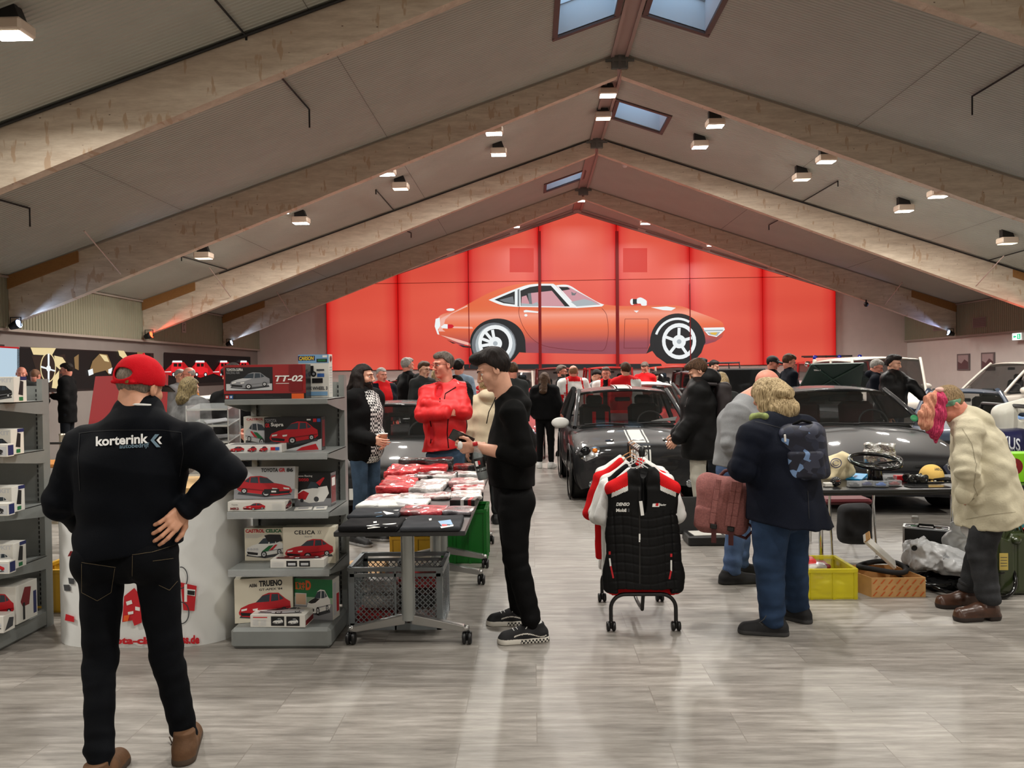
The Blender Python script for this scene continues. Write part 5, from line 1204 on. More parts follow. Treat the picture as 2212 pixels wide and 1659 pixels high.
# ================================================================ woman in navy coat
Y = 4.8
J = PX(Y, head=(1660, 862, .10), neck=(1678, 905, .03), chest=(1688, 975), pel=(1692, 1085), shL=(1628, 942, -.12), shR=(1738, 935, .16), elL=(1600, 1012, -.16), wrL=(1655, 1035, .02), elR=(1742, 1012, .32), wrR=(1690, 1015, .42),
   hipL=(1668, 1100, -.08), hipR=(1705, 1100, .10), knL=(1662, 1215, -.08), knR=(1712, 1210, .12), anL=(1668, 1335, -.06), anR=(1722, 1325, .20))
for q in 'LR': J['an' + q][2] = .09
J['fwd'] = nrm([-.82, .57, 0]); J['x'] = nrm([.57, .82, 0]); J['hb'] = basis(204, 40, 6)
root = thing('person', 'person with greying blond hair in a long navy coat and blue jeans, seen from behind', 'person', (J['pel'][0], J['pel'][1], 0))
h1 = hand_sdf(J['wrL'], A([.7, .7, -.1]), A([0, .5, -.8]), A([-.5, .5, .4]), .6, .95); v1, f1 = h1.mesh(.005)
T = mk_head(root, J, 1.0, SK1, HBL, 'bob', True, .0045, chunks=[(v1, f1, 0)])
S = SDF(); B = J['hb']; S.cone(T(0, -.10, .03), T(0, -.13, -.06), .05, .05, k=.03, side=B[0], ratio=1.35);
for q in (-1, 0, 1): S.cone(T(q * .045, -.09, -.02), A(W(1690 + q * 22, 902 + q * 10, Y - .06)), .034, .014, k=.03)
S.ell(T(0, -.10, .03), [.012, .012, .012]); S.fn(lambda P: .004 * wob(P, 90)); soft('hair_strands', S, HBL, .005, root)
S = SDF(); S.ell(T(.01, -.115, .035), [.022, .014, .012], k=.004); soft('hair_clip', S, M('clip_gold', (190, 160, 90), .3, .6), .003, root)
S = SDF(); S.cone(W(1628, 902, Y - .04), W(1652, 900, Y - .10), .03, .028, k=.02); S.fn(lambda P: .006 * wob(P, 60)); soft('scarf', S, M('scarf_green', (128, 140, 84), .9, noise_amt=.4, nscale=30), .007, root)
NAV = M('navy_coat', (12, 17, 30), .8, spec=.15, noise_amt=.1, bump=.12, bscale=260)
S = top_sdf(J, 1.42, True, None, (1, .9), .012, 1.0, .008, armr=.98, depth=1.02)
S.cone(J['pel'] + A([-.0, 0, .12]), W(1704, 1150, Y), .20, .262, k=.05, side=J['x'], ratio=1.18)
S.cone(W(1665, 918, Y - .06), W(1735, 930, Y), .075, .10, k=.03); S.ell(W(1650, 885, Y + .06), [.09, .09, .075], k=.01, op='s')
S.half(W(1705, 1128, Y), A([-.10, 0, -1])); S.fn(lambda P: .007 * wob(P, 17) + .006 * np.sin(38 * (P[:, 0] + .5 * P[:, 1])) * np.clip((.85 - P[:, 2]) / .3, 0, 1))
ct = soft('coat', S, NAV, .008, root); cs = Caster(ct)
decal(cs, 'hood_edge', [(M('coat_seam', (9, 12, 22), .8), line_px([(1604, 905), (1640, 912), (1690, 925), (1745, 935)], .8) + line_px([(1748, 1120), (1745, 1060)], .8))], root)
S = leg_sdf(J, 1.24, .014, .006, hems=(.93, .93)); S.half(J['pel'] + UP * .02, UP); S.fn(lambda P: .003 * wob(P, 30)); soft('jeans', S, M('blue_denim', (40, 58, 84), .8, spec=.15, noise_amt=.35, nscale=6, bump=.2, bscale=300), .008, root)
for q in 'LR':
  S = SDF(); a, k_ = A(J['an' + q]), A(J['kn' + q]); S.cone(L3(k_, a, .9), L3(k_, a, 1.0), .062, .05); S.half(L3(k_, a, 1.02), -UP); S.half(L3(k_, a, .925), UP)
  o = shoe(root, J['an' + q], J['an' + q] + (A([-1, .2, 0]) if q == 'L' else A([-.6, .6, 0])), [MATS['black_mesh'], M('sole_darkgrey', (46, 46, 46), .6)], L=.28, res=.005)
mb = MB(); mb.tube([W(1655, 1330, 4.62), W(1650, 1338, 4.58), W(1640, 1345, 4.58), W(1648, 1350, 4.56)], .003, 5); part(mb, 'shoe_lace', M('lace_black', (30, 30, 30), .8), root)
m, nt, b = nodes_mat('leaf_print_fabric'); L = nt.links; tc = N(nt, 'ShaderNodeTexCoord'); v = N(nt, 'ShaderNodeTexVoronoi', i_Scale=26.0); v.feature = 'F1'; L.new(tc.outputs['Object'], v.inputs['Vector'])
rp = N(nt, 'ShaderNodeValToRGB'); rp.color_ramp.interpolation = 'CONSTANT'; L.new(v.outputs['Color'], rp.inputs[0]); e = rp.color_ramp.elements; e[0].color = (*lin((16, 20, 38)), 1); e[1].position = .45; e[1].color = (*lin((30, 36, 56)), 1)
for q, c in ((.62, (52, 56, 74)), (.74, (24, 28, 48)), (.84, (112, 142, 184))): x = e.new(q); x.color = (*lin(c), 1)
L.new(rp.outputs[0], b.inputs['Base Color']); b.inputs['Roughness'].default_value = .55
bc = A(W(1737, 978, Y - .17)); bx = nrm([.93, -.32, .12]); bz = nrm(A([-.10, -.1, 1])); by = np.cross(bz, bx); Rb = np.stack([bx, by, bz])
bp_ = thing('backpack', 'navy backpack with a faint leaf print, worn by the person in the navy coat', 'backpack', bc)
S = SDF(); S.box(bc, [.132, .075, .16], Rb, rd=.05); S.cone(bc + bz * .13 - bx * .06, bc + bz * .13 + bx * .06, .05, k=.04); S.fn(lambda P: .005 * wob(P, 30)); o = soft('bag_body', S, m, .006, bp_)
S = SDF(); S.box(bc - by * .06 - bz * .055 + bx * .005, [.105, .03, .085], Rb, rd=.025); S.fn(lambda P: .003 * wob(P, 40)); soft('front_pocket', S, m, .006, bp_)
mb = MB(); mb.tube([Vector(bc + bz * .16 + bx * t_ - by * .02 + bz * (.04 * (1 - (t_ / .07) ** 2))) for t_ in (-.07, -.04, 0, .04, .07)], .010, 6); part(mb, 'carry_handle', C_BLACK, bp_)
mb = MB(); mb.box(bc - bx * .10 + bz * .115 - by * .072, (.012, .006, .045), Matrix(Rb).transposed(), .003); part(mb, 'zip_pull', M('white_gloss', (232, 230, 226), .2), bp_, 'white zip pull')
mb = MB(); mb.box(bc - bx * .128 + bz * .0 - by * .05, (.008, .006, .05), Matrix(Rb).transposed(), .003); part(mb, 'zip_pull', MATS['clip_gold'], bp_, 'gold zip pull')
bc = A(W(1562, 1088, 4.95)); PK_ = M('dusty_pink_canvas', (146, 92, 88), .85, noise_amt=.2, nscale=90, bump=.2, bscale=200); MAR = M('maroon_webbing', (76, 30, 30), .7)
bp_ = thing('backpack', 'dusty pink canvas backpack hanging upside from the hand of the person in navy', 'backpack', bc)
bx = nrm([.95, -.3, -.1]); bz = nrm(A([.06, 0, 1])); by = np.cross(bz, bx); Rb = np.stack([bx, by, bz])
S = SDF(); S.box(bc - bz * .03, [.165, .09, .165], Rb, rd=.07); S.cone(bc + bz * .12 - bx * .10, bc + bz * .12 + bx * .09, .065, .06, k=.06); S.fn(lambda P: .008 * wob(P, 22)); o = soft('bag_body', S, PK_, .007, bp_)
S = SDF(); S.box(bc - bx * .10 - by * .06 - bz * .09, [.07, .04, .075], Rb, rd=.03); soft('side_pocket', S, PK_, .007, bp_)
for dx in (-.045, .05, .085):
  mb = MB(); P = [Vector(bc + bx * (dx + .02 * z / .2) - by * (.095 + .012 * cos(z * 8)) + bz * z) for z in (.165, .1, .03, -.05, -.12)]
  for a, c in zip(P, P[1:]): mb.beam(a, c, .034, .012, up=tuple(-by), bev=.003)
  part(mb, 'shoulder_strap', PK_, bp_)
for dx in (-.045, .06):
  mb = MB(); mb.beam(Vector(bc + bx * dx - by * .098 - bz * .11), Vector(bc + bx * (dx + .005) - by * .09 - bz * .24), .03, .008, up=tuple(-by)); part(mb, 'webbing', MAR, bp_)
  mb = MB(); mb.box(bc + bx * dx - by * .105 - bz * .135, (.042, .014, .03), Matrix(Rb).transposed(), .004); part(mb, 'buckle', BLK, bp_)
mb = MB(); mb.tube([Vector(bc + bz * .15 - bx * .05), Vector(bc + bz * .21 - bx * .0 - by * .0), Vector(bc + bz * .235 + bx * .06), Vector(bc + bz * .16 + bx * .10)], .012, 6); part(mb, 'carry_handle', MAR, bp_)
mb = MB(); mb.tube([Vector(bc + bx * .13 - bz * .08 - by * .05), Vector(bc + bx * .20 - bz * .13), Vector(bc + bx * .15 - bz * .20), Vector(bc + bx * .08 - bz * .17 - by * .06)], .010, 6); part(mb, 'loose_strap', MAR, bp_)
# ================================================================ woman with pink ponytail in beige parka
Y = 5.1
J = PX(Y, head=(2052, 876, 0), neck=(2076, 905), chest=(2112, 960), pel=(2146, 1068), shL=(2090, 930, -.16), shR=(2094, 935, .16), elL=(2088, 1015, -.22), wrL=(2098, 1068, -.12), elR=(2092, 1005, .20), wrR=(2104, 1050, .08),
   hipL=(2142, 1085, -.09), hipR=(2140, 1085, .09), knL=(2118, 1190, -.08), knR=(2120, 1185, .12), anL=(2136, 1300, -.1), anR=(2092, 1276, .16))
J['anL'][2] = .13; J['anR'][2] = .13
J['fwd'] = A([-1, 0, 0]); J['x'] = A([0, 1, 0]); J['but'] = A([.6, 0, -.2]); J['hb'] = basis(-100, 48, 0)
root = thing('person', 'person with a pink ponytail and green headband in a beige parka, bending over the table', 'person', (J['pel'][0], J['pel'][1], 0))
h1 = hand_sdf(J['wrL'], A([.6, .5, -.6]), A([0, 1, 0]), A([-.9, 0, 0]), .4, .9); v1, f1 = h1.mesh(.006); h2 = hand_sdf(J['wrR'], A([.7, -.3, -.5]), A([0, 0, -1]), A([-.3, -.9, 0]), .5, .9); v2, f2 = h2.mesh(.006)
T = mk_head(root, J, 1.0, SK2, HAIR('darkblond', (92, 74, 52), (150, 126, 92)), 'pony', True, .0045, chunks=[(v1, f1, 0), (v2, f2, 0)]); B = J['hb']
S = SDF(); S.ell(T(0, -.005, .045), A([.092, .108, .100]), B); S.half(T(0, .02, .062), B[2] * .8 - B[1] * .55); S.half(T(0, .02, .018), -(B[2] * .8 - B[1] * .55)); S.fn(lambda P: .002 * wob(P, 80)); soft('headband', S, M('headband_green', (96, 138, 112), .8, noise_amt=.6, nscale=28), .0045, root)
p0 = A(W(2022, 843, Y - .06));
for nm, mt, off, r in (('ponytail', HPK, 8, .042), ('ponytail', HOR, -9, .038)):
  S = SDF(); q = [A(W(2030 + off * .3, 846, Y - .06)), A(W(2020 + off, 862, Y - .08)), A(W(2014 + off * 1.3, 895, Y - .09)), A(W(2010 + off, 930 if off > 0 else 915, Y - .09)), A(W(2018 + off * .4, 953 if off > 0 else 938, Y - .08))]
  rr_ = [.018, r, r * 1.15, r, .010]
  for i in range(4): S.cone(q[i], q[i + 1], rr_[i], rr_[i + 1], k=.02)
  S.fn(lambda P: .004 * np.sin(P[:, 0] * 160 + 4 * np.sin(P[:, 2] * 18)) + .004 * wob(P, 50)); soft(nm, S, mt, .0045, root)
S = SDF(); S.ell(W(2030, 842, Y - .08), [.026, .02, .018]); S.fn(lambda P: .003 * wob(P, 120)); soft('hair_tie', S, M('hair_tie_pink', (214, 172, 160), .8), .0035, root)
S = top_sdf(J, 1.02, True, None, (1, .98), .022, 1.0, .012, armr=1.12)
S.cone(W(2122, 1010, Y), W(2140, 1140, Y), .165, .185, k=.05, side=[0, 1, 0], ratio=1.4)
S.cone(W(2076, 900, Y), W(2092, 912, Y), .085, .10, k=.03); S.ell(W(2046, 885, Y), [.085, .1, .08], k=.012, op='s'); S.ell(W(2112, 905, Y), [.10, .12, .055], np.stack([nrm([1, 0, -.9]), A([0, 1, 0]), nrm([.9, 0, 1])]), k=.02)
S.ell(W(2082, 1066, Y - .20), [.055, .04, .075], k=.03); S.half(W(2142, 1127, Y), A([.20, 0, -1]))
S.fn(lambda P: .008 * wob(P, 19) + .005 * wob(P, 44) + .004 * np.sin(60 * P[:, 2] + 30 * P[:, 0]) * np.clip(1 - np.abs(P[:, 2] - 1.02) / .16, 0, 1))
o = soft('parka', S, M('beige_parka', (196, 188, 162), .8, noise_amt=.07, nscale=7, bump=.2, bscale=90), .0075, root)
decal(Caster(o), 'seam', [(M('parka_seam', (150, 142, 120), .8), line_px([(2078, 925), (2100, 960), (2108, 1000)], .6) + line_px([(2110, 1000), (2104, 1050), (2112, 1070), (2095, 1085)], .6) + line_px([(2086, 1122), (2140, 1112), (2194, 1106)], .5))], root)
S = leg_sdf(J, 1.05, .016, .007, hems=(.90, .90)); S.half(J['pel'] - UP * .12, UP); S.fn(lambda P: .004 * wob(P, 30)); soft('jeans', S, C_MGREY, .008, root)
for q in 'LR':
  a, k_ = A(J['an' + q]), A(J['kn' + q]); S = SDF(); S.cone(L3(k_, a, .84), L3(k_, a, .95), .071, .069); S.half(L3(k_, a, .94), a - k_); S.half(L3(k_, a, .85), k_ - a); soft('jeans_cuff', S, M('cuff_dark', (34, 34, 36), .8), .006, root)
LEA = M('brown_leather', (66, 42, 30), .32, noise_amt=.25, nscale=12, bump=.1, bscale=60); HEEL = M('boot_sole', (34, 24, 20), .6)
def boot(an, d):
  an = A(an); d = nrm(d); x = np.cross(d, UP); base = an.copy(); base[2] = 0; Q = lambda a, l, z: base + x * a + d * l + UP * z
  S = SDF(); S.cone(Q(0, -.04, .06), Q(0, .05, .062), .044, .046, k=.02); S.cone(Q(0, .05, .06), Q(0, .175, .045), .045, .040, k=.03); S.cone(Q(0, -.015, .06), Q(0, -.01, .21), .047, .050, k=.03)
  S.cone(Q(0, -.05, .025), Q(0, .17, .022), .045, .050, k=.006); S.half(Q(0, 0, 0), -UP); S.half(Q(0, 0, .195), UP); S.box(Q(0, .025, .008), [.06, .022, .014], np.stack([x, d, UP]), .004, op='s')
  soft('boot', S, [LEA, HEEL, M('boot_elastic', (50, 32, 26), .9)], .005, root, lambda c: np.where(c[:, 2] < .03, 1, np.where((np.abs((c - base) @ d - .0) < .026) & (c[:, 2] > .09) & (np.abs((c - base) @ x) > .03), 2, 0)))
boot(J['anL'] + A([-.015, 0, 0]), [-1, -.1, 0]); boot(J['anR'], [-1, .0, 0])
# ================================================================ people standing further back
far_person('person in a bright red hoodie with white cords under a dark vest', 824, 795, 12.1, 42, C_NAVY, C_DJEAN, HG, 'crew', SK2, 'down', 1.15, thick=.02, jaw=1.1,
     topfn=lambda J: (lambda c: ((((c - J['chest']) @ J['fwd'] > .05) & (np.abs((c - J['chest']) @ J['x']) < .10)) | (c[:, 2] > J['neck'][2] + .0)).astype(int)), mats=[C_NAVY, C_RED])
far_person('person with short grey hair and grey beard in a black jacket, seen from behind', 880, 774, 13.1, 128, C_BLACK, C_DJEAN, HG, 'short', SK2, 'down', 1.12, beard=HG, thick=.02, collar=True)
far_person('person with brown hair and glasses in a dark vest over a grey hoodie, walking', 916, 782, 12.0, 50, C_DGREY, C_DJEAN, HBR, 'short', SK1, 'down', 1.0, lean=8, spec=True, thick=.022, hood=True)
far_person('fair-haired person mostly hidden behind the person in the red jacket', 944, 797, 13.8, 30, C_DGREY, C_DJEAN, HBL, 'bob', SK1, 'down', .95)
far_person('person with dark curly hair in a pale denim vest, behind the red jacket', 991, 777, 12.2, 160, C_LJEAN, C_DJEAN, HB, 'short', SK2, 'pocket', 1.05)
far_person('person in a cream hooded sweater, behind the young person in black', 1048, 812, 8.3, 200, C_CREAM, C_DGREY, HBL, 'short', SK1, 'down', 1.0, thick=.02, hood=True)
far_person('brown-haired person behind the shoulder of the young person in black', 1106, 783, 11.0, 205, C_DGREY, C_DJEAN, HBR, 'crew', SK2, 'down', 1.0)
far_person('person with long dark hair in a black puffer jacket and white patterned sneakers', 1176, 806, 13.1, 170, C_BLACK, C_BLACK, HBR, 'long', SK1, 'pocket', 1.0, thick=.035, hood=True, shoes=(C_WHITE, C_WHITE))
far_person('bearded person in a black jacket facing the white-and-red team jacket', 1213, 790, 15.0, 75, C_BLACK, C_DJEAN, HDG, 'short', SK2, 'down', 1.0, beard=HDG, spec=True)
def team(J):
  def f(c):
    q = c - J['chest']; s_ = q @ J['x']; fz = c[:, 2] - J['neck'][2]; m_ = np.zeros(len(c), int)
    m_[(fz > -.035) & (np.abs(s_) < .11)] = 1; m_[np.abs(np.abs(s_) - (.13 + .35 * np.clip(-fz, 0, .3) * .25)) < .014] = 1
    m_[(np.abs(s_) > .20) & (fz < -.25) & (fz > -.42)] = 1; return m_
  return f
root, J, T = far_person('person in a white and red team jacket with lettering on the back', 1238, 790, 13.4, 190, C_WHITE, C_BLUE, HAIR('thin_brown', (120, 84, 60), (160, 120, 90)), 'balding', SK2, 'pocket', 1.2, thick=.03, topfn=team, mats=[C_WHITE, C_RED], collar=True)
for ch in list(root.children):
  if ch.name.startswith('jacket'): decal(Caster(ch), 'lettering', [(INKR, text_px('TOYOTA', 1218, 848, 1252, 855.5, .03))], root, .006)
far_person('young dark-haired person in a grey jacket looking down, behind the small black car', 1288, 799, 14.6, 60, C_GREY, C_DJEAN, HB, 'short', SK1, 'front', 1.0, hp=35)
far_person('person with glasses in a white and red team jacket facing the viewer', 1309, 794, 13.8, -12, C_WHITE, C_DJEAN, HDG, 'short', SK2, 'down', 1.05, spec=True, thick=.02, topfn=lambda J: (lambda c: np.where(((c - J['chest']) @ J['fwd'] > .02) & (np.abs((c - J['chest']) @ J['x']) < .045), 2, (np.abs(np.abs((c - J['chest']) @ J['x']) - .07) < .025) | (c[:, 2] > J['neck'][2] + .01)).astype(int)), mats=[C_WHITE, C_RED, C_BLACK])
root, J, T = far_person('person in a red jacket with white shoulder panel, seen from behind', 1351, 784, 12.85, 195, C_RED, C_DJEAN, HBR, 'short', SK1, 'down', 1.1, thick=.025, topfn=lambda J: (lambda c: (((c - J['neck']) @ J['x'] > .04) & (c[:, 2] < J['neck'][2] - .03)).astype(int)), mats=[C_RED, C_WHITE])
far_person('person in a red jacket and glasses looking down into a black box', 1393, 783, 17.1, -25, C_RED, C_DJEAN, HDG, 'short', SK2, 'front', 1.0, hp=30, spec=True)
far_person('small dark-haired person with glasses bending beside a black box', 1414, 803, 17.1, 20, C_WHITE, C_DJEAN, HB, 'short', SK1, 'front', .9, hp=30, spec=True)
far_person('person behind the small black car roof, dark hair against the red light wall', 1516, 775, 13.0, 120, C_BLACK, C_DJEAN, HB, 'short', SK2, 'down', 1.0)
far_person('distant person in a light blue shirt beside the open black tailgate', 1542, 779, 17.0, 60, CLOTH('pale_blue', (170, 186, 204)), C_DJEAN, HB, 'short', SK1, 'front', .95, hp=20)
root, J, T = far_person('young person in a black hooded jacket and light grey trousers looking down', 1508, 779, 8.1, 262, M('black_parka', (10, 10, 11), .6, spec=.2, noise_amt=.1, bump=.1), CLOTH('lightgrey_trousers', (176, 172, 160), .05), HBR, 'tall', SK1, 'hang', 1.12, hp=34, thick=.045, coat=.12, hem=.12, hood=True)
S = SDF(); S.ell(A(J['neck']) + A([.10, 0, .05]), [.14, .13, .11], k=.02); S.ell(A(J['head']) + A([-.02, 0, .02]), [.10, .11, .13], k=.02, op='s'); S.fn(lambda P: .008 * wob(P, 30)); soft('hood', S, MATS['black_parka'], .009, root)
bc = A(J['chest']) + A([.24, -.02, .02]); r = thing('backpack', 'dark brown-black backpack worn by the young person in the black parka', 'backpack', bc)
S = SDF(); S.box(bc, [.08, .14, .20], None, .06); S.fn(lambda P: .006 * wob(P, 30)); soft('bag_body', S, M('dark_plum_nylon', (34, 26, 28), .6), .009, r)
for sg in (-1, 1):
  mb = MB(); mb.tube([Vector(bc + A([-.08, sg * .11, .18])), Vector(bc + A([-.20, sg * .13, .19])), Vector(bc + A([-.36, sg * .14, .10])), Vector(bc + A([-.40, sg * .15, -.05]))], .02, 6); part(mb, 'shoulder_strap', MATS['dark_plum_nylon'], r)
far_person('fair ponytailed person half hidden behind the young person in the black parka', 1557, 806, 9.2, 170, C_DGREY, C_DJEAN, HBL, 'long', SK1, 'down', .95)
root, J, T = far_person('person in a black baseball cap and dark jacket looking down to the right', 1669, 770, 13.5, 55, C_BLACK, C_DJEAN, HB, 'crew', SK2, 'down', 1.05, hp=14, cap=M('cap_black', (18, 18, 20), .8))
far_person('person with short brown hair in a navy jacket, profile to the right', 1704, 766, 13.1, 92, C_NAVY, C_DJEAN, HBR, 'short', SK2, 'front', 1.0, hp=22, collar=True, thick=.02)
far_person('distant person in a yellow collar bending over a car', 1765, 794, 20.4, 80, C_BLACK, C_DJEAN, HBR, 'balding', SK2, 'front', 1.0, lean=20, hp=10)
far_person('grey-haired person with glasses in a dark hooded jacket, looking down', 1893, 778, 13.0, 62, C_NAVY, C_DJEAN, HG, 'short', SK2, 'front', 1.05, hp=26, spec=True, hood=True, thick=.02)
far_person('tall person with tousled black hair in a black puffer jacket, hand on a car', 1930, 769, 11.6, 40, M('black_puffer', (10, 10, 11), .5, spec=.25, bump=.2), C_JEAN, HB, 'tall', SK1, ((W(1968, 832, 11.5), W(1992, 856, 11.4)), 'down'), 1.12, hp=10, thick=.035, hem=.10)
far_person('person in a grey sweater and light jeans, seen from behind, far left', 76, 799, 14.3, 175, C_DGREY, C_LJEAN, HAIR('ginger', (110, 76, 56), (150, 112, 88)), 'crew', SK2, 'front', 1.1, hp=20, shoes=(C_WHITE, C_WHITE))
far_person('tall person in a long black coat facing left, far left', 144, 785, 14.6, -78, C_BLACK, C_DJEAN, HB, 'short', SK2, 'front', 1.0, coat=.22, thick=.03, hp=14)
far_person('bald person whose head shows over the left shelf', 46, 793, 13.8, 30, C_DGREY, C_DJEAN, None, None, SK2, 'down', 1.0)
far_person('grey-haired person with glasses beside the person in the ochre jacket', 389, 799, 13.4, 60, C_GREY, C_DJEAN, HG, 'short', SK1, 'down', .95, spec=True)
far_person('balding white-haired person in an ochre jacket, facing left', 407, 794, 12.8, -60, C_OCHRE, C_DJEAN, HG, 'balding', SK2, 'down', 1.05, spec=True)
far_person('person with wavy dark-blond hair in a grey and black checked coat', 410, 817, 7.9, 150, CLOTH('grey_check', (92, 92, 92), .5), C_BLACK, HAIR('olive_blond', (60, 52, 36), (140, 124, 88)), 'bob', SK1, 'front', 1.15, thick=.03, hp=10)
root, J, T = far_person('person in black standing behind the model kit shelf, hand showing beside it', 503, 788, 7.0, -20, C_BLACK, C_BLACK, HB, 'short', SK2, (((W(540, 900, 7.0)), W(545, 945, 6.9)), (W(488, 905, 6.9), W(520, 938, 6.55))), 1.05, hp=30)
# ================================================================ cars
GLASS = M('car_glass', (22, 26, 26), .04, alpha=.55, spec=.8); TYRE = M('tyre', (14, 14, 14), .7); RIM = M('alloy', (150, 152, 155), .3, .8); CHR = M('chrome', (225, 225, 225), .08, 1.0)
INT = M('interior_dark', (18, 18, 20), .8); LAMPG = M('headlamp_chrome', (190, 196, 200), .12, .9); LAMPC = M('headlamp_cover', (230, 235, 238), .03, alpha=.22); AMB = M('amber_lens', (220, 120, 30), .15); REDL = M('red_lens', (170, 16, 16), .15)
def paint(n, rgb, rough=.25, metal=.0): return M('paint_' + n, rgb, .5, metal, coat=.6, spec=.2)
def car(name, label, x, y, rot, col, L=4.1, Wd=1.72, H=1.40, zb=.86, zh=.66, zc=.93, yc=1.15, yrf=2.0, yrr=3.3, yrb=3.9, wr=.56, zt=.95, nose=.10, cat='car', glass=GLASS, pil=None, roofc=None, lod=2, seats=(.25,), seatc=None, face=True, tail=False, wheels=True, sq=0.0, interior=True, gh=True, hoodtop=None, plate=True, group=None):
  """front bumper at local y=0, looking to -y; built in local coordinates under a rotated Empty"""
  root = thing(name, label, cat, (x, y, 0), rot, group); w = Wd / 2; pil = pil or col; roofc = roofc or col
  st = [  # y, sill z, shoulder z, top z, half width, taper of the top edge
    (0.0, .22, zh * .80, zh * .82, w * (.86 + .12 * sq), .7), (.05, .16, zh * .95, zh * .98, w * (.95 + .05 * sq), .78), (.22, .15, zh, zh + .05, w * .995, .82), (.55, .16, zh + (zb - zh) * .45, zh + (zc - zh) * .55, w, .86),
    (yc * .75, .17, zh + (zb - zh) * .75, zh + (zc - zh) * .86, w, .88), (yc, .17, zb * .98, zc, w, .9), (yc + .3, .17, zb, zb + .03, w, .93), ((yrf + yrr) / 2, .17, zb + .01, zb + .03, w, .94), (yrb - .5, .17, zb + .03, zb + .05, w, .93), (yrb, .18, zt - .06, zt, w * .98, .88), (L - .12, .2, zt - .1, zt - .04, w * .93, .85), (L, .26, zt - .16, zt - .14, w * .84, .8)]
  P = []
  for (yy, zs, zsh, ztop, ww, tp) in st:
    half = [(ww * .90, zs), (ww * .985, zs + .09), (ww, zs + (zsh - zs) * .45), (ww * .995, zs + (zsh - zs) * .72), (ww * .965, zsh - .03), (ww * tp * .97, zsh + .012), (ww * tp * .62, (zsh + ztop) / 2 + .012), (ww * .3, ztop), (0, ztop + .004)]
    row = [VC((-a, yy, z)) for a, z in half] + [VC((a, yy, z)) for a, z in half[-2::-1]]
    P.append(row)
  mb = MB(); mb.grid(P); n = len(P[0]); k0 = len(P) - 1
  mb.smooth = True; mb.add(P[0], [tuple(range(n))]); mb.add(P[-1], [tuple(range(n))[::-1]]); mb.smooth = False
  body = mb.build('body', col, root); bm = bmesh.new(); bm.from_mesh(body.data); bmesh.ops.remove_doubles(bm, verts=bm.verts, dist=1e-5); bmesh.ops.recalc_face_normals(bm, faces=bm.faces); bm.to_mesh(body.data); bm.free()
  subsurf(body, lod); dg = bpy.context.evaluated_depsgraph_get(); me = bpy.data.meshes.new_from_object(body.evaluated_get(dg)); body.modifiers.clear(); old = body.data; body.data = me; bpy.data.meshes.remove(old)
  bv = BVHTree.FromPolygons([v.co for v in me.vertices], [tuple(p.vertices) for p in me.polygons])
  if gh:
    bw, rw = w * .90, w * (wr / .56) * .70
    fb, rb_, ff, rr_ = (yc - .03, zc - .015), (yrb, zt), (yrf, H - .06), (yrr, H - .05)
    def ws(u, v, a, b_, bulge):      # u -1..1 across, v 0..1 up
      yv = a[0] + (b_[0] - a[0]) * v; zv = a[1] + (b_[1] - a[1]) * v; hw = bw + (rw - bw) * v; return VC((u * hw, yv - bulge * (1 - u * u) * (1 - .3 * v), zv + .02 * sin(v * PI)))
    us = [-1 + .25 * i for i in range(9)]
    mb = MB(); mb.grid([[ws(u * .955, v, fb, ff, .14) for u in us] for v in (0, .33, .66, .97)]); mb.build('windscreen', glass, root)
    mb = MB(); mb.grid([[ws(u * .94, v, rb_, rr_, -.08) for u in us] for v in (.05, .5, .95)]); mb.build('rear_window', glass, root)
    for sg in (-1, 1):
      def sp(yy, v):
        t = v; y0 = fb[0] + .12; y1 = rb_[0] - .05; ya = fb[0] + (ff[0] - fb[0]) * t; yb2 = rb_[0] + (rr_[0] - rb_[0]) * t; zlo = zb + .01; zr = H - .075
        yy_ = ya + .04 + (yb2 - ya - .08) * yy; return VC((sg * (bw * 1.03 + (rw - bw * 1.03) * t + .012 * sin(PI * t)), yy_, zlo + (zr - zlo) * t))
      nw = 2;
      for i in range(nw):
        a, c = (i / nw + .012, (i + 1) / nw - .012); mb = MB(); mb.grid([[sp(a + (c - a) * q, v) for q in (0, .5, 1)] for v in (.02, .5, .97)]); mb.build('side_window', glass, root)
      mb = MB(); mb.beam(sp(.5, 0), sp(.5, 1), .07, .035); mb.build('door_pillar', pil, root)
      mb = MB()
      A1 = [ws(sg * .98, v, fb, ff, .0) for v in (0, .33, .66, 1)]; mb.tube([p + VC((0, -.0, 0)) for p in A1], .032, 8); mb.build('windscreen_pillar', pil, root)
      mb = MB(); mb.tube([ws(sg * .98, v, rb_, rr_, .0) for v in (0, .5, 1)], [.07, .06, .045], 8); mb.build('rear_pillar', pil, root)
    mb = MB(); R_ = []
    for t in (0, .06, .25, .5, .75, .94, 1):
      yy = ff[0] + (rr_[0] - ff[0]) * t; cz = H - .065 + .06 * sin(PI * min(max(t * .9 + .05, 0), 1)) ** .6
      R_.append([VC((u * rw * 1.03, yy - (.13 * (1 - u * u) if t == 0 else .08 * (1 - u * u) if t == .06 else 0) + (.07 * (1 - u * u) if t == 1 else 0), cz - .055 * u * u - (.03 if abs(u) == 1 else 0))) for u in [-1, -.93, -.7, -.35, 0, .35, .7, .93, 1]])
    mb.grid(R_); o = mb.build('roof', roofc, root); subsurf(o, 1); so = o.modifiers.new('t', 'SOLIDIFY'); so.thickness = .03; so.offset = -1
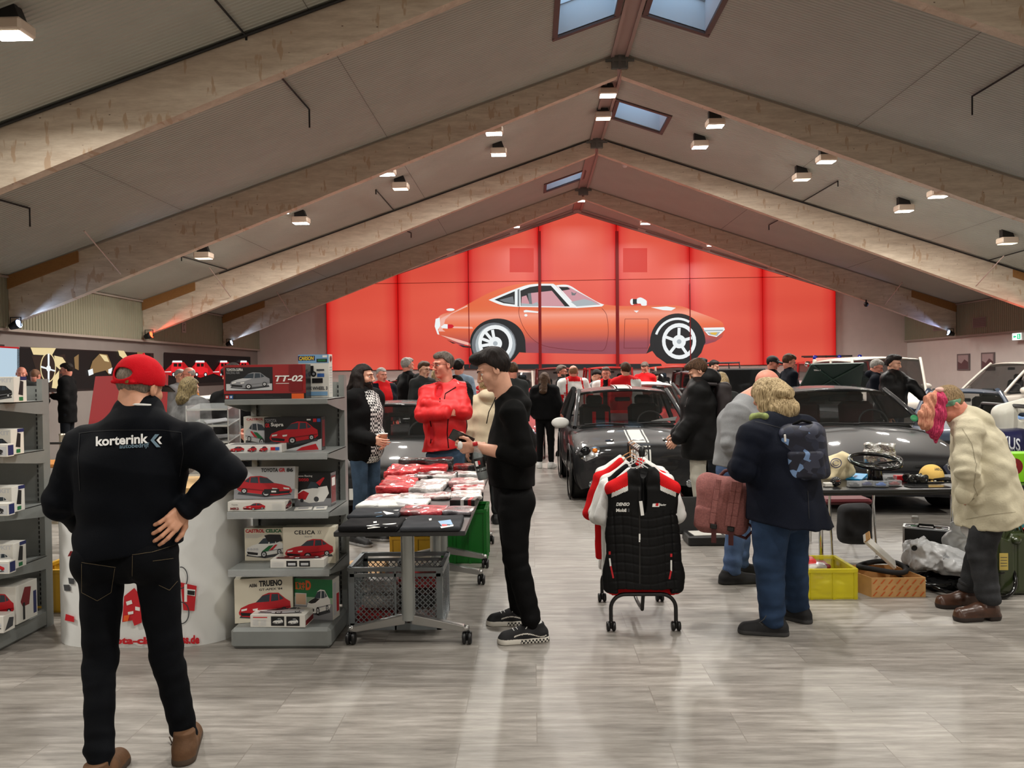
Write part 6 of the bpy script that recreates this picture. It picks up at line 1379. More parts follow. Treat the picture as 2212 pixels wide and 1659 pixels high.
    if interior:
      mb = MB(); mb.box((0, (yc + yrb) / 2 + .1, zb - .22), (w * 1.6, yrb - yc - .1, .3)); mb.box((0, yc + .28, zb - .02), (w * 1.62, .36, .14), bev=.05); mb.build('dashboard', INT, root)
      for sx in (-.36, .36):
        mb = MB(); mb.box((sx, yrf + .35, zb + .06), (.46, .13, .5), ROTM(-.2, 3, 'X'), .05); mb.box((sx, yrf + .44, zb + .36), (.24, .09, .16), bev=.04); mb.build('seat', seatc or INT, root)
      mb = MB(); mb.tube([VC((.36 + .18 * cos(a), yc + .5 + .05 * sin(a), zb + .06 + .16 * sin(a))) for a in [i * PI / 10 for i in range(20)]], .014, 6, closed=True); mb.build('steering_wheel', M('wheel_grey', (70, 70, 70), .5), root)
      mb = MB(); mb.box((0, yrf + .0, H - .19), (.22, .03, .06), bev=.015); mb.build('rear_view_mirror', INT, root)
  if wheels:
    for yy in (.72 if L > 3.3 else .5, L - .75 if L > 3.3 else L - .45):
      for sg in (-1, 1):
        mb = MB(); R90 = ROTM(PI / 2, 3, 'Y'); rw_ = .31
        mb.lathe([(.19, -.10), (.29, -.105), (.31, -.08), (.31, .08), (.29, .105), (.19, .10)], (sg * (w - .13), yy, rw_), 24, R90); wl = mb.build('wheel', TYRE, root)
        mb = MB(); mb.lathe([(0, .03), (.05, .05), (.06, .02), (.18, .04), (.2, .095), (.2, -.09)], (sg * (w - .13), yy, rw_), 20, ROTM(sg * PI / 2, 3, 'Y')); mb.build('rim', RIM, wl)
        mb = MB(); mb.lathe([(.30, 0), (.375, 0), (.375, .012), (.30, .012)], (sg * (w + .001) - (.012 if sg < 0 else 0), yy, rw_ + .02), 24, R90); mb.lathe([(0, 0), (.31, 0), (.31, .004), (0, .004)], (sg * (w - .012), yy, rw_ + .02), 24, R90); mb.build('wheel_arch', RUB, root)
  if gh:
    for sg in (-1, 1):
      S = SDF(); S.ell([sg * (w + .07), yc + .30, zb + .09], [.125, .06, .075]); vs, F = S.mesh(.012); o = np_mesh('side_mirror', [(vs, F, 0)], [col], None); o.parent = root
  def front(p, lift=.004):
    h = bv.ray_cast(VC((p[0], -2, p[1])), VC((0, 1, 0))); return (h[0] + VC((0, -lift, 0))) if h[0] else None
  def topp(p, lift=.003):
    h = bv.ray_cast(VC((p[0], p[1], 3)), VC((0, 0, -1))); return (h[0] + VC((0, 0, lift))) if h[0] else None
  def backp(p, lift=.004):
    h = bv.ray_cast(VC((p[0], L + 2, p[1])), VC((0, -1, 0))); return (h[0] + VC((0, lift, 0))) if h[0] else None
  def patch(fn, pts, mt, name, lift=.004, dense=True):
    mb = MB(); cx = sum(p[0] for p in pts) / len(pts); cy = sum(p[1] for p in pts) / len(pts); rings = []
    for s_ in (1, .66, .33, 0.02):
      rg = []
      for i in range(len(pts)):
        a, c = pts[i], pts[(i + 1) % len(pts)]
        for t in ((0, .5) if dense else (0,)): q = (a[0] + (c[0] - a[0]) * t, a[1] + (c[1] - a[1]) * t); rg.append(fn((cx + (q[0] - cx) * s_, cy + (q[1] - cy) * s_), lift))
      if any(r is None for r in rg): return None
      rings.append(rg + [rg[0]])
    mb.grid(rings); return mb.build(name, mt, root)
  if face:
    for sg in (-1, 1):
      patch(front, [(sg * w * .93, zh * .93), (sg * w * .60, zh * .90), (sg * w * .62, zh * .68), (sg * w * .86, zh * .62)], LAMPG, 'headlight')
    patch(front, [(-w * .45, zh * .82), (w * .45, zh * .82), (w * .42, zh * .66), (-w * .42, zh * .66)], RUB, 'grille'); patch(front, [(-w * .62, .36), (w * .62, .36), (w * .55, .22), (-w * .55, .22)], RUB, 'lower_grille')
  if plate and face:
    p = front((0, .42));
    if p: mb = MB(); mb.box(p + VC((0, -.008, 0)), (.50, .012, .11)); mb.build('number_plate', M('plate_white', (222, 222, 216), .4), root)
  if tail:
    for sg in (-1, 1): patch(backp, [(sg * w * .9, zt * .85), (sg * w * .6, zt * .85), (sg * w * .6, zt * .68), (sg * w * .88, zt * .66)], REDL, 'tail_light')
  return root, dict(front=front, top=topp, back=backp, patch=patch, w=w, bv=bv)
DG = paint('dark_grey', (28, 28, 30), .22); WPT = paint('white', (225, 225, 220), .2)
fx = W(1385, 990, 9.5).x
root, c = car('hatchback_car', 'small dark grey hatchback with white centre stripe and white mirrors, behind the clothes rack', fx, 9.5, rad(1.5), DG, L=3.0, Wd=1.70, H=1.42, zb=.84, zh=.72, zc=.90, yc=.85, yrf=1.55, yrr=2.45, yrb=2.85, zt=.98, wr=.60, seatc=M('seat_black', (16, 16, 16), .7), face=False, plate=False, roofc=DG)
f, t, pt = c['front'], c['top'], c['patch']
for sg in (-1, 1):
  pts = [(sg * .80, .74), (sg * .795, .60), (sg * .68, .52), (sg * .54, .58), (sg * .50, .68), (sg * .62, .745)]
  hl = pt(f, [(p[0], p[1]) for p in pts], LAMPG, 'headlight', .006)
  if hl is None: hl = pt(f, [(sg * .76, .70), (sg * .74, .56), (sg * .62, .54), (sg * .52, .62), (sg * .58, .70)], LAMPG, 'headlight', .006)
  for (x_, z_, r_, mt) in ((.68, .64, .052, M('projector', (30, 30, 32), .1, .5)), (.60, .60, .030, M('reflector_white', (235, 240, 242), .1, .6)), (.565, .65, .026, AMB), (.735, .60, .028, RUB)):
    p = f((sg * x_, z_))
    if p: mb = MB(); mb.lathe([(r_ * 1.25, 0), (r_ * 1.25, .02), (r_, .03), (r_ * .6, .045), (0, .05)], p + VC((0, .01, 0)), 14, ROTM(PI / 2, 3, 'X')); o = mb.build('lamp_reflector', mt, root)
  p = f((sg * .60, .235)); mb = MB(); mb.lathe([(.05, -.01), (.05, .02), (.038, .028), (0, .03)], p + VC((0, .005, 0)), 16, ROTM(PI / 2, 3, 'X')); mb.build('fog_lamp', LAMPG, root)
  pt(f, [(sg * .50, .30), (sg * .72, .34), (sg * .72, .16), (sg * .48, .15)], RUB, 'fog_lamp_surround', .003)
  pt(f, [(sg * .73, .52), (sg * .79, .50), (sg * .80, .36), (sg * .78, .16), (sg * .755, .16)], WPT, 'bumper_accent', .006)
  p = t((sg * .33, .22)); mb = MB(); mb.lathe([(.022, 0), (.022, .012), (.012, .016), (0, .016)], p, 12); mb.box(p + VC((sg * .05, 0, .004)), (.07, .02, .012)); mb.build('bonnet_pin', CHR, root)
pt(f, [(-.46, .455), (.46, .455), (.42, .405), (-.42, .405)], RUB, 'grille', .003); pt(f, [(-.40, .33), (.40, .33), (.36, .16), (-.36, .16)], RUB, 'lower_grille', .003)
def stripe(fn, path, hw, mt, nm, lift):
  mb = MB(); rows = []
  for p in path: a = fn((p[0] - hw, p[1]), lift); b_ = fn((p[0], p[1]), lift); c_ = fn((p[0] + hw, p[1]), lift); rows.append([a, b_, c_])
  if all(q is not None for r in rows for q in r): mb.grid(rows); mb.build(nm, mt, root)
for off, hw in ((0, .085), (-.115, .010), (.115, .010)):
  stripe(t, [(off, .06), (off, .15), (off, .3), (off, .45), (off, .6), (off, .75)], hw, WPT, 'bonnet_stripe', .003); stripe(f, [(off, .70), (off, .64), (off, .56), (off, .5)], hw, WPT, 'nose_stripe', .004)
  mb = MB(); mb.grid([[VC((off + s_ * hw, yy, z)) for s_ in (-1, 0, 1)] for yy, z in ((1.44, 1.385), (1.52, 1.408), (1.7, 1.424), (1.95, 1.432), (2.2, 1.425), (2.4, 1.40))]); mb.build('roof_stripe', WPT, root)
for o in root.children:
  if o.name.startswith('side_mirror'): o.data.materials[0] = WPT
p = f((.0, .62)); mb = MB(); mb.tube([p + VC((.075 * cos(a), -.004, .05 * sin(a))) for a in [i * PI / 10 for i in range(20)]], .007, 6, closed=True); mb.tube([p + VC((.03 * cos(a), -.004, .045 * sin(a))) for a in [i * PI / 10 for i in range(20)]], .006, 6, closed=True); mb.build('emblem', CHR, root)
for a, b_ in (((-.62, .78), (-.05, .70)), ((-.02, .78), (.55, .70))):
  mb = MB(); mb.tube([VC((a[0], a[1] - .0, .925)), VC(((a[0] + b_[0]) / 2, .74, .945)), VC((b_[0], b_[1], .93))], .009, 6); mb.build('wiper', RUB, root)
for (sx) in (-.42, -.24): mb = MB(); mb.box((sx, 1.45, .95), (.05, .03, .22)); mb.build('seat_belt', C_RED, root)
mb = MB(); mb.prism([(.30, .95, .945), (.62, .92, .95), (.66, .98, 1.0), (.40, 1.0, .96)], (0, 0, .006)); mb.build('paper_slip', INKW, root)
fx = W(1941, 990, 8.5).x
root, c = car('sedan_car', 'dark grey sedan with a chrome oval emblem, behind the bric-a-brac table', fx - .04, 8.5, rad(-5), DG, L=4.3, Wd=1.78, H=1.40, zb=.86, zh=.66, zc=.92, yc=1.22, yrf=2.05, yrr=3.3, yrb=3.95, zt=.98, face=False, plate=False, seatc=M('seat_maroon', (70, 20, 24), .7))
f, t, pt = c['front'], c['top'], c['patch']
for sg in (-1, 1):
  hl = pt(f, [(sg * .83, .60), (sg * .60, .625), (sg * .50, .54), (sg * .56, .44), (sg * .78, .46)], LAMPG, 'headlight', .006) or pt(f, [(sg * .76, .58), (sg * .60, .60), (sg * .50, .54), (sg * .56, .44), (sg * .74, .46)], LAMPG, 'headlight', .006)
  for (x_, z_, r_) in ((.70, .53, .05), (.60, .54, .045)):
    p = f((sg * x_, z_)); mb = MB(); mb.lathe([(r_ * 1.2, 0), (r_ * 1.2, .02), (r_, .03), (r_ * .4, .01), (0, .015)], p + VC((0, .01, 0)), 16, ROTM(PI / 2, 3, 'X')); mb.build('lamp_reflector', CHR, root)
pt(f, [(-.44, .60), (.44, .60), (.40, .50), (-.40, .50)], RUB, 'grille', .003); pt(f, [(-.62, .33), (.62, .33), (.58, .20), (-.58, .20)], RUB, 'lower_grille', .003)
p = f((0, .60)) + VC((0, -.012, .01)); mb = MB()
for rx, rz, dz in ((.085, .058, 0), (.032, .055, 0), (.055, .024, .026)): mb.tube([p + VC((rx * cos(a), 0, dz + rz * sin(a))) for a in [i * PI / 12 for i in range(24)]], .0075, 6, closed=True)
mb.build('emblem', CHR, root)
p = f((.26, .55)); mb = MB(); mb.box(p + VC((0, -.008, 0)), (.085, .008, .022)); mb.build('badge', CHR, root)
mb = MB(); mb.tube([f((-.7, .27)), f((0, .27)), f((.7, .27))], .012, 6); mb.build('bumper_trim', RUB, root)
for a, b_ in (((-.72, 1.08), (-.05, 1.0)), ((-.08, 1.10), (.60, 1.02))):
  mb = MB(); mb.tube([VC((a[0], a[1], .945)), VC(((a[0] + b_[0]) / 2, 1.02, .955)), VC((b_[0], b_[1], .945))], .010, 6); mb.build('wiper', RUB, root)
STK = M('green_sticker', (60, 150, 96), .5)
for sx, z in ((-.62, 1.01), (.66, 1.0)):
  mb = MB(); mb.lathe([(0, 0), (.045, 0), (.045, .002), (0, .002)], (sx, 1.185, z), 16, ROTM(rad(62), 3, 'X')); mb.build('windscreen_sticker', STK, root)
fx = W(806, 1027, 8.2).x
root, c = car('coupe_car', 'glossy black car with its front to the viewer, behind the long-haired person', fx, 8.25, rad(2), paint('black', (10, 10, 11), .2), L=3.5, Wd=1.70, H=1.29, zb=.80, zh=.62, zc=.85, yc=1.1, yrf=1.75, yrr=2.6, yrb=3.2, zt=.9, face=True, plate=False)
f = c['front']; p = f((-.02, .34)); mb = MB(); mb.box(p + VC((0, -.01, 0)), (.50, .012, .12)); mb.build('number_plate', M('plate_white', (222, 222, 216), .4), root)
mb = MB(); fc = Face(p + VC((-.24, -.018, -.05)), (1, 0, 0), (0, 0, 1), .48, .10, mb); fc.text('TOYOTA', .10, .50, .62, .92, INKR, .02); fc.text('collection', .42, .14, .95, .46, INKB, 0, .3); mb.build('plate_lettering', None, root)
p = f((0, .53)); mb = MB()
for rx, rz in ((.06, .042), (.024, .04)): mb.tube([p + VC((rx * cos(a), -.008, rz * sin(a))) for a in [i * PI / 12 for i in range(24)]], .006, 6, closed=True)
mb.build('emblem', CHR, root)
RP = paint('red', (176, 22, 24)); WP2 = paint('offwhite', (196, 188, 178)); BLP = paint('blue', (66, 104, 148)); SBP = paint('steelblue', (70, 82, 100)); BKP = paint('jet', (12, 12, 13)); ORP = paint('orange_red', (196, 52, 36)); NVP = paint('navy', (18, 20, 62))
def bcar(label, px, py, Y, rot, col, **k):
  p = W(px, py, Y); nm = k.pop('nm', 'parked_car'); return car(nm, label, p.x, Y, rad(rot), col, lod=1, **k)
bcar('white-roofed red compact car parked behind the small grey hatchback', 1430, 830, 13.65, 0, RP, L=3.3, Wd=1.6, H=1.42, roofc=WPT, pil=RUB, yrr=2.7, yrb=3.1)
OFF = dict(L=3.8, Wd=1.5, H=1.80, zb=1.12, zh=.98, zc=1.14, yc=1.25, yrf=1.42, yrr=3.6, yrb=3.75, zt=1.12, wr=.70, sq=.9, nm='off_road_car')
bcar('boxy red off-road car with pale window frames, beside the black box holder', 1482, 800, 22.2, 0, RP, roofc=ORP, pil=WP2, **OFF)
bcar('boxy red off-road car with dark windows behind the red-jacketed backs', 1330, 800, 22.2, 0, RP, roofc=RP, pil=RP, **OFF)
bcar('boxy dark red off-road car behind the team jacket with lettering', 1206, 800, 22.4, 0, paint('maroon', (92, 18, 20)), **{**OFF, 'Wd': 1.4})
bcar('boxy red and white off-road car just left of the puffer jacket', 1096, 805, 20.0, 0, RP, roofc=WP2, pil=WP2, **{**OFF, 'H': 1.72})
bcar('orange-red sedan right of the black box holder, in front of the off-road cars', 1412, 825, 17.7, 0, ORP, L=3.8, Wd=1.5, H=1.36)
bcar('low dark red car behind the black-haired people at the middle left', 1080, 840, 13.9, 0, paint('darkred', (120, 14, 22)), L=4.2, Wd=1.6, H=1.30, zb=.78, zh=.62, zc=.82)
bcar('red car with black roof, left of the black jacket group', 762, 840, 15.4, 8, RP, L=4.2, Wd=1.6, H=1.30, zb=.80, zh=.64, zc=.84, roofc=BKP)
bcar('dark sports car behind the person in the bright red hoodie', 858, 835, 20.0, 0, BKP, L=4.2, Wd=1.7, H=1.50, zb=.88, zh=.72, zc=.92)
root, c = bcar('black off-road car with open tailgate and roof rack, behind the bald person', 1584, 810, 17.3, 0, BKP, **{**OFF, 'H': 1.66, 'zb': 1.05})
mb = MB(); mb.box((0, -.02, 1.36), (1.40, .06, .60), ROTM(.12, 3, 'X'), .03); mb.build('tailgate', BKP, root)
mb = MB()
for yy in (1.3, 2.3): mb.tube([VC((-.50, yy, 1.60)), VC((-.48, yy, 1.80)), VC((.48, yy, 1.80)), VC((.50, yy, 1.60))], .022, 6)
for xx in (-.48, .48): mb.tube([VC((xx, 1.3, 1.80)), VC((xx, 2.3, 1.80))], .022, 6)
mb.build('roof_rack', M('rack_dark', (40, 36, 40), .4), root)
root, c = bcar('red emergency car with blue beacons and a black ladder on the roof', 1862, 810, 20.2, 0, RP, **{**OFF, 'H': 1.88, 'Wd': 1.75, 'nm': 'emergency_car'})
BEA = M('blue_beacon', (20, 40, 150), .15)
for sx in (-.62, .05, .62): mb = MB(); mb.lathe([(0, 0), (.06, 0), (.06, .10), (.035, .13), (0, .135)], (sx, 1.6, 1.87), 14); mb.build('beacon', BEA, root)
mb = MB()
for sx in (-.35, .35): mb.beam((sx, 1.5, 1.97), (sx, 3.4, 2.0), .05, .05)
for i in range(7): mb.beam((-.35, 1.6 + i * .28, 1.975), (.35, 1.6 + i * .28, 1.975), .03, .03)
mb.build('roof_ladder', BLK, root)
mb = MB(); mb.box((-.2, 1.40, 1.86), (.95, .04, .13), bev=.01); mb.build('roof_sign', M('sign_pale', (236, 170, 160), .4), root)
mb = MB(); mb.lathe([(0, 0), (.08, 0), (.08, .04), (0, .06)], (-.98, 1.2, 1.76), 16, ROTM(PI / 2, 3, 'X')); mb.tube([VC((-.98, 1.22, 1.70)), VC((-.88, 1.25, 1.1))], .014, 5); mb.build('spot_lamp', CHR, root)
root, c = bcar('grey car with its bonnet raised, dark green underside showing', 1834, 850, 14.6, 0, paint('grey_silver', (120, 122, 124)), L=3.3, Wd=1.5, H=1.38, zb=.84)
mb = MB(); GH = M('dark_green_lining', (22, 44, 36), .6); a, c_, d, e = VC((-.66, 1.15, .98)), VC((.66, 1.15, .98)), VC((.52, .55, 1.72)), VC((-.50, .55, 1.71)); mb.prism([a, c_, d, e], (0, .03, .02)); mb.build('bonnet', GH, root)
mb = MB()
for p, q in ((a, d), (c_, e)): mb.beam(p + VC((0, -.012, 0)), q + VC((0, -.012, 0)), .05, .02)
mb.build('bonnet_brace', M('dark_green_rib', (36, 62, 52), .6), root)
mb = MB(); mb.box(VC((-.36, .62, 1.60)), (.13, .01, .03), ROTM(-.7, 3, 'X')); mb.build('bonnet_label', INKW, root)
bcar('white off-road car with big dark window, right background', 1985, 800, 15.4, 0, WP2, **{**OFF, 'H': 1.90, 'Wd': 1.7})
root, c = bcar('long white minivan, right background', 2052, 830, 18.0, -84, WP2, L=3.7, Wd=1.7, H=1.76, zb=1.0, zh=.82, zc=1.05, yc=.8, yrf=1.5, yrr=3.4, yrb=3.6, zt=1.05, wr=.64, nm='minivan')
bcar('light blue sedan with yellow seats, at the right edge', 2165, 850, 14.0, -84, BLP, L=4.2, Wd=1.6, H=1.44, zb=.90, zh=.76, zc=.92, yc=1.2, yrf=1.7, yrr=2.9, yrb=3.4, zt=.9, seatc=M('seat_ochre', (150, 120, 40), .7))
bcar('steel-blue coupe with many light reflections, behind the pink ponytail', 2086, 880, 11.2, -28, SBP, L=3.6, Wd=1.5, H=1.27, zb=.82, zh=.68, zc=.86, yc=1.2, yrf=1.9, yrr=2.7, yrb=3.2, zt=.86)
bcar('white car seen from the side behind the far left visitors', 245, 850, 17.2, -88, WPT, L=4.0, Wd=1.5, H=1.24, zb=.76, zh=.64, zc=.80)
bcar('red and white coupe behind the wavy-haired person', 440, 850, 11.7, -35, ORP, L=3.6, Wd=1.6, H=1.26, roofc=WPT, pil=WPT, zb=.80, zh=.62, zc=.82, yrr=2.7, yrb=3.2)
p = W(2200, 960, 7.1); root = thing('race_car', 'dark navy open race car with white seats and silver lettering on its side', 'car', (p.x + .6, 7.6, 0))
S = SDF(); o0 = A([p.x + .6, 7.36, 0]); S.box(o0 + A([.37, 0, .66]), [1.25, .36, .40], None, .16); S.box(o0 + A([.1, 0, 1.02]), [.62, .27, .22], None, .05, op='s'); S.fn(lambda P: np.maximum(0, (o0[0] - .55 - P[:, 0])) * .10 * np.clip((P[:, 2] - .5) * 2, 0, 1))
soft('body', S, NVP, .016, root)
for sx in (-.2, .42):
  S = SDF(); c0 = o0 + A([sx - .25, -.05, 1.06]); S.box(c0, [.22, .10, .25], np.stack([nrm([1, 0, .25]), A([0, 1, 0]), nrm([-.25, 0, 1])]), .09); S.box(c0 + A([0.02, 0, .10]), [.10, .16, .035], None, .03, op='s'); S.box(c0 + A([-.2, 0, -.12]), [.25, .14, .08], None, .06, k=.04); soft('seat', S, M('seat_white', (214, 212, 200), .5), .010, root)
mb = MB(); mb.tube([Vector(o0 + A([-.6, -.40, 1.0])), Vector(o0 + A([-.55, -.38, 1.26])), Vector(o0 + A([-.55, .38, 1.26])), Vector(o0 + A([-.6, .40, 1.0]))], .02, 6); part(mb, 'windscreen_frame', BLK, root)
for sx in (-.50, 1.2):
  for sy in (-.33, .33): mb = MB(); mb.lathe([(0, -.09), (.20, -.10), (.28, -.09), (.28, .09), (.20, .10), (0, .09)], o0 + A([sx, sy, .28]), 20, ROTM(PI / 2, 3, 'X')); part(mb, 'wheel', TYRE, root)
bv = Caster(root.children[0]); SIL = M('print_silver', (196, 200, 206), .35)
decal(bv, 'lettering', [(SIL, text_px('LEXUS', 2141, 934, 2204, 961, .015, slope=.22)), (M('print_grey2', (120, 124, 132), .5), text_px('BEYOND AMAZING', 2136, 962, 2216, 976, .0, slope=.12))], root, .01)
# ================================================================ shop shelves, boxes, tables and small goods
SHG = M('shelf_grey', (134, 138, 136), .42, .2, noise_amt=.06, nscale=8); SHD = M('shelf_slot', (24, 25, 26), .6)
CARD = M('box_white', (222, 220, 212), .45, coat=.3); CREAMB = M('box_cream', (226, 220, 200), .45, coat=.3); BKB = M('box_black', (18, 18, 20), .4, coat=.4); REDB = M('box_red', (150, 16, 20), .4, coat=.4)
INK = {k: M('art_' + k, v, .45) for k, v in dict(red=(196, 26, 38), dred=(120, 14, 20), black=(18, 18, 20), dgrey=(60, 62, 66), grey=(140, 142, 146), lgrey=(200, 202, 204), white=(236, 236, 232), glass=(50, 62, 72), blue=(52, 98, 170), lblue=(126, 170, 208), green=(20, 110, 60), yellow=(236, 204, 40), orange=(232, 96, 30), navy=(24, 34, 90), skin=(214, 180, 150), sky=(150, 176, 150)).items()}
def art_car(f, x0, y0, x1, y1, col='red', flip=False, rally=False, hood=None):
  def q(pts): return [((x1 - (x1 - x0) * a) if flip else (x0 + (x1 - x0) * a), y0 + (y1 - y0) * b_) for a, b_ in pts]
  f.poly(q([(.02, .10), (.5, .0), (.98, .14), (.96, .24), (.5, .12), (.05, .18)]), INK['dgrey'])
  f.poly(q([(.01, .30), (.05, .46), (.2, .58), (.34, .64), (.46, .88), (.58, .96), (.76, .94), (.90, .70), (.98, .60), (.99, .36), (.93, .26), (.5, .12), (.3, .08), (.08, .14), (.02, .22)]), INK[col])
  f.poly(q([(.06, .46), (.2, .57), (.34, .635), (.56, .62), (.36, .46), (.2, .43)]), INK[hood] if hood else INK['white' if col == 'white' else 'lgrey' if col == 'grey' else col])
  f.poly(q([(.33, .63), (.455, .86), (.60, .91), (.585, .635)]), INK['glass']); f.poly(q([(.615, .635), (.63, .91), (.75, .90), (.76, .66)]), INK['glass']); f.poly(q([(.78, .665), (.77, .89), (.86, .72)]), INK['glass'])
  f.poly(q([(.04, .30), (.32, .24), (.31, .14), (.06, .18)]), INK['black']); f.poly(q([(.06, .41), (.17, .44), (.16, .37), (.06, .34)]), INK['white']); f.poly(q([(.27, .40), (.37, .42), (.36, .35), (.28, .33)]), INK['white'])
  f.poly(q([(.42, .30), (.98, .44), (.98, .41), (.42, .26)]), INK['dred' if col == 'red' else 'grey'])
  for (cx, cy, rx, ry) in ((.47, .17, .075, .15), (.86, .29, .055, .125)):
    f.poly(q([(cx + rx * cos(a), cy + ry * sin(a)) for a in [i * PI / 8 for i in range(16)]]), INK['black']); f.poly(q([(cx + rx * .62 * cos(a), cy + ry * .62 * sin(a)) for a in [i * PI / 8 for i in range(16)]]), INK['lgrey']); f.poly(q([(cx + rx * .2 * cos(a), cy + ry * .2 * sin(a)) for a in [i * PI / 4 for i in range(8)]]), INK['black'])
  if rally:
    f.poly(q([(.42, .30), (.6, .55), (.72, .58), (.58, .32)]), INK['green']); f.poly(q([(.6, .34), (.76, .6), (.82, .6), (.7, .37)]), INK['red'])
    for i in range(4): f.poly(q([(.08 + .075 * i + .03 * cos(a), .40 + .05 * sin(a)) for a in [k * PI / 5 for k in range(10)]]), INK['lgrey'])
def kit(label, px0, px1, pyb, Y, h, depth, mat, art, yaw=0.0, tilt=0.0, nm='model_kit_box', top=None, side=None, group=None):
  """a carton whose front face stands between photo columns px0..px1 with its foot at row pyb"""
  a = W(px0, pyb, Y); c_ = W(px1, pyb, Y); wd = (c_ - a).length; o = (a + c_) / 2; o.z = round(o.z, 4)
  r = thing(nm, label, 'model kit box', o, group=group); R = ROTM(rad(yaw), 3, 'Z') @ ROTM(rad(-tilt), 3, 'X')
  mb = MB(); mb.box(o + R @ VC((0, depth / 2, h / 2)), (wd, depth, h), R, .0015); part(mb, 'carton', mat, r)
  mb = MB(); f = Face(o + R @ VC((-wd / 2, 0, 0)), R @ VC((1, 0, 0)), R @ VC((0, 0, 1)), wd, h, mb); art(f)
  if mb.f: part(mb, 'printed_front', None, r)
  if top: mb = MB(); f = Face(o + R @ VC((-wd / 2, 0, h)), R @ VC((1, 0, 0)), R @ VC((0, 1, 0)), wd, depth, mb); top(f); part(mb, 'printed_top', None, r)
  if side: mb = MB(); f = Face(o + R @ VC((wd / 2, 0, 0)), R @ VC((0, 1, 0)), R @ VC((0, 0, 1)), depth, h, mb); side(f); part(mb, 'printed_side', None, r)
  return r
def shelf_unit(label, x0, x1, yb, yf, zs, zbase):
  r = thing('shelf_unit', label, 'shelf', ((x0 + x1) / 2, yb, 0))
  mb = MB(); mb.box(((x0 + x1) / 2, yb + .012, .86), (x1 - x0 - .06, .012, 1.45)); part(mb, 'back_panel', SHG, r)
  for xx in (x0 + .02, x1 - .02):
    mb = MB(); mb.box((xx, yb + .02, .815), (.035, .07, 1.63)); part(mb, 'upright', SHG, r)
    mb = MB(); sx = xx + (.022 if xx < (x0 + x1) / 2 else -.022)
    for i in range(46): mb.box((sx, yb - .012, .16 + i * .031), (.010, .006, .018))
    part(mb, 'slot_strip', SHD, r)
  for i, z in enumerate(zs):
    mb = MB(); mb.box(((x0 + x1) / 2, (yb + yf) / 2 - .01, z - .004), (x1 - x0, yb - yf, .008)); mb.box(((x0 + x1) / 2, yf - .008, z - .014), (x1 - x0, .012, .034), bev=.003)
    for xx in (x0, x1): mb.prism([(xx, yf, z - .003), (xx, yb, z - .003), (xx, yb, z - .09), (xx, yb - .08, z - .085), (xx, yf, z - .03)], (.004 if xx == x0 else -.004, 0, 0))
    sh = part(mb, 'shelf_board', SHG, r)
    if i in (1, 2, 3):
      mb = MB(); mb.box(((x0 + x1) / 2, yf - .018, z - .018), (x1 - x0 - .01, .004, .04)); part(mb, 'price_rail', M('clear_rail', (200, 204, 204), .15, alpha=.35), r)
  mb = MB(); mb.box(((x0 + x1) / 2, (yb + yf) / 2, zbase / 2), (x1 - x0 - .01, yb - yf + .02, zbase), bev=.02); part(mb, 'base', SHG, r)
ZS = (1.49, 1.17, .82, .475)
shelf_unit('grey metal shelf unit stacked with model kits, in the centre left', -1.83, -1.215, 4.95, 4.53, ZS, .125)
shelf_unit('grey metal shelf unit cut off by the left edge of the photo', -4.2, -3.20, 4.95, 4.42, ZS, .125)
def zpy(px, z, Y):                                     # photo row of height z at depth Y
  lo_, hi_ = 0, 1659
  for _ in range(30):
    m_ = (lo_ + hi_) / 2
    if W(px, m_, Y).z > z: lo_ = m_
    else: hi_ = m_
  return m_
def on(px, zi, Y): return zpy(px, zi + .001, Y)
def a_tt(f):
  f.rect(0, .16, 1, 1, REDB); f.rect(.02, .24, .60, .93, INK['black']); f.rect(.03, .26, .59, .45, INK['lgrey']); art_car(f, .07, .28, .57, .80, 'grey'); f.text('TOYOTA SUPRA', .04, .82, .24, .90, INK['white'], .02); f.text('RACING A80', .04, .74, .2, .80, INK['grey'], .0)
  f.rect(.80, .22, .96, .98, INK['dred']); f.text('TT-02', .63, .50, .97, .68, INK['white'], .03, .25); f.rect(.64, .44, .80, .455, INK['white']); f.rect(0, 0, 1, .155, INK['black']); f.rect(.02, .02, .065, .12, INK['red']); f.rect(.07, .02, .115, .12, INK['blue'])
  for x in (.042, .092): f.poly([(x + (.018 if i % 2 == 0 else .008) * cos(PI / 2 + i * PI / 5), .07 + (.045 if i % 2 == 0 else .02) * sin(PI / 2 + i * PI / 5)) for i in range(10)], INK['white'])
  for i in range(3): f.rect(.15, .04 + .035 * i, .70 - .1 * i, .05 + .035 * i, INK['dgrey'])
  f.rect(.83, .0, .98, .15, INK['orange'])
Yt = 4.60
kit('wide black and red kit box with a silver racing car, on the top shelf', 484, 661, on(570, ZS[0], Yt), Yt, .208, .11, BKB, a_tt)
def a_carson(f):
  f.rect(0, .8, 1, 1, INK['lblue']); f.rect(0, .86, .55, .97, INK['navy']); f.text('CARSON', .03, .87, .52, .96, INK['yellow'], .04, .2); f.rect(.6, .82, .95, .9, INK['black']); f.rect(.64, .84, .9, .885, INK['green']); f.rect(.8, .93, .95, .98, INK['white'])
  f.rect(.18, .55, .5, .74, INK['black']); f.disc(.2, .55, .09, INK['black']); f.disc(.5, .55, .09, INK['black']); f.disc(.5, .55, .04, INK['grey']); f.rect(.6, .62, .85, .66, INK['dgrey']); f.rect(.62, .48, .85, .56, INK['blue']); f.rect(.05, .34, .3, .44, INK['dred']); f.rect(.45, .34, .8, .45, INK['black']); f.text('REFLEX WHEEL 3', .05, .18, .95, .26, INK['dgrey'], .03); f.rect(.05, .05, .95, .14, INK['lblue'])
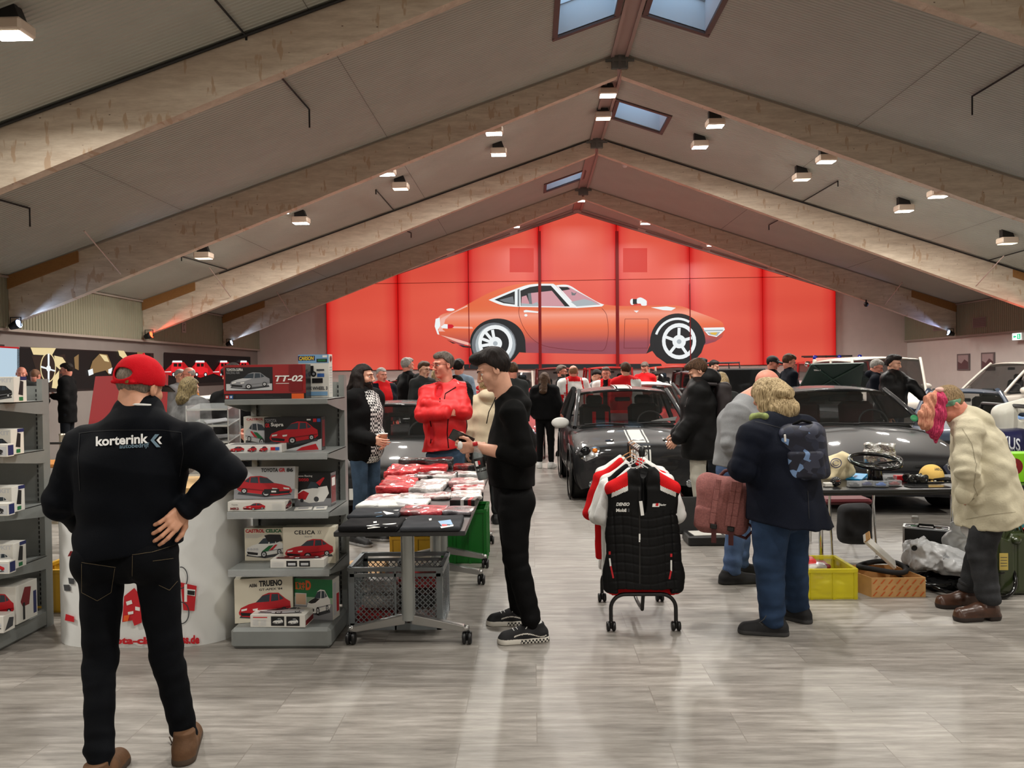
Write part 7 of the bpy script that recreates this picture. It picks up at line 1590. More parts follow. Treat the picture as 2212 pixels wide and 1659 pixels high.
kit('white upright box with radio control parts printed on it, right end of the top shelf', 645, 712, on(680, ZS[0], 4.74), 4.74, .268, .07, CARD, a_carson, yaw=-3, side=lambda f: ([f.rect(.15, .1 + .06 * i, .85, .12 + .06 * i, INK['lgrey']) for i in range(11)], f.disc(.5, .9, .25, INK['dred'])))
def a_cast2(f): f.rect(.03, .05, .97, .12, INK['green']); art_car(f, .03, .1, .98, .85, 'lgrey', True, True); f.text('CASTROL', .1, .88, .6, .95, INK['red'], .02)
kit('white kit box with a grey rally car, behind the black red-sports-car box', 527, 600, on(560, ZS[1], 4.78), 4.78, .205, .08, CARD, a_cast2)
def a_supra(f):
  f.rect(0, 0, 1, 1, INK['black']); f.poly([(.3, 0), (1, 0), (1, .35), (.6, .12)], INK['lgrey']); f.poly([(.55, .0), (.95, .02), (.9, .2), (.65, .1)], INK['red']); art_car(f, .08, .18, .95, .90, 'red'); f.text('TOYOTA', .02, .85, .22, .95, INK['grey'], .02); f.text('GR', .02, .70, .10, .82, INK['red'], .04); f.text('Supra', .12, .70, .34, .84, INK['white'], .03)
  f.rect(.86, .85, .92, .95, INK['red']); f.rect(.93, .85, .99, .95, INK['blue']); f.rect(.75, .90, .82, .94, INK['white'])
kit('black kit box with a bright red sports car, on the second shelf', 572, 695, on(640, ZS[1], 4.66), 4.66, .205, .09, BKB, a_supra, side=lambda f: (f.rect(.2, .1, .8, .9, INK['dred'])))
def a_low(f): f.rect(.0, .0, 1, 1, INK['white']); [art_car(f, a_, .12, a_ + w_, .85, 'red') for a_, w_ in ((.1, .27), (.42, .16), (.62, .15))]; f.rect(.82, .3, .92, .7, INK['red']); f.rect(.9, .3, .97, .7, INK['blue'])
kit('flat white kit box with small red cars, at the front of the second shelf', 482, 608, on(540, ZS[1], 4.55), 4.55, .048, .15, CARD, a_low, yaw=2, top=lambda f: (f.rect(.1, .15, .9, .85, INK['dgrey']), art_car(f, .2, .2, .85, .85, 'grey')))
def a_86(f):
  f.rect(0, 0, 1, .3, INK['grey']); f.rect(0, .3, 1, 1, INK['lgrey']); art_car(f, .04, .05, .97, .74, 'red', True); f.text('TOYOTA', .44, .83, .72, .95, INK['black'], .04); f.text('GR', .735, .83, .84, .95, INK['red'], .04); f.text('86', .86, .83, .97, .95, INK['black'], .04)
  f.rect(.5, .15, .75, .3, INK['black']); f.rect(.62, .2, .70, .25, INK['white'])
kit('silver-grey kit box with a red coupe, leaning back on the third shelf', 505, 636, on(570, ZS[2] + .062, 4.62), 4.62, .195, .07, CARD, a_86, yaw=0, tilt=8)
def a_race(f):
  f.rect(0, 0, 1, 1, INK['black']); f.rect(0, 0, 1, .25, INK['grey']); f.poly([(.05, .35), (.2, .5), (.5, .55), (.9, .62), (.95, .4), (.8, .15), (.4, .1), (.1, .2)], INK['white']); f.poly([(.05, .35), (.25, .48), (.4, .4), (.3, .2), (.1, .22)], INK['red']); f.poly([(.35, .55), (.45, .75), (.62, .72), (.66, .55)], INK['glass']); f.disc(.6, .22, .07, INK['dgrey']); f.disc(.2, .18, .05, INK['dgrey']); f.poly([(.6, .72), (.8, .88), (.84, .86), (.7, .62)], INK['red']); f.text('Gazoo Racing', .04, .88, .5, .95, INK['white'], .01); f.text('TS050', .04, .76, .4, .85, INK['red'], .03)
kit('black kit box with a white and red endurance race car, third shelf right', 636, 716, on(670, ZS[2], 4.70), 4.70, .205, .1, BKB, a_race, yaw=-4, side=lambda f: (f.rect(.1, .1, .9, .9, INK['dred']), f.rect(.2, .6, .8, .85, INK['white'])))
def a_skyl(f): art_car(f, .26, .12, .66, .88, 'red'); f.text('Toyota', .07, .6, .18, .78, INK['black']); f.text('MR2', .05, .18, .2, .42, INK['dred'], .05); [f.rect(.78, .2 + .13 * i, .95, .24 + .13 * i, INK['lgrey']) for i in range(5)]
kit('flat white kit box with a small dark red car, front of the third shelf', 492, 616, on(560, ZS[2], 4.545), 4.545, .058, .13, CARD, a_skyl, side=lambda f: art_car(f, .05, .1, .95, .9, 'dred'))
for (x0, x1, y0, y1, lb) in ((632, 668, 4.56, 4.66, 'grey and white folded leaflet lying on the third shelf'), (672, 700, 4.56, 4.68, 'white printed leaflet lying at the right end of the third shelf')):
  a = W(x0, 1092, y0); c_ = W(x1, 1092, y0); mb = MB(); z = ZS[2] + .002; mb.mat(CARD); mb.box(((a.x + c_.x) / 2, (y0 + y1) / 2, z + .002), (c_.x - a.x, y1 - y0, .004), ROTM(.2, 3, 'Z')); mb.mat(INK['grey']); mb.box(((a.x + c_.x) / 2, (y0 + y1) / 2, z + .0045), ((c_.x - a.x) * .6, (y1 - y0) * .4, .001), ROTM(.2, 3, 'Z')); tag(mb.build('leaflet', None), lb, 'leaflet')
def a_castrol(f):
  f.text('CASTROL', .03, .86, .50, .97, INK['red'], .05); f.text('CELICA', .53, .86, .93, .97, INK['green'], .05); [f.rect(.04, .80 - .03 * i, .5 - .05 * i, .81 - .03 * i, INK['lgrey']) for i in range(4)]; art_car(f, .02, .08, 1.0, .78, 'white', False, True, 'white'); f.poly([(.5, .78), (.62, .9 * .9), (.9, .8), (.95, .6), (.6, .58)], INK['black'])
kit('cream kit box with a white, green and red rally car, fourth shelf left', 529, 616, on(570, ZS[3], 4.74), 4.74, .205, .08, CREAMB, a_castrol)
def a_xx(f): f.text('CELICA', .22, .80, .62, .91, INK['black'], .03, 0, 1.1); f.text('XX', .66, .80, .74, .91, INK['black'], -.01, .2); f.text("Model '82", .42, .72, .56, .76, INK['grey']); art_car(f, .03, .12, .97, .70, 'red')
kit('cream kit box with a red wedge-shaped coupe, fourth shelf right', 612, 725, on(660, ZS[3], 4.66), 4.66, .225, .08, CREAMB, a_xx)
def a_fl(f): [f.rect(a_, .15, a_ + .2, .85, INK['black']) for a_ in (.3, .54)]; [f.rect(a_ + .03, .3, a_ + .17, .6, INK['lgrey']) for a_ in (.3, .54)]; [f.rect(.03, .2 + .15 * i, .25, .25 + .15 * i, INK['lgrey']) for i in range(4)]
kit('flat white kit box with two small photos on its edge, front of the fourth shelf', 584, 700, on(640, ZS[3], 4.56), 4.56, .05, .16, CARD, a_fl, top=lambda f: (art_car(f, .05, .05, .95, .95, 'dred')))
def a_true(f): f.text('TRUENO', .42, .80, .82, .94, INK['black'], .05); f.text('AE86', .25, .80, .39, .88, INK['black'], .04); f.text("GT-APEX '84", .42, .71, .82, .76, INK['black'], .02); art_car(f, .06, .06, .97, .68, 'red')
kit('cream kit box with a red hatchback coupe, on the shelf base at the left', 511, 631, on(570, .125, 4.64), 4.64, .27, .085, CREAMB, a_true, yaw=12)
def a_d(f):
  f.rect(0, 0, 1, 1, INK['sky']); f.rect(0, .55, 1, 1, INK['green']); f.rect(0, 0, 1, .4, INK['grey']); f.text('D', .30, .72, .44, .96, INK['orange'], .06); f.text('頭文字', .03, .72, .28, .92, INK['orange'], .03); f.rect(.02, .34, .32, .64, INK['lgrey']); f.rect(.04, .36, .30, .62, INK['skin']); art_car(f, .32, .1, .95, .78, 'white', False, False, 'black')
kit('colourful kit box with a white and black car and an orange title, shelf base right', 634, 722, on(680, .125, 4.68), 4.68, .25, .10, CARD, a_d, yaw=-10, side=lambda f: (f.rect(.1, .1, .5, .9, INK['lgrey']), f.rect(.55, .15, .9, .6, INK['red'])))
def a_flt(f): [f.rect(a_, .12, a_ + .24, .88, INK['black']) for a_ in (.38, .66)]; [art_car(f, a_ + .03, .25, a_ + .22, .75, 'white') for a_ in (.38, .66)]; f.rect(.06, .78, .32, .86, INK['red']); [f.rect(.06, .2 + .12 * i, .16, .25 + .12 * i, INK['lgrey']) for i in range(4)]; [f.rect(.2, .2 + .12 * i, .3, .25 + .12 * i, INK['lgrey']) for i in range(4)]
kit('white kit box lying flat with a black and white car, front of the shelf base', 540, 660, on(600, .125, 4.535), 4.535, .075, .2, CARD, a_flt, yaw=-2, top=lambda f: (f.text('AE86 TRUENO', .5, .82, .95, .95, INK['black'], .03), art_car(f, .08, .08, .92, .8, 'lgrey', False, False, 'black')), side=lambda f: (f.rect(.05, .1, .95, .5, INK['dred'])))
for i, (zz, x1_, col, lb) in enumerate(((ZS[0], 30, 'black', 'white snap kit box with a black van, top of the left shelf'), (ZS[1], 24, 'black', 'white snap kit box with a dark car, second board of the left shelf'), (ZS[2], 26, 'white', 'white snap kit box with a white car, third board of the left shelf'), (ZS[3], 29, 'white', 'white snap kit box with a pale car, fourth board of the left shelf'))):
  def a_s(f, col=col): f.text('SNAPKIT', .25, .78, .97, .95, INK['lgrey'], .03); art_car(f, .25, .1, .97, .68, col)
  kit(lb, x1_ - 85, x1_, on(0, zz, 4.56), 4.56, .155, .12, CARD, a_s, side=lambda f: (f.rect(.5, .86, 1, 1, INK['navy']), f.poly([(.35, .3), (.5, .85), (.75, .8), (.7, .25)], INK['black']), f.rect(.4, .05, .7, .2, INK['green'])))
  if i: kit('small white snap kit box at the front, board %s of the left shelf' % ('', 'two', 'three', 'four')[i], -70, 14 + 2 * i, on(0, zz, 4.46), 4.46, .075, .06, CARD, lambda f, i=i: (f.rect(.6, .1, .97, .8, INK['lgrey']), art_car(f, .2, .1, .9, .8, ('black', 'black', 'black', 'red')[i])), side=lambda f: f.rect(.1, .1, .9, .9, INK['navy']))
kit('large white kit box with a red van, on the base of the left shelf', -60, 36, on(0, .125, 4.60), 4.60, .235, .2, CARD, lambda f: art_car(f, .12, .15, .96, .85, 'red'), side=lambda f: (f.poly([(.2, .55), (.4, .9), (.7, .85), (.6, .4), (.3, .4)], INK['dred']), f.rect(.3, .05, .4, .5, INK['black']), f.rect(.8, .1, .95, .7, INK['navy'])))
kit('small white kit box with a silver car, in front of the red van box', -80, 8, on(0, .125, 4.45), 4.45, .10, .10, CARD, lambda f: art_car(f, .2, .15, .96, .85, 'lgrey'), side=lambda f: f.poly([(.1, .1), (.5, .8), (.9, .7), (.8, .2)], INK['dgrey']))
# ================================================================ counter
r = thing('sales_counter', 'curved white sales counter with wooden top and printed parts pictures, behind the capped person', 'counter', (-2.42, 4.95, 0))
def cnt(t, z, o=0.0):
  a = rad(-90 + 78 * t); c, s_ = cos(a), sin(a); k = (abs(c) ** 4 + abs(s_) ** 4) ** -.25; return VC((-2.44 + (.578 + o) * c * k, 5.17 + (.62 + o) * s_ * k, z))
ts = [-1.15 + 2.3 * i / 40 for i in range(41)]
mb = MB(); mb.grid([[cnt(t, z) for t in ts] for z in (0.0, .3, .6, .93)]); ctr = part(mb, 'curved_front', M('counter_white', (226, 228, 226), .35), r)
mb = MB(); up_ = [cnt(t, .93, .04) for t in ts]; mb.prism(up_, (0, 0, .035)); part(mb, 'counter_top', M('beech_top', (206, 168, 112), .45, noise_amt=.12, stretch=(1, 8, 1)), r)
cs = Caster(ctr)
dc = lambda nm, items: decal(cs, nm, items, r, .012)
dc('upper_lettering', [(INK['red'], text_px('TOYOTA', 104, 1102, 398, 1130, .06))]); dc('web_lettering', [(INK['red'], text_px('toyota-classic', 206, 1376, 372, 1396, .05))]); dc('web_lettering', [(INK['red'], text_px('ss.de', 393, 1372, 431, 1391, .05))])
for q_ in ([(114, 1246), (124, 1245), (125, 1258), (116, 1259)], [(147, 1248), (160, 1250), (160, 1262), (149, 1261)], [(120, 1262), (134, 1262), (135, 1278), (122, 1277)], [(137, 1263), (150, 1263), (152, 1277), (139, 1276)]): dc('brake_pad_print', [(INK['dgrey'], [q_])])
dc('pad_box_print', [(INK['yellow'], [[(126, 1224), (144, 1226), (143, 1234), (125, 1232)]]), (INK['red'], [[(126, 1232), (142, 1234), (142, 1250), (126, 1248)]])])
dc('indicator_lamp_print', [(INK['black'], [[(116, 1298), (152, 1300), (160, 1352), (114, 1352)]]), (INK['orange'], [[(120, 1301), (146, 1303), (142, 1340), (119, 1338)]]), (INK['lgrey'], [[(116, 1341), (160, 1346), (160, 1350), (116, 1345)]]), (INK['red'], [[(142, 1326), (160, 1332), (160, 1344), (140, 1340)]])])
dc('small_part_print', [(INK['red'], [[(111, 1147), (120, 1148), (120, 1162), (112, 1161)]]), (INK['lgrey'], [[(120, 1149), (133, 1151), (133, 1156), (120, 1155)]]), (INK['black'], [[(126, 1162), (147, 1160), (144, 1170), (128, 1173)]])])
dc('tail_lamp_print', [(INK['dred'], [[(152, 1190), (165, 1192), (165, 1200), (146, 1202)]])])
dc('parts_box_print', [(INK['red'], [[(268, 1288), (290, 1270), (306, 1290), (306, 1345), (290, 1352), (286, 1340), (264, 1344)]]), (INK['white'], [[(272, 1300), (284, 1296), (286, 1304), (274, 1308)], [(276, 1322), (288, 1320), (288, 1326), (277, 1328)], [(292, 1310), (302, 1312), (302, 1320), (292, 1318)]]), (INK['orange'], [[(268, 1330), (280, 1328), (276, 1342), (266, 1342)]])])
dc('filter_box_print', [(INK['red'], [[(390, 1258), (425, 1266), (420, 1320), (396, 1318)]]), (INK['white'], [[(404, 1272), (422, 1274), (421, 1288), (404, 1285)], [(398, 1262), (404, 1262), (404, 1300), (398, 1300)]]), (INK['black'], [[(405, 1275), (421, 1277), (420, 1286), (405, 1284)]])])
def ringpx(cx, cy, rx, ry, w_=2.2, a0=-100, a1=100): return [[(cx + rx * cos(rad(a)), cy + ry * sin(rad(a))), (cx + rx * cos(rad(a + 10)), cy + ry * sin(rad(a + 10))), (cx + (rx + w_) * cos(rad(a + 10)), cy + (ry + w_) * sin(rad(a + 10))), (cx + (rx + w_) * cos(rad(a)), cy + (ry + w_) * sin(rad(a)))] for a in range(a0, a1, 10)]
dc('belt_print', [(INK['dgrey'], ringpx(391, 1248, 13, 22))]); dc('belt_print', [(INK['dgrey'], ringpx(392, 1324, 15, 22))])
AC = M('acrylic', (225, 232, 232), .05, alpha=.14, spec=.6); ACE = M('acrylic_edge', (206, 212, 212), .15, alpha=.75)
p = W(450, 1060, 4.93); x0, x1, y0, y1 = W(404, 1060, 4.85).x, W(494, 1060, 4.85).x, 4.86, 5.06; z0 = .966
r = thing('acrylic_display', 'clear acrylic display tower with slanting trays on the counter', 'display stand', ((x0 + x1) / 2, (y0 + y1) / 2, z0))
for i in range(5):
  z = z0 + .03 + i * .105; mb = MB(); mb.prism([(x0, y0, z), (x1, y0, z), (x1, y1, z + .035), (x0, y1, z + .035)], (0, 0, .004)); part(mb, 'tray', AC, r)
  mb = MB(); mb.beam((x0, y0, z + .004), (x1, y0, z + .004), .006, .012); mb.beam((x1, y0, z + .002), (x1, y1, z + .037), .004, .006); part(mb, 'tray_edge', ACE, r)
  if i < 4: mb = MB(); mb.box(((x0 + x1) / 2 + .02, (y0 + y1) / 2, z + .03), (.14, .1, .006), ROTM(.17, 3, 'X') @ ROTM(.2 * i, 3, 'Z')); tag(mb.build('brochure', (INK['lgrey'], INK['red'], INK['dgrey'], INK['grey'])[i]), ('pale', 'red', 'dark grey', 'mid grey')[i] + ' brochure lying in the acrylic display tower', 'brochure')
for xx in (x0, x1): mb = MB(); mb.box((xx, (y0 + y1) / 2, z0 + .24), (.004, y1 - y0, .48)); part(mb, 'side_panel', AC, r)
for xx, yy in ((x0, y0), (x1, y0), (x1, y1)): mb = MB(); mb.box((xx, yy, z0 + .24), (.006, .006, .48)); part(mb, 'corner_edge', ACE, r)
a = W(196, 888, 5.6); c_ = W(356, 886, 5.6); r = thing('display_board', 'dark red display board standing behind the capped person', 'board', ((a.x + c_.x) / 2, 5.6, 0))
mb = MB(); mb.prism([a + VC((-.02, 0, -.1)), c_ + VC((0, 0, -.1)), W(361, 808, 5.7), W(206, 813, 5.7)], (0, .02, 0)); part(mb, 'panel', M('board_red', (150, 10, 18), .6), r)
mb = MB(); mb.box(((a.x + c_.x) / 2, 5.66, .65), (.04, .04, 1.3)); mb.box(((a.x + c_.x) / 2, 5.66, .015), (.4, .3, .03)); part(mb, 'stand', SHG, r)
p = W(94, 1040, 5.0); mb = MB(); mb.box((-2.93 - .02, 5.02, 1.0), (.12, .14, .07), bev=.004); tag(mb.build('small_carton', CARD), 'small white carton on the left end of the counter', 'box')
g0 = G(112, 1085); r = thing('stool', 'black stool with an ochre seat in the left background', 'stool', (-4.5, 7.2, 0)); q = W(112, 1000, 7.2)
mb = MB(); mb.box((q.x, 7.2, .82), (.30, .3, .05), bev=.015); part(mb, 'seat', M('seat_ochre2', (170, 112, 52), .5), r)
for sx in (-.13, .13):
  for sy in (-.12, .12): mb = MB(); mb.tube([(q.x + sx, 7.2 + sy, .8), (q.x + sx * 1.4, 7.2 + sy * 1.4, 0.0)], .016, 8); part(mb, 'leg', BLK, r)
mb = MB(); mb.tube([(q.x - .14, 7.33, .8), (q.x - .15, 7.38, 1.0), (q.x + .15, 7.38, 1.0), (q.x + .14, 7.33, .8)], .014, 8); part(mb, 'backrest', BLK, r)
q = W(135, 985, 8.6); tag(MB().lathe([(0, 0), (.14, 0), (.14, .015), (.03, .02), (.03, .98), (.035, 1.0), (0, 1.01)], (q.x, 8.6, 0), 18).build('barrier_post', M('brushed_steel', (190, 180, 160), .3, .9)), 'short brushed steel barrier post in the left background', 'post')
def crate(label, x0, x1, y0, y1, z0, h, mat, cat='crate', nm='crate', ribs=True, lattice=False, t=.012):
  r = thing(nm, label, cat, ((x0 + x1) / 2, (y0 + y1) / 2, z0)); cx, cy = (x0 + x1) / 2, (y0 + y1) / 2
  mb = MB(); mb.box((cx, cy, z0 + .006), (x1 - x0, y1 - y0, .012)); part(mb, 'bottom', mat, r)
  for (ax, ay, bx, by) in ((x0, y0, x1, y0), (x1, y0, x1, y1), (x1, y1, x0, y1), (x0, y1, x0, y0)):
    mb = MB(); a = VC((ax, ay, 0)); b_ = VC((bx, by, 0)); L_ = (b_ - a).length; u = (b_ - a) / L_
    P3 = lambda s_, z: (a + u * s_) + VC((0, 0, z0 + z))
    if not lattice:
      mb.beam(P3(0, h / 2), P3(L_, h / 2), t * .6, h - .02)
      if ribs:
        for k in (0.02, .33, .66, .98): mb.beam(P3(L_ * k, .0), P3(L_ * k, h), .02, .02, up=tuple(u.cross(VC((0, 0, 1)))))
    else:
      for k in (.03, .5, .97): mb.beam(P3(L_ * k, .0), P3(L_ * k, h), t * (2.4 if k != .5 else 1), t, up=tuple(u.cross(VC((0, 0, 1)))))
      mb.beam(P3(0, .02), P3(L_, .02), t, .045); mb.beam(P3(0, h - .05), P3(L_, h - .05), t, .02)
      n = int(L_ / .036);
      for d_ in (-1, 1):
        for k in range(-12, n + 12):
          s0 = k * .036; zA, zB = .045, h - .05; s1 = s0 + d_ * (zB - zA)
          pts = [(s0, zA), (s1, zB)]; lo_, hi_ = L_ * .04, L_ * .96
          (sa, za), (sb, zb_) = pts
          if sa > sb: sa, za, sb, zb_ = sb, zb_, sa, za
          if sb < lo_ or sa > hi_: continue
          if sa < lo_: za = za + (zb_ - za) * (lo_ - sa) / (sb - sa); sa = lo_
          if sb > hi_: zb_ = za + (zb_ - za) * (hi_ - sa) / (sb - sa); sb = hi_
          if sb - sa > .004: mb.beam(P3(sa, za), P3(sb, zb_), .005, .0065, up=tuple(u.cross(VC((0, 0, 1)))))
    part(mb, 'side_wall', mat, r)
  mb = MB();
  for (ax, ay, bx, by) in ((x0, y0, x1, y0), (x1, y0, x1, y1), (x1, y1, x0, y1), (x0, y1, x0, y0)): mb.beam((ax, ay, z0 + h - .012), (bx, by, z0 + h - .012), .026, .024)
  part(mb, 'rim', mat, r); return r
YC = M('crate_yellow', (196, 150, 30), .5)
crate('dark yellow crate squeezed between the left shelf and the counter', -3.5, -3.17, 5.25, 5.6, 0, .3, YC)
# ================================================================ shirt tables
TT = M('table_top_dark', (44, 45, 46), .35, noise_amt=.1); ALU = M('polished_alu', (168, 168, 166), .25, .85); CAST = M('caster_black', (14, 14, 15), .35)
def caster(root, x, y, r_=.038):
  mb = MB();
  for s_ in (-.017, .017): mb.lathe([(0, -.011), (r_ * .8, -.012), (r_, -.006), (r_, .006), (r_ * .8, .012), (0, .011)], (x + s_, y, r_), 18, ROTM(PI / 2, 3, 'Y'))
  mb.box((x, y, r_ + .012), (.012, .06, .05), bev=.006); mb.lathe([(.01, 0), (.01, .05), (0, .05)], (x, y, r_ + .02), 8); return part(mb, 'caster', CAST, root)
def ttable(label, x0, x1, y0, y1, feet):
  r = thing('folding_table', label, 'table', ((x0 + x1) / 2, (y0 + y1) / 2, 0)); cx = (x0 + x1) / 2
  mb = MB(); mb.box((cx, (y0 + y1) / 2, .725), (x1 - x0, y1 - y0, .028), bev=.004); part(mb, 'table_top', TT, r)
  mb = MB(); mb.beam((cx, feet[0], .69), (cx, feet[-1], .69), .06, .04); part(mb, 'rail', ALU, r)
  for fy in feet:
    mb = MB(); mb.tube([(cx, fy, .15), (cx, fy, .42), (cx, fy, .70)], .041, 20); lg = part(mb, 'column', M('column_silver', (158, 162, 160), .3, .6), r)
    for sg in (-1, 1):
      mb = MB(); a = VC((cx, fy, .17)); b_ = VC((cx + sg * .325, fy, .095)); P = [VC((cx + sg * .02, fy, .185)), VC((cx + sg * .335, fy, .115)), VC((cx + sg * .355, fy, .085)), VC((cx + sg * .325, fy, .078)), VC((cx + sg * .02, fy, .125))]
      mb.prism([p + VC((0, -.022, 0)) for p in P], (0, .044, 0)); o = part(mb, 'foot_arm', ALU, r); bevelmod(o, .006)
      mb = MB(); mb.lathe([(0, 0), (.022, 0), (.022, .03), (0, .035)], (cx + sg * .345, fy, .078), 14); part(mb, 'foot_cap', ALU, r); caster(r, cx + sg * .352, fy)
ttable('dark folding table nearest the viewer, covered with packed shirts', -1.14, -.39, 4.32, 6.08, (4.6, 5.9))
ttable('second dark folding table behind the first, covered with packed shirts', -1.14, -.39, 6.12, 7.5, (6.4, 7.3))
def plastic(n, rgb, rgb2=None):
  nm = 'pack_' + n
  if nm in MATS: return MATS[nm]
  m = M(nm, rgb, .28, noise_amt=.35, nscale=9, bump=.9, bscale=38, coat=.8)
  if rgb2:
    for nd in m.node_tree.nodes:
      if nd.bl_idname == 'ShaderNodeValToRGB': nd.color_ramp.elements[1].color = (*lin(rgb2), 1); nd.color_ramp.elements[0].position = .45; nd.color_ramp.elements[1].position = .55
  return m
PR_ = plastic('red', (200, 24, 34), (226, 60, 66)); PW_ = plastic('white', (196, 190, 188), (232, 230, 228)); PP_ = plastic('pink', (206, 150, 150), (230, 214, 212)); PB_ = plastic('black', (20, 20, 22), (52, 50, 52)); PRG = plastic('redgrey', (130, 60, 66), (196, 60, 72)); PG_ = plastic('grey', (90, 84, 92), (140, 134, 140))
TK = CLOTH('tee_black', (22, 22, 24), .1); TG = CLOTH('tee_charcoal', (54, 56, 60), .1)
def pack(label, x0, y0, x1, y1, mat, h=.03, deco=None, nm='shirt_pack', z=.739, group=None):
  """a folded shirt lying on the table between photo corners (x0,y0) far left and (x1,y1) near right"""
  cyp = (y0 + y1) / 2; n_ = ONZ((x0 + x1) / 2, y1, z + h * .3); f_ = ONZ((x0 + x1) / 2, y0, z + h); Yc = (n_.y + f_.y) / 2; cx = ONZ((x0 + x1) / 2, cyp, z + h / 2).x
  wd = abs(ONZ(x1, cyp, z).x - ONZ(x0, cyp, z).x); dp = max(.10, f_.y - n_.y); r = random.uniform(-.08, .08); Rz = np.array(ROTM(-r, 3, 'Z'))
  S = SDF(); c_ = A([cx, Yc, z + h / 2]); S.box(c_, [wd / 2, dp / 2, h / 2], Rz, min(.012, h * .45)); sd = random.uniform(0, 60)
  am = .009 if 'pack_' in mat.name else .003
  S.fn(lambda P: am * wob(P, 30, sd) * np.clip((P[:, 2] - z) / h * 1.6, 0, 1)); S.half([0, 0, z], [0, 0, -1.0])
  rt = thing(nm, label, 'packed shirt', (cx, Yc, z), group=group); o = soft('folded_cloth', S, mat, .0075, rt)
  if deco:
    cs = Caster(o); decal(cs, 'print', [(m_, [[(x0 + (x1 - x0) * a, y0 + (y1 - y0) * b_) for a, b_ in pl] for pl in pls]) for m_, pls in deco], rt, .004)
  return rt
pack('folded black shirt with white print, front left corner of the near table', 745, 1118, 868, 1146, TK, .035, [(INK['white'], [[(.38, .62), (.6, .5), (.62, .75), (.4, .86)], [(.66, .5), (.9, .42), (.92, .66), (.7, .78)], [(.5, .3), (.56, .28), (.56, .4), (.5, .42)]])])
pack('folded charcoal shirt with a small blue car print, front right corner of the near table', 874, 1112, 998, 1146, TG, .028, [(INK['lblue'], [[(.58, .4), (.8, .3), (.84, .6), (.66, .75)]]), (INK['white'], [[(.42, .25), (.47, .22), (.47, .34), (.43, .36)], [(.62, .75), (.85, .62), (.85, .72), (.64, .85)]]), (INK['red'], [[(.64, .6), (.74, .56), (.74, .7), (.66, .74)]])])
pack('folded charcoal shirt with pale blue print, left side of the near table', 762, 1096, 866, 1120, TG, .03, [(INK['lblue'], [[(.45, .5), (.6, .4), (.62, .75), (.48, .85)]]), (INK['white'], [[(.62, .35), (.95, .2), (.95, .5), (.7, .65)]])])
pack('plastic-wrapped red and grey shirt, right half of the near table front', 868, 1090, 962, 1112, PRG, .03)
pack('plastic-wrapped grey shirt at the right edge of the near table front', 962, 1092, 1024, 1112, PG_, .028)
pack('white folded shirt, left side of the third row', 778, 1080, 850, 1098, C_WHITE, .03, [(INK['grey'], [[(.4, .5), (.55, .45), (.55, .7), (.42, .75)]])])
pack('white folded shirt with a small grey car print, middle of the third row', 848, 1076, 925, 1098, C_WHITE, .03, [(INK['grey'], [[(.1, .4), (.4, .3), (.45, .6), (.15, .7)]]), (INK['black'], [[(.6, .5), (.9, .55), (.9, .62), (.6, .58)]])])
pack('red and white wrapped shirt, left side of the fourth row', 800, 1066, 862, 1086, PP_, .03)
pack('white wrapped shirt beside the striped black box', 862, 1064, 918, 1080, PW_, .03)
pack('pink-white wrapped shirt with a red stripe, middle of the fourth row', 916, 1062, 975, 1078, PP_, .03)
pack('pale wrapped shirt with lilac sheen, right edge of the near table', 975, 1058, 1040, 1078, PW_, .028)
pack('bright red shirt in crinkled plastic, left side of the second table', 828, 1026, 900, 1062, PR_, .055)
pack('second bright red shirt in crinkled plastic at the left rear', 842, 1008, 902, 1030, PR_, .07)
pack('white shirt in crinkled plastic between the red ones, second table', 898, 1034, 962, 1064, PW_, .05)
pack('clear-wrapped black and white bundle, middle of the second table', 904, 1018, 985, 1040, plastic('bw', (30, 30, 32), (190, 188, 186)), .07)
pack('wrapped red and white shirt, right side of the second table', 975, 1030, 1046, 1050, PP_, .05)
pack('wrapped grey shirt with a black edge, right rear of the first table', 980, 1046, 1046, 1062, plastic('redwhite', (196, 50, 56), (226, 210, 208)), .04)
pack('pale wrapped shirt at the far right of the second table', 980, 1016, 1042, 1032, PW_, .05)
pack('long bright red plastic pouch lying across the second table', 848, 1002, 965, 1020, PR_, .06)
pack('black jacket in glossy plastic on the rear of the second table', 872, 988, 978, 1008, PB_, .10)
pack('red and black wrapped jacket at the right rear of the second table', 984, 1000, 1046, 1016, plastic('rk', (150, 16, 20), (30, 24, 26)), .07)
mb = MB(); c_ = ONZ(1002, 1085, .76); mb.box((c_.x, c_.y, .762), (.17, .11, .045), ROTM(-.12, 3, 'Z'), .003); r = thing('gift_box', 'black box with white and red stripes on the near shirt table', 'box', (c_.x, c_.y, .74)); part(mb, 'carton', BKB, r)
mb = MB(); Rz = ROTM(-.12, 3, 'Z')
mb.mat(INK['white']); mb.box(VC((c_.x, c_.y, .763)) + Rz @ VC((.0, 0, 0)), (.022, .112, .047), Rz); mb.mat(INK['red']); mb.box(VC((c_.x, c_.y, .763)) + Rz @ VC((.05, 0, 0)), (.022, .112, .047), Rz); part(mb, 'stripe', None, r)
GC = M('crate_grey', (138, 145, 148), .45, noise_amt=.05)
x0 = W(757, 1300, 4.88).x; x1 = W(948, 1300, 4.88).x
crate('grey lattice crate filled with wrapped shirts under the near table', x0, x1 + .02, 4.86, 5.27, 0, .40, GC, lattice=True)
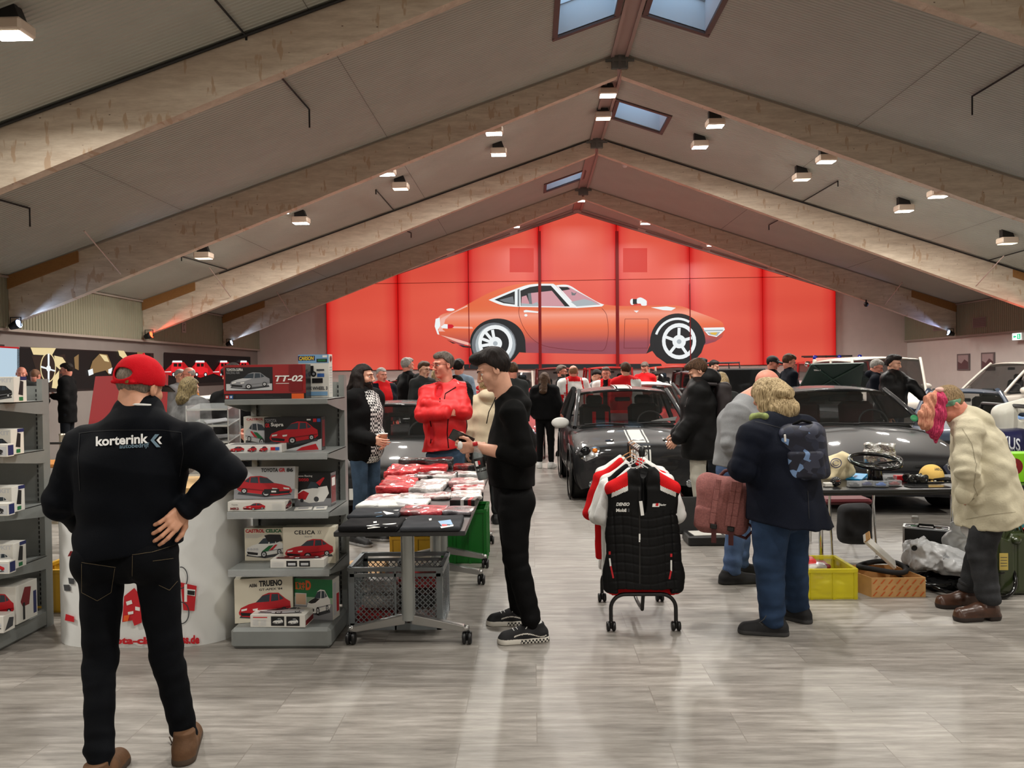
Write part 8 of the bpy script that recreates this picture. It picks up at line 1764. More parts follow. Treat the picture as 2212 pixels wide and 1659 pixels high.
for i, (dx, dy, z, m_) in enumerate(((-.14, -.1, .02, PR_), (.14, -.08, .02, PP_), (-.13, .08, .03, PW_), (.12, .1, .03, PR_), (-.1, -.08, .12, PW_), (.14, -.06, .12, PB_), (0, .08, .2, PB_), (-.12, -.05, .21, PW_), (.15, 0, .22, PR_))):
  S = SDF(); cc = A([(x0 + x1) / 2 + dx * .95, 5.065 + dy, z + .045]); S.box(cc, [.12, .085, .042], None, .02); S.fn(lambda P, i=i: .007 * wob(P, 28, i * 5)); tag(soft('shirt_pack', S, m_, .009), 'wrapped shirt packs stacked inside the grey lattice crate', 'packed shirt', 'wrapped shirts inside the lattice crate')
GB = M('bin_green', (14, 104, 30), .4)
gx1 = W(1049, 1150, 6.55).x; crate('tall green plastic bin under the shirt tables', gx1 - .40, gx1, 6.55, 6.98, 0.0, .46, GB, nm='plastic_bin', cat='bin')
bx = -1.30; crate('ochre crate under the rear shirt table, lower of two', bx, bx + .36, 6.9, 7.25, 0, .16, YC); crate('ochre crate under the rear shirt table, upper of two', bx, bx + .36, 6.9, 7.25, .165, .16, YC)
q0 = W(747, 1225, 5.55); mb = MB(); mb.box((q0.x + .09, 5.75, .09), (.30, .4, .18), bev=.004); tag(mb.build('cardboard_box', M('cardboard', (186, 150, 108), .8, noise_amt=.08)), 'open brown cardboard carton on the floor between shelf and grey crate', 'box')
# ================================================================ clothes rack
RK = M('rack_black', (16, 16, 17), .35); rx_, ry_ = W(1391, 1350, 4.80).x, 4.82
r = thing('clothes_rack', 'small black rolling clothes rail holding a row of team wear', 'clothes rack', (rx_, ry_, 0)); hw = .203
for dy in (0, .62):
  mb = MB(); n = 8; pts = [(rx_ - hw, ry_ + dy, .06)] + [(rx_ - hw + .09 - .09 * cos(a), ry_ + dy, .14 + .09 * sin(a)) for a in [i * PI / 2 / n for i in range(n + 1)]] + [(rx_ + hw - .09 + .09 * sin(a), ry_ + dy, .14 + .09 * cos(a)) for a in [i * PI / 2 / n for i in range(n + 1)]] + [(rx_ + hw, ry_ + dy, .06)]
  mb.tube(pts, .0125, 10); part(mb, 'base_arch', RK, r)
  for sg in (-1, 1): caster(r, rx_ + sg * hw, ry_ + dy, .03)
mb = MB(); mb.tube([(rx_, ry_ + .0, .23), (rx_, ry_ + .05, .12), (rx_, ry_ + .3, .10), (rx_, ry_ + .57, .12), (rx_, ry_ + .62, .23)], .012, 8); part(mb, 'cross_tube', RK, r)
mb = MB(); mb.tube([(rx_, ry_ + .62, .2), (rx_, ry_ + .62, 1.12)], .014, 10); part(mb, 'upright', RK, r)
mb = MB(); mb.tube([(rx_, ry_ + .62, 1.12), (rx_, ry_ - .02, 1.12)], .013, 10); part(mb, 'rail', RK, r)
mb = MB(); mb.lathe([(0, -.03), (.018, -.028), (.021, 0), (.018, .035), (.0, .04)], (rx_ - .003, ry_ - .03, 1.125), 14); part(mb, 'end_knob', RK, r)
VB = M('vest_black', (11, 11, 12), .6, spec=.2, noise_amt=.1, bump=.1, bscale=250); HGR = M('hanger_white', (220, 220, 218), .3)
def garment(label, y, dx, mat, w_=.235, h0=.99, h1=.25, sleeves=None, slm=None, cat='shirt', nm='hanging_shirt', hm=None, yoke=None):
  cx = rx_ + dx; rt = thing(nm, label, cat, (cx, y, h1), group=None); S = SDF()
  S.box([cx, y, (h0 + h1) / 2 - .03], [w_, .022, (h0 - h1) / 2 - .04], None, .02)
  S.cone([cx - w_ * .82, y, h0 - .10], [cx - .06, y, h0 - .0], .026, .03, k=.03); S.cone([cx + w_ * .82, y, h0 - .10], [cx + .06, y, h0 - .0], .026, .03, k=.03)
  S.ell([cx, y - .02, h0 + .03], [.06, .06, .055], k=.01, op='s')
  if sleeves:
    for sg in (-1, 1): S.cone([cx + sg * (w_ * .82), y, h0 - .11], [cx + sg * (w_ * .82 + sleeves[0]), y, h0 - .11 - sleeves[1]], .045, .055, k=.02, side=[1, 0, .3], ratio=1.2)
  S.half([cx, y, h1], [0, 0, -1]); S.fn(lambda P: .004 * wob(P, 30, y * 50)); mats = [mat, slm] if slm else [mat]
  soft('cloth', S, mats, .0075, rt, (lambda c: ((np.abs(c[:, 0] - cx) > w_ * .80) | ((c[:, 2] > h0 - .085 - np.abs(c[:, 0] - cx) * .35) & bool(yoke))).astype(int)) if slm else None)
  mb = MB(); mb.tube([(cx - w_ * .7, y, h0 - .06), (cx - .03, y, h0 + .025), (cx, y, h0 + .04), (cx + .03, y, h0 + .025), (cx + w_ * .7, y, h0 - .06)], .0035, 6); mb.tube([(cx, y, h0 + .04), (cx, y, h0 + .08), (cx + (rx_ - cx) * .6 + .022, y, 1.115), (rx_ + .02, y, 1.14), (rx_, y, 1.15), (rx_ - .02, y, 1.135)], .0028, 6)
  part(mb, 'hanger', hm or HGR, rt); return rt
vy = ry_ + .02; cx = rx_ + .008; rt = thing('quilted_vest', 'black quilted sports vest with red and white shoulder stripes, front of the rail', 'vest', (cx, vy, .22))
S = SDF(); S.cone([cx, vy, .26], [cx, vy, .88], .064, .053, k=.01, side=[1, 0, 0], ratio=4.0)
S.cone([cx - .19, vy, .90], [cx - .07, vy, .965], .042, .045, k=.03); S.cone([cx + .19, vy, .90], [cx + .07, vy, .965], .042, .045, k=.03)
S.cone([cx, vy, .955], [cx, vy, 1.0], .055, .052, k=.02, side=[1, 0, 0], ratio=1.65); S.ell([cx, vy, 1.05], [.072, .045, .10], k=.006, op='s'); S.ell([cx, vy - .06, 1.0], [.026, .05, .09], k=.008, op='s')
S.ell([cx, vy - .05, .86], [.016, .035, .12], k=.008, op='s'); S.box([cx, vy, .21], [.165, .2, .055], None, .01, op='s')
S.half([cx, vy, .225], [0, 0, -1])
S.fn(lambda P: np.clip((.24 - np.abs(P[:, 0] - cx)) / .06, .1, 1) * np.where(P[:, 2] < .755, .0036 * np.exp(-((((P[:, 2] - .225 + .01 * np.sin(P[:, 0] * 20)) % .058) - .029) / .006) ** 2) + .003 * np.exp(-((((P[:, 0] - cx + .04 * (P[:, 2] - .5)) % .052) - .026) / .005) ** 2), 0) + .003 * wob(P, 22))
ZIPX = cx
def vm(c):
  m_ = np.zeros(len(c), int); u = np.abs(c[:, 0] - cx); z = c[:, 2]; sl = .985 - (u - .07) * .46
  m_[(u > .10) & (z > sl - .055)] = 1; m_[(u > .10) & (u < .2) & (z <= sl - .055) & (z > sl - .085)] = 2; m_[(z < .238)] = 1; return m_
vest = soft('vest_body', S, [VB, C_RED, C_WHITE], .005, rt, vm); cs = Caster(vest)
dv = lambda nm, items: decal(cs, nm, items, rt, .004)
dv('sponsor_lettering', [(INK['white'], text_px('DENSO', 1331, 1085.5, 1360, 1093, .04, .25) + text_px('Mobil', 1331, 1098.5, 1353, 1106, .04)), (INK['dgrey'], text_px('1', 1356, 1098.5, 1360, 1106, .04))])
dv('team_logo', [(INK['white'], [[(1410, 1088), (1425, 1087), (1424, 1095), (1409, 1095)]] + text_px('Racing', 1425, 1088, 1439, 1094, .02, .3)), (INK['red'], [[(1417, 1087), (1423, 1087), (1422, 1093), (1416, 1093)]])])
dv('zip', [(M('zip_black', (8, 8, 8), .4), line_px([(1381, 1052), (1382, 1150), (1382, 1262)], 1.6))]); dv('zip_pull', [(INK['white'], [[(1380, 1153), (1383.5, 1153), (1383.5, 1171), (1380, 1171)]])])
for (a, b_, c2, d_) in (((1317, 1191), (1317, 1206), (1319, 1221), (1325, 1249)), ((1450, 1196), (1450, 1210), (1450, 1232), (1446, 1251))):
  dv('pocket_zip', [(INK['red'], line_px([a, (a[0], a[1] + 7)], 2.2) + line_px([c2, d_], 1.8)), (INK['white'], line_px([b_, (c2[0], c2[1] + 2)], 1.8))])
mb = MB(); mb.mat(C_RED); mb.box((cx, vy + .045, .232), (.40, .012, .055), bev=.004); part(mb, 'red_lining', None, rt)
mb = MB(); mb.tube([(cx - .15, vy, .93), (cx - .03, vy, 1.02), (cx, vy, 1.04), (cx + .03, vy, 1.02), (cx + .15, vy, .93)], .0045, 6); mb.tube([(cx, vy, 1.04), (cx, vy, 1.09), (rx_ + .02, vy, 1.14), (rx_, vy, 1.15), (rx_ - .02, vy, 1.135)], .003, 6); part(mb, 'hanger', HGR, rt)
tg = W(1386, 1098, vy - .075); mb = MB(); mb.mat(INK['white']); mb.box(tg, (.020, .002, .09), ROTM(-.12, 3, 'Y')); mb.mat(INKB); mb.tube([tg + VC((-.004, 0, .045)), tg + VC((-.012, .01, .13))], .0012, 4); part(mb, 'price_tag', None, rt)
WH_ = CLOTH('tee_white', (226, 226, 224), .03)
garment('white short-sleeved shirt right behind the quilted vest', vy + .085, .0, WH_, .225, .985, .30, (.045, .17))
garment('black shirt with white sleeves, third on the rail', vy + .16, -.01, C_BLACK, .23, 1.0, .28, (.055, .20), C_WHITE)
garment('white and black striped-shoulder shirt in the middle of the rail', vy + .235, .0, C_BLACK, .235, 1.01, .30, (.06, .19), C_WHITE, yoke=True)
garment('bright red polo shirt with thin white shoulder lines, behind the striped one', vy + .31, -.03, C_RED, .24, 1.02, .36, (.06, .22), hm=M('hanger_wood', (196, 140, 84), .5))
garment('black jacket with white and red shoulders, second last on the rail', vy + .40, .0, C_BLACK, .24, 1.02, .27, (.06, .24), C_WHITE, yoke=True)
garment('white shirt at the rear end of the rail', vy + .48, -.01, C_WHITE, .235, 1.03, .34, (.05, .2), hm=MATS['hanger_wood'])
p = G(1530, 1180); r = thing('equipment_case', 'open flat black case with white papers, on the floor left of the pink backpack', 'case', (p.x, p.y, 0))
mb = MB(); mb.box((p.x, p.y + .16, .045), (.36, .32, .09), bev=.012); part(mb, 'case_bottom', BLK, r); mb = MB(); mb.box((p.x - .04, p.y + .36, .22), (.42, .03, .36), ROTM(-.2, 3, 'X'), .01); part(mb, 'lid', BLK, r)
mb = MB(); mb.box((p.x, p.y + .14, .094), (.26, .2, .006), ROTM(.1, 3, 'Z')); part(mb, 'papers', CARD, r)
# ================================================================ bric-a-brac table and goods
def legtable(label, x0, x1, y0, y1, legs, nm='table'):
  r = thing(nm, label, 'table', ((x0 + x1) / 2, (y0 + y1) / 2, 0)); mb = MB(); mb.box(((x0 + x1) / 2, (y0 + y1) / 2, .728), (x1 - x0, y1 - y0, .026), bev=.004); part(mb, 'table_top', M('table_top_black', (26, 27, 28), .28), r)
  for (lx, ly) in legs: mb = MB(); mb.tube([(lx, ly, .02), (lx, ly, .715)], .017, 12); part(mb, 'leg', CHR, r)
  mb = MB(); mb.beam(((x0 + x1) / 2, y0 + .06, .70), ((x0 + x1) / 2, y1 - .06, .70), x1 - x0 - .16, .02); part(mb, 'frame', M('frame_dark', (40, 40, 42), .4), r)
legtable('black table covered with car bric-a-brac in front of the dark grey sedan', 1.95, 3.50, 5.66, 6.44, ((2.22, 6.0), (2.05, 6.36), (3.42, 5.74), (3.42, 6.36)))
legtable('black table at the right edge carrying a lime green box', 3.56, 4.5, 5.8, 6.5, ((4.4, 5.9), (3.64, 6.42), (4.4, 6.42)), 'table')
Z = .742
def at(px, py, z=Z): return ONZ(px, py, z)
q = at(1838, 1036); mb = MB(); Rb_ = ROTM(-.62, 3, 'Z'); r = thing('blue_folder', 'bright blue spare parts book on the bric-a-brac table', 'book', (q.x, q.y, Z)); mb.box((q.x, q.y + .1, Z + .012), (.29, .20, .02), Rb_ @ ROTM(.10, 3, 'X'), .002); part(mb, 'cover', M('cyan_cover', (20, 148, 206), .4), r)
mb = MB(); f = Face(VC((q.x, q.y + .1, Z + .0235)) + Rb_ @ VC((-.14, -.09, -.009)), Rb_ @ VC((1, 0, 0)), Rb_ @ VC((0, 1, .1)), .28, .18, mb); f.text('TOYOTA', .05, .75, .4, .92, INK['lblue'], .02); [f.rect(.15 + .2 * i, .2, .22 + .2 * i, .55, INK['navy']) for i in range(4)]; part(mb, 'cover_print', None, r)
S = SDF(); q = at(1812, 1036); S.box([q.x, q.y + .06, Z + .085], [.13, .07, .10], np.array(ROTM(.35, 3, 'Y')), .05); S.fn(lambda P: .024 * np.abs(wob(P, 15)) - .01 + .008 * wob(P, 40)); r = thing('canvas_bag', 'crumpled cream cloth bag with a blue round emblem on the bric-a-brac table', 'bag', (q.x, q.y + .2, Z)); o = soft('cloth', S, M('cream_canvas', (212, 198, 160), .85, noise_amt=.1), .008, r); decal(Caster(o), 'emblem_print', [(INK['navy'], ringpx(1806, 1000, 11, 9, 1.5, 0, 360) + ringpx(1806, 1000, 6, 5, 1.2, 30, 330))], r, .005)
S = SDF(); q = at(1795, 1000); S.box([q.x, 6.28, Z + .20], [.13, .02, .08], None, .02); S.fn(lambda P: .012 * wob(P, 50)); tag(soft('foil_sheet', S, M('silver_foil', (200, 200, 198), .2, .9, bump=1.0, bscale=60), .007), 'crumpled silver foil pack behind the cream cloth bag', 'foil')
q = W(1890, 992, 6.05); r = thing('steering_wheel', 'black sports steering wheel lying on its hub on the bric-a-brac table', 'steering wheel', (q.x, 6.05, Z)); Rt = ROTM(rad(12), 3, 'X'); c0 = VC((q.x, 6.05, Z + .16)); GBK = M('gloss_black', (10, 10, 11), .12)
mb = MB(); mb.tube([c0 + Rt @ VC((.185 * cos(a), .185 * sin(a), 0)) for a in [i * PI / 18 for i in range(36)]], .015, 10, closed=True); part(mb, 'rim', GBK, r)
for a in (0, PI, -PI / 2): mb = MB(); mb.beam(c0 + Rt @ VC((.03 * cos(a), .03 * sin(a), -.02)), c0 + Rt @ VC((.18 * cos(a), .18 * sin(a), 0)), .035, .006); part(mb, 'spoke', GBK, r)
part(MB().lathe([(0, -.13), (.055, -.13), (.06, -.12), (.05, -.06), (.045, -.03), (.05, -.01), (0, -.0)], c0 + VC((0, 0, -.028)), 20), 'hub', GBK, r)
q = at(1838, 1024); r = thing('chrome_disc', 'small round metal hub cap leaning beside the blue book', 'hub cap', (q.x, 6.0, Z)); part(MB().lathe([(0, .012), (.02, .014), (.04, .006), (.055, .008), (.06, 0), (0, 0)], (q.x, 6.1, Z + .066), 20, ROTM(rad(65), 3, 'X') @ ROTM(.5, 3, 'Y')), 'disc', CHR, r)
q = at(1810, 1052); r = thing('gauge', 'round black dashboard gauge standing at the front of the bric-a-brac table', 'gauge', (q.x, q.y, Z)); Rg = ROTM(rad(78), 3, 'X')
part(MB().lathe([(0, -.03), (.034, -.03), (.036, .0), (.033, .008), (0, .006)], (q.x, q.y + .03, Z + .038), 20, Rg), 'case', BLK, r)
mb = MB(); cg = VC((q.x, q.y + .03, Z + .038)) + Rg @ VC((0, 0, .0085)); mb.mat(INK['white'])
for i in range(9): a = rad(-40 + i * 32); mb.beam(cg + Rg @ VC((.022 * cos(a), .022 * sin(a), 0)), cg + Rg @ VC((.029 * cos(a), .029 * sin(a), 0)), .002, .001)
mb.mat(INK['orange']); mb.beam(cg + Rg @ VC((-.005, 0, .001)), cg + Rg @ VC((.024, .003, .001)), .003, .001); part(mb, 'dial', None, r)
CLR = M('clear_case', (220, 225, 228), .06, alpha=.22)
for i, (px, py, col, lb) in enumerate(((1845, 1052, INK['dgrey'], 'black model car in a clear case beside the round gauge'), (1873, 1051, INK['navy'], 'dark blue model car in a clear case, second from the gauge'), (1903, 1052, INK['blue'], 'blue-grey model car in a clear case, third from the gauge'), (1932, 1050, INK['dred'], 'dark red model car in a clear case, fourth from the gauge'), (1898, 1041, INK['grey'], 'grey model car in a clear case behind the others'), (1922, 1040, INK['black'], 'black model car in a clear case behind the others'))):
  q = at(px, py); r = thing('model_car', lb, 'model car', (q.x, q.y, Z)); S = SDF(); c_ = A([q.x, q.y, Z + .016]); S.box(c_, [.034, .015, .009], None, .006); S.box(c_ + A([.003, 0, .011]), [.018, .012, .007], None, .005, k=.004); soft('car_body', S, col, .003, r)
  mb = MB(); mb.box((q.x, q.y, Z + .024), (.092, .045, .042), bev=.002); part(mb, 'clear_case', CLR, r); mb = MB(); mb.box((q.x, q.y, Z + .002), (.094, .047, .004)); part(mb, 'case_base', BLK, r)
for nm, lb, px, py, d, m_, cat in (('small_box', 'small white and black box left of the gauge', 1790, 1052, (.06, .04, .03), CARD, 'box'), ('red_box', 'small red box in the middle of the bric-a-brac table', 1948, 1040, (.09, .05, .045), INK['red'], 'box'), ('clear_pouch', 'clear plastic pouch with white parts behind the red box', 1935, 1030, (.16, .06, .02), CLR, 'pouch'), ('flat_sheet', 'glossy black sheet lying at the front edge of the table', 2010, 1054, (.30, .10, .004), GBK, 'sheet'), ('dark_plate', 'slim black plate beside the gold trinkets', 2022, 1044, (.13, .03, .01), BLK, 'plate')):
  q = at(px, py); mb = MB(); mb.box((q.x, q.y + d[1] / 2, Z + d[2] / 2 + .0005), d, ROTM(random.uniform(-.2, .2), 3, 'Z'), min(.004, d[2] * .3)); tag(mb.build(nm, m_), lb, cat)
S = SDF(); q = at(1982, 1044); S.box([q.x, q.y + .03, Z + .03], [.075, .05, .03], None, .015); S.fn(lambda P: .012 * wob(P, 60)); tag(soft('wire_bundle', S, GBK, .005), 'tangled glossy black parts on the bric-a-brac table, left of the yellow cap', 'car parts')
for i in range(12):
  q = at(2004 + (i % 6) * 8.5 + random.uniform(-2, 2), 1041 - (i // 6) * 7); mb = MB(); mb.lathe([(0, 0), (.011, 0), (.012, .003), (.006, .006 + .004 * (i % 3)), (0, .008)], (q.x, q.y, Z + .0005), 8); tag(mb.build('trinket', (MATS['brass'], MATS['clip_gold'], CHR)[i % 3]), 'small metal badges scattered in front of the yellow cap', 'badge', 'scattered badges near the yellow cap')
q = at(2030, 1040); r = thing('baseball_cap', 'yellow cap with black lettering at the right of the bric-a-brac table', 'cap', (q.x, q.y, Z)); S = SDF(); c_ = A([q.x, q.y + .12, Z + .015]); S.ell(c_, [.088, .10, .105]); S.half([0, 0, Z + .01], [0, 0, -1]); S.fn(lambda P: .003 * wob(P, 30)); o = soft('crown', S, M('cap_yellow', (214, 176, 92), .8), .005, r)
S = SDF(); S.ell(c_ + A([.05, -.09, .0]), [.085, .08, .012]); soft('peak', S, C_BLACK, .004, r); decal(Caster(o), 'lettering', [(INKB, text_px('LAND-CRUISER', 2019, 1010, 2045, 1015.5, .03, slope=.1))], r, .003)
q = W(2188, 1025, 6.0); r = thing('lime_green_box', 'lime green box with a red car picture, on the table at the right edge', 'box', (q.x + .08, 6.0, Z)); mb = MB(); bx0 = W(2161, 1020, 5.95).x; mb.box((bx0 + .16, 6.03, Z + .11), (.32, .16, .22), bev=.003); part(mb, 'carton', M('lime', (132, 208, 24), .4), r)
mb = MB(); f = Face((bx0, 5.95, Z), (1, 0, 0), (0, 0, 1), .32, .22, mb); f.poly([(0, .1), (.3, .45), (.3, .6), (0, .35)], INK['yellow']); f.disc(.33, .55, .2, INK['dred']); f.disc(.28, .6, .1, INK['orange']); f.rect(.1, .85, .25, .93, INK['white']); f.rect(.65, .5, .95, .7, INK['black']); part(mb, 'printed_front', None, r)
S = SDF(); q = W(2172, 1022, 5.86); S.ell([q.x, 5.86, Z + .035], [.06, .05, .05]); S.half([0, 0, Z + .001], [0, 0, -1]); S.fn(lambda P: .006 * wob(P, 40)); tag(soft('baseball_cap', S, C_BLACK, .006), 'small black cloth cap in front of the lime green box', 'cap')
q = W(2195, 1040, 5.7); mb = MB(); mb.box((q.x, 5.88, Z + .003), (.2, .12, .005), ROTM(.15, 3, 'Z')); tag(mb.build('magazine', INK['lgrey']), 'white printed sheet at the front of the right edge table', 'magazine')
cx, cy = W(1842, 1092, 6.75).x, 6.75; r = thing('chair', 'chrome chair with a dark red padded back under the bric-a-brac table', 'chair', (cx, cy, 0))
mb = MB(); mb.box((cx, cy, .58), (.42, .05, .11), bev=.02); part(mb, 'backrest', M('chair_red', (92, 8, 20), .6), r); mb = MB(); mb.box((cx, cy + .28, .45), (.42, .42, .05), bev=.02); part(mb, 'seat', MATS['chair_red'], r)
for sx in (-.19, .19): mb = MB(); mb.tube([(cx + sx, cy + .01, .60), (cx + sx, cy + .03, .44), (cx + sx, cy - .03, 0.01)], .012, 8); part(mb, 'leg', CHR, r); mb = MB(); mb.tube([(cx + sx, cy + .46, .44), (cx + sx, cy + .5, 0.01)], .012, 8); part(mb, 'leg', CHR, r)
S = SDF(); S.box([cx - .02, cy - .08, .29], [.15, .05, .17], None, .06); S.fn(lambda P: .012 * wob(P, 18)); tag(soft('hanging_jacket', S, M('grey_black_cloth', (46, 46, 48), .8, noise_amt=.5, nscale=5), .01), 'dark grey jacket hanging on the back of the red chair', 'jacket')
YT = M('crate_clear_yellow', (228, 216, 40), .25, alpha=.55); cx0 = W(1706, 1288, 5.46).x; cx1 = W(1850, 1288, 5.46).x
crate('translucent yellow crate with bagged parts on the floor beside the person in navy', cx0, cx1, 5.46, 5.86, 0, .215, YT, t=.008)
for i, (dx, dy, z, m_, lb) in enumerate(((.10, -.05, .02, plastic('yellow', (190, 180, 30), (220, 210, 90)), 'yellow bag at the bottom of the translucent crate'), (-.04, .05, .03, PP_, 'pale wrapped bag in the middle of the translucent crate'), (.0, .06, .13, PW_, 'white bag on top in the translucent crate'), (.09, .08, .14, INK['dred'], 'dark red pouch on top in the translucent crate'), (.0, .1, .16, PR_, 'small bright red bag in the translucent crate'))):
  S = SDF(); S.box([(cx0 + cx1) / 2 + dx, 5.66 + dy, z + .035], [(.09, .12, .11, .05, .05)[i], .07, (.04, .05, .03, .02, .035)[i]], None, .018); S.fn(lambda P, i=i: .008 * wob(P, 32, i)); tag(soft('parts_bag', S, m_, .008), lb, 'bag')
x0, x1 = W(1883, 1286, 5.5).x, W(1999, 1286, 5.5).x; r = thing('cardboard_box', 'tan cardboard carton with slanting orange print, on the floor', 'box', ((x0 + x1) / 2, 5.6, 0)); CB = M('cardboard2', (198, 152, 96), .8, noise_amt=.06); sk = .09
for (a, b_) in (((x0, 5.5), (x1, 5.5)), ((x1, 5.5), (x1 - .06, 5.86)), ((x1 - .06, 5.86), (x0 - sk - .02, 5.86)), ((x0 - sk - .02, 5.86), (x0, 5.5))):
  mb = MB(); mb.beam((*a, .07), (*b_, .07), .005, .14); part(mb, 'carton_wall', CB, r)
mb = MB(); mb.prism([(x0, 5.5, 0.001), (x1, 5.5, 0.001), (x1 - .06, 5.86, 0.001), (x0 - sk - .02, 5.86, 0.001)], (0, 0, .005)); part(mb, 'carton_bottom', CB, r)
mb = MB(); f = Face((x0, 5.4965, 0), (1, 0, 0), (0, 0, 1), x1 - x0, .14, mb); om = M('carton_orange', (196, 92, 34), .7)
for i in range(7):
  for j in range(3):
    a = .01 + i * .145 + (j % 2) * .05; b_ = .07 + j * .31
    if a + .10 < 1: f.poly([(a, b_), (a + .03, b_), (a + .10, b_ + .22), (a + .07, b_ + .22)], om)
part(mb, 'carton_print', None, r)
q = W(1908, 1228, 5.68); mb = MB(); mb.tube([(q.x + .16 * cos(a), 5.70 + .15 * sin(a), .165 + .012 * sin(a * 2)) for a in [i * PI / 14 for i in range(28)]], .019, 10, closed=True); tag(mb.build('foam_ring', M('black_foam', (20, 20, 21), .85)), 'thick black foam-covered steering rim lying on the tan carton', 'steering wheel rim')
q = W(1900, 1208, 5.72); mb = MB(); Rb_ = ROTM(.75, 3, 'Y') @ ROTM(.5, 3, 'X'); r = thing('long_white_box', 'long open white box leaning on the foam ring', 'box', (q.x, 5.72, .19)); mb.box((q.x, 5.72, .275), (.30, .10, .025), Rb_, .003); part(mb, 'carton', CARD, r)
mb = MB(); mb.box(VC((q.x, 5.72, .275)) + Rb_ @ VC((-.145, 0, .02)), (.008, .10, .05), Rb_); part(mb, 'end_flap', CB, r)
c_ = A([W(2035, 1205, 5.75).x, 5.78, 0]); S = SDF(); S.box(c_ + A([-.03, .03, .20]), [.20, .13, .11], np.array(ROTM(-.25, 3, 'Y')), .06); S.box(c_ + A([-.15, .0, .30]), [.07, .035, .07], np.array(ROTM(.35, 3, 'Y')), .03, k=.05); S.box(c_ + A([.12, -.06, .15]), [.16, .10, .05], np.array(ROTM(-.3, 3, 'Y')), .04, k=.04); S.fn(lambda P: .03 * np.abs(wob(P, 13)) - .012 + .024 * np.abs(wob(P, 34, 3)) + .008 * np.abs(wob(P, 75, 9))); S.half([0, 0, .095], [0, 0, -1])
r = thing('plastic_bag', 'big pale grey plastic bag lying on black steering wheels on the floor', 'bag', c_); o = soft('bag_film', S, M('pale_bag', (218, 220, 222), .35, bump=.5, bscale=20), .008, r); decal(Caster(o), 'black_mark', [(INKB, [[(1975 + 6.5 * cos(a), 1184 + 6 * sin(a)) for a in [i * PI / 8 for i in range(16)]]])], r, .004)
for (dx, dy, z, ti, rr_, lb) in ((-.10, .02, .075, 6, .20, 'black steering wheel lying flat beneath the pale plastic bag'), (.02, -.12, .06, 14, .17, 'second black steering wheel under the front of the pale bag'), (.22, -.26, .15, 58, .165, 'thin black steering wheel standing tilted in front of the parka boots')):
  c0 = Vector(c_) + VC((dx, dy, z)); Rt = ROTM(rad(ti), 3, 'X'); r = thing('steering_wheel', lb, 'steering wheel', c0)
  mb = MB(); mb.tube([c0 + Rt @ VC((rr_ * cos(a), rr_ * sin(a), 0)) for a in [i * PI / 16 for i in range(32)]], .014, 8, closed=True); part(mb, 'rim', GBK, r)
  for a in (0.2, PI - .2, -PI / 2): mb = MB(); mb.beam(c0, c0 + Rt @ VC((rr_ * cos(a), rr_ * sin(a), 0)), .03, .008); part(mb, 'spoke', GBK, r)
  part(MB().lathe([(0, -.02), (.04, -.02), (.045, .01), (0, .02)], c0, 16, Rt), 'hub', GBK, r)
S = SDF(); S.box(c_ + A([.05, -.02, .04]), [.20, .16, .035], None, .03); S.fn(lambda P: .01 * wob(P, 20)); tag(soft('black_bundle', S, C_BLACK, .01), 'low black bundle on the floor beneath the pale plastic bag', 'bag')
x0, x1 = W(1974, 1180, 6.2).x, W(2056, 1180, 6.2).x; r = thing('flight_case', 'black case with aluminium edges standing on the floor behind the pale bag', 'case', ((x0 + x1) / 2, 6.25, 0)); Rz = ROTM(-.5, 3, 'Z'); c0 = VC(((x0 + x1) / 2, 6.3, .165)); d = (.32, .14, .33)
mb = MB(); mb.box(c0, d, Rz); part(mb, 'shell', M('case_black', (18, 19, 20), .4), r); mb = MB()
for sx in (-1, 1):
  for sy in (-1, -.15, 1): mb.box(c0 + Rz @ VC((sx * d[0] / 2, sy * d[1] / 2, 0)), (.014, .014, d[2]), Rz)
for sz in (-1, 1):
  for sy in (-1, -.15, 1): mb.box(c0 + Rz @ VC((0, sy * d[1] / 2, sz * d[2] / 2)), (d[0], .014, .014), Rz)
  for sx in (-1, 1): mb.box(c0 + Rz @ VC((sx * d[0] / 2, 0, sz * d[2] / 2)), (.014, d[1], .014), Rz)
part(mb, 'aluminium_edge', M('alu_edge', (186, 188, 190), .3, .8), r)
mb = MB(); mb.tube([c0 + Rz @ VC((x_, -.02, z_)) for x_, z_ in ((-.06, .168), (-.05, .19), (.05, .19), (.06, .168))], .008, 8); part(mb, 'handle', BLK, r); mb = MB(); mb.box(c0 + Rz @ VC((.09, -.02, .17)), (.04, .05, .01), Rz); mb.box(c0 + Rz @ VC((-.09, -.02, .17)), (.04, .05, .01), Rz); part(mb, 'latch', CHR, r)
q = c0 + Rz @ VC((-.08, -.0, .175)); q.z = .338; r = thing('wine_glass', 'small round glass with a white rim standing on the black case', 'glass', q); GLS = M('clear_glass', (225, 230, 230), .03, alpha=.3)
part(MB().lathe([(0, 0), (.022, 0), (.022, .002), (.003, .006), (.003, .016), (.02, .024), (.029, .042), (.026, .062), (.022, .07)], q, 18), 'bowl', GLS, r); part(MB().lathe([(.0225, .064), (.0275, .056), (.0275, .072), (.022, .078), (0, .078)], q, 18), 'rim', INK['white'], r)
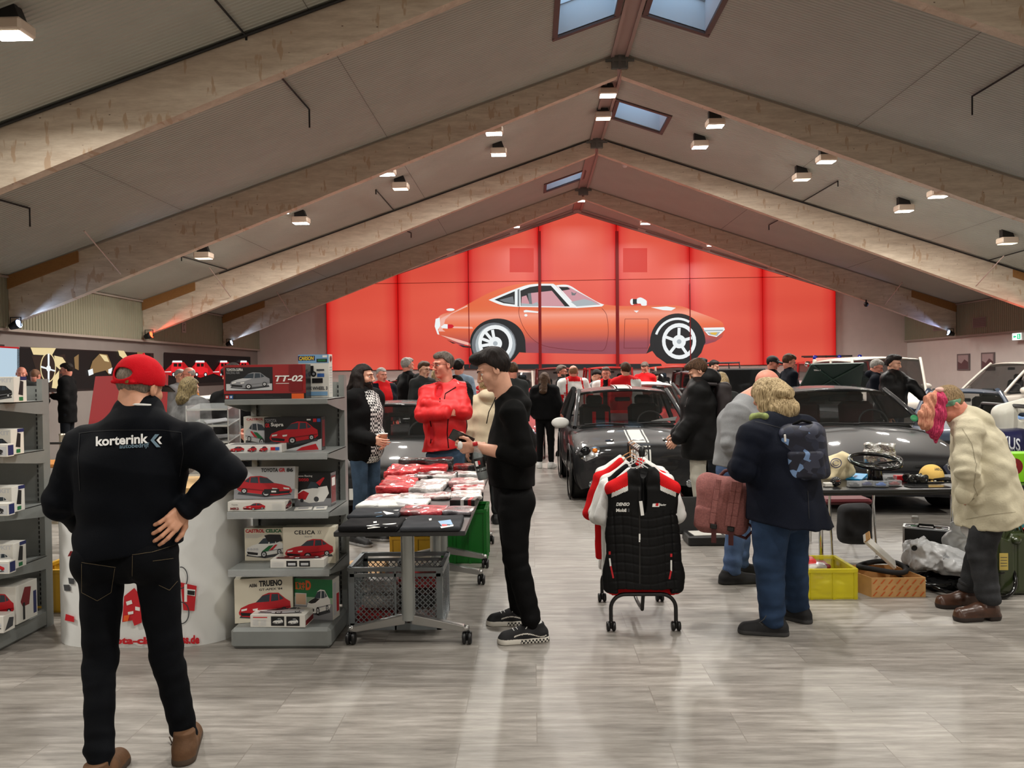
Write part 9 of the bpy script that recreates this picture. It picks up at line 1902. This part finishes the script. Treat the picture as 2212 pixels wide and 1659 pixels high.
c_ = A([W(2066, 1130, 6.0).x, 6.02, .0]); S = SDF(); S.box(c_ + A([0, 0, .17]), [.09, .07, .17], None, .05); S.cone(c_ + A([0, 0, .3]), c_ + A([.0, 0, .40]), .06, .04, k=.05); S.fn(lambda P: .024 * np.abs(wob(P, 16)) - .008 + .012 * np.abs(wob(P, 40, 2))); r = thing('carrier_bag', 'white carrier bag with a yellow disc, standing behind the parka', 'bag', c_); o = soft('bag_film', S, M('white_bag', (214, 216, 216), .4), .008, r); decal(Caster(o), 'round_logo', [(INK['yellow'], [[(2068 + 9 * cos(a), 1110 + 9 * sin(a)) for a in [i * PI / 10 for i in range(20)]]]), (INK['navy'], [[(2061, 1107), (2074, 1110), (2074, 1113), (2061, 1110)]])], r, .006)
p0 = W(2158, 1280, 5.5); cx = p0.x + .13; r = thing('jerry_can', 'olive green metal jerry can with yellow label and red spout cap, right edge', 'jerry can', (cx, 5.6, 0)); OL = M('olive_metal', (44, 54, 26), .3, coat=.5)
S = SDF(); S.box([cx, 5.6, .225], [.13, .085, .225], None, .045); S.box([cx, 5.513, .20], [.012, .012, .17], None, .006, k=.01, op='s'); S.box([cx - .09, 5.6, .47], [.07, .12, .05], np.array(ROTM(-.5, 3, 'Y')), .01, op='s', k=.01); soft('tank', S, OL, .006, r)
for dy in (-.05, 0, .05): mb = MB(); mb.tube([(cx - .07, 5.6 + dy, .40), (cx - .06, 5.6 + dy, .49), (cx + .05, 5.6 + dy, .495), (cx + .07, 5.6 + dy, .44)], .010, 8); part(mb, 'carry_handle', OL, r)
part(MB().lathe([(0, 0), (.035, 0), (.035, .03), (.028, .04), (0, .04)], (cx + .0, 5.53, .385), 16, ROTM(.6, 3, 'X')), 'filler_neck', OL, r); mb = MB(); mb.tube([(cx + .07, 5.54, .46), (cx + .14, 5.52, .49)], .018, 12); part(mb, 'spout_cap', M('red_plastic', (206, 22, 24), .35), r)
mb = MB(); mb.mat(M('label_gold', (188, 166, 84), .4)); mb.box((cx - .088, 5.5135, .245), (.06, .003, .12)); mb.mat(INK['dgrey']); [mb.box((cx - .088, 5.5115, .215 + .02 * i), (.045, .001, .004)) for i in range(4)]; part(mb, 'label', None, r)
mb = MB(); q = W(2206, 1120, 6.2); mb.box((q.x + .05, 6.3, .33), (.12, .1, .30), bev=.02); tag(mb.build('turquoise_container', M('turquoise', (60, 160, 170), .4)), 'turquoise container behind the jerry can at the right edge', 'container')
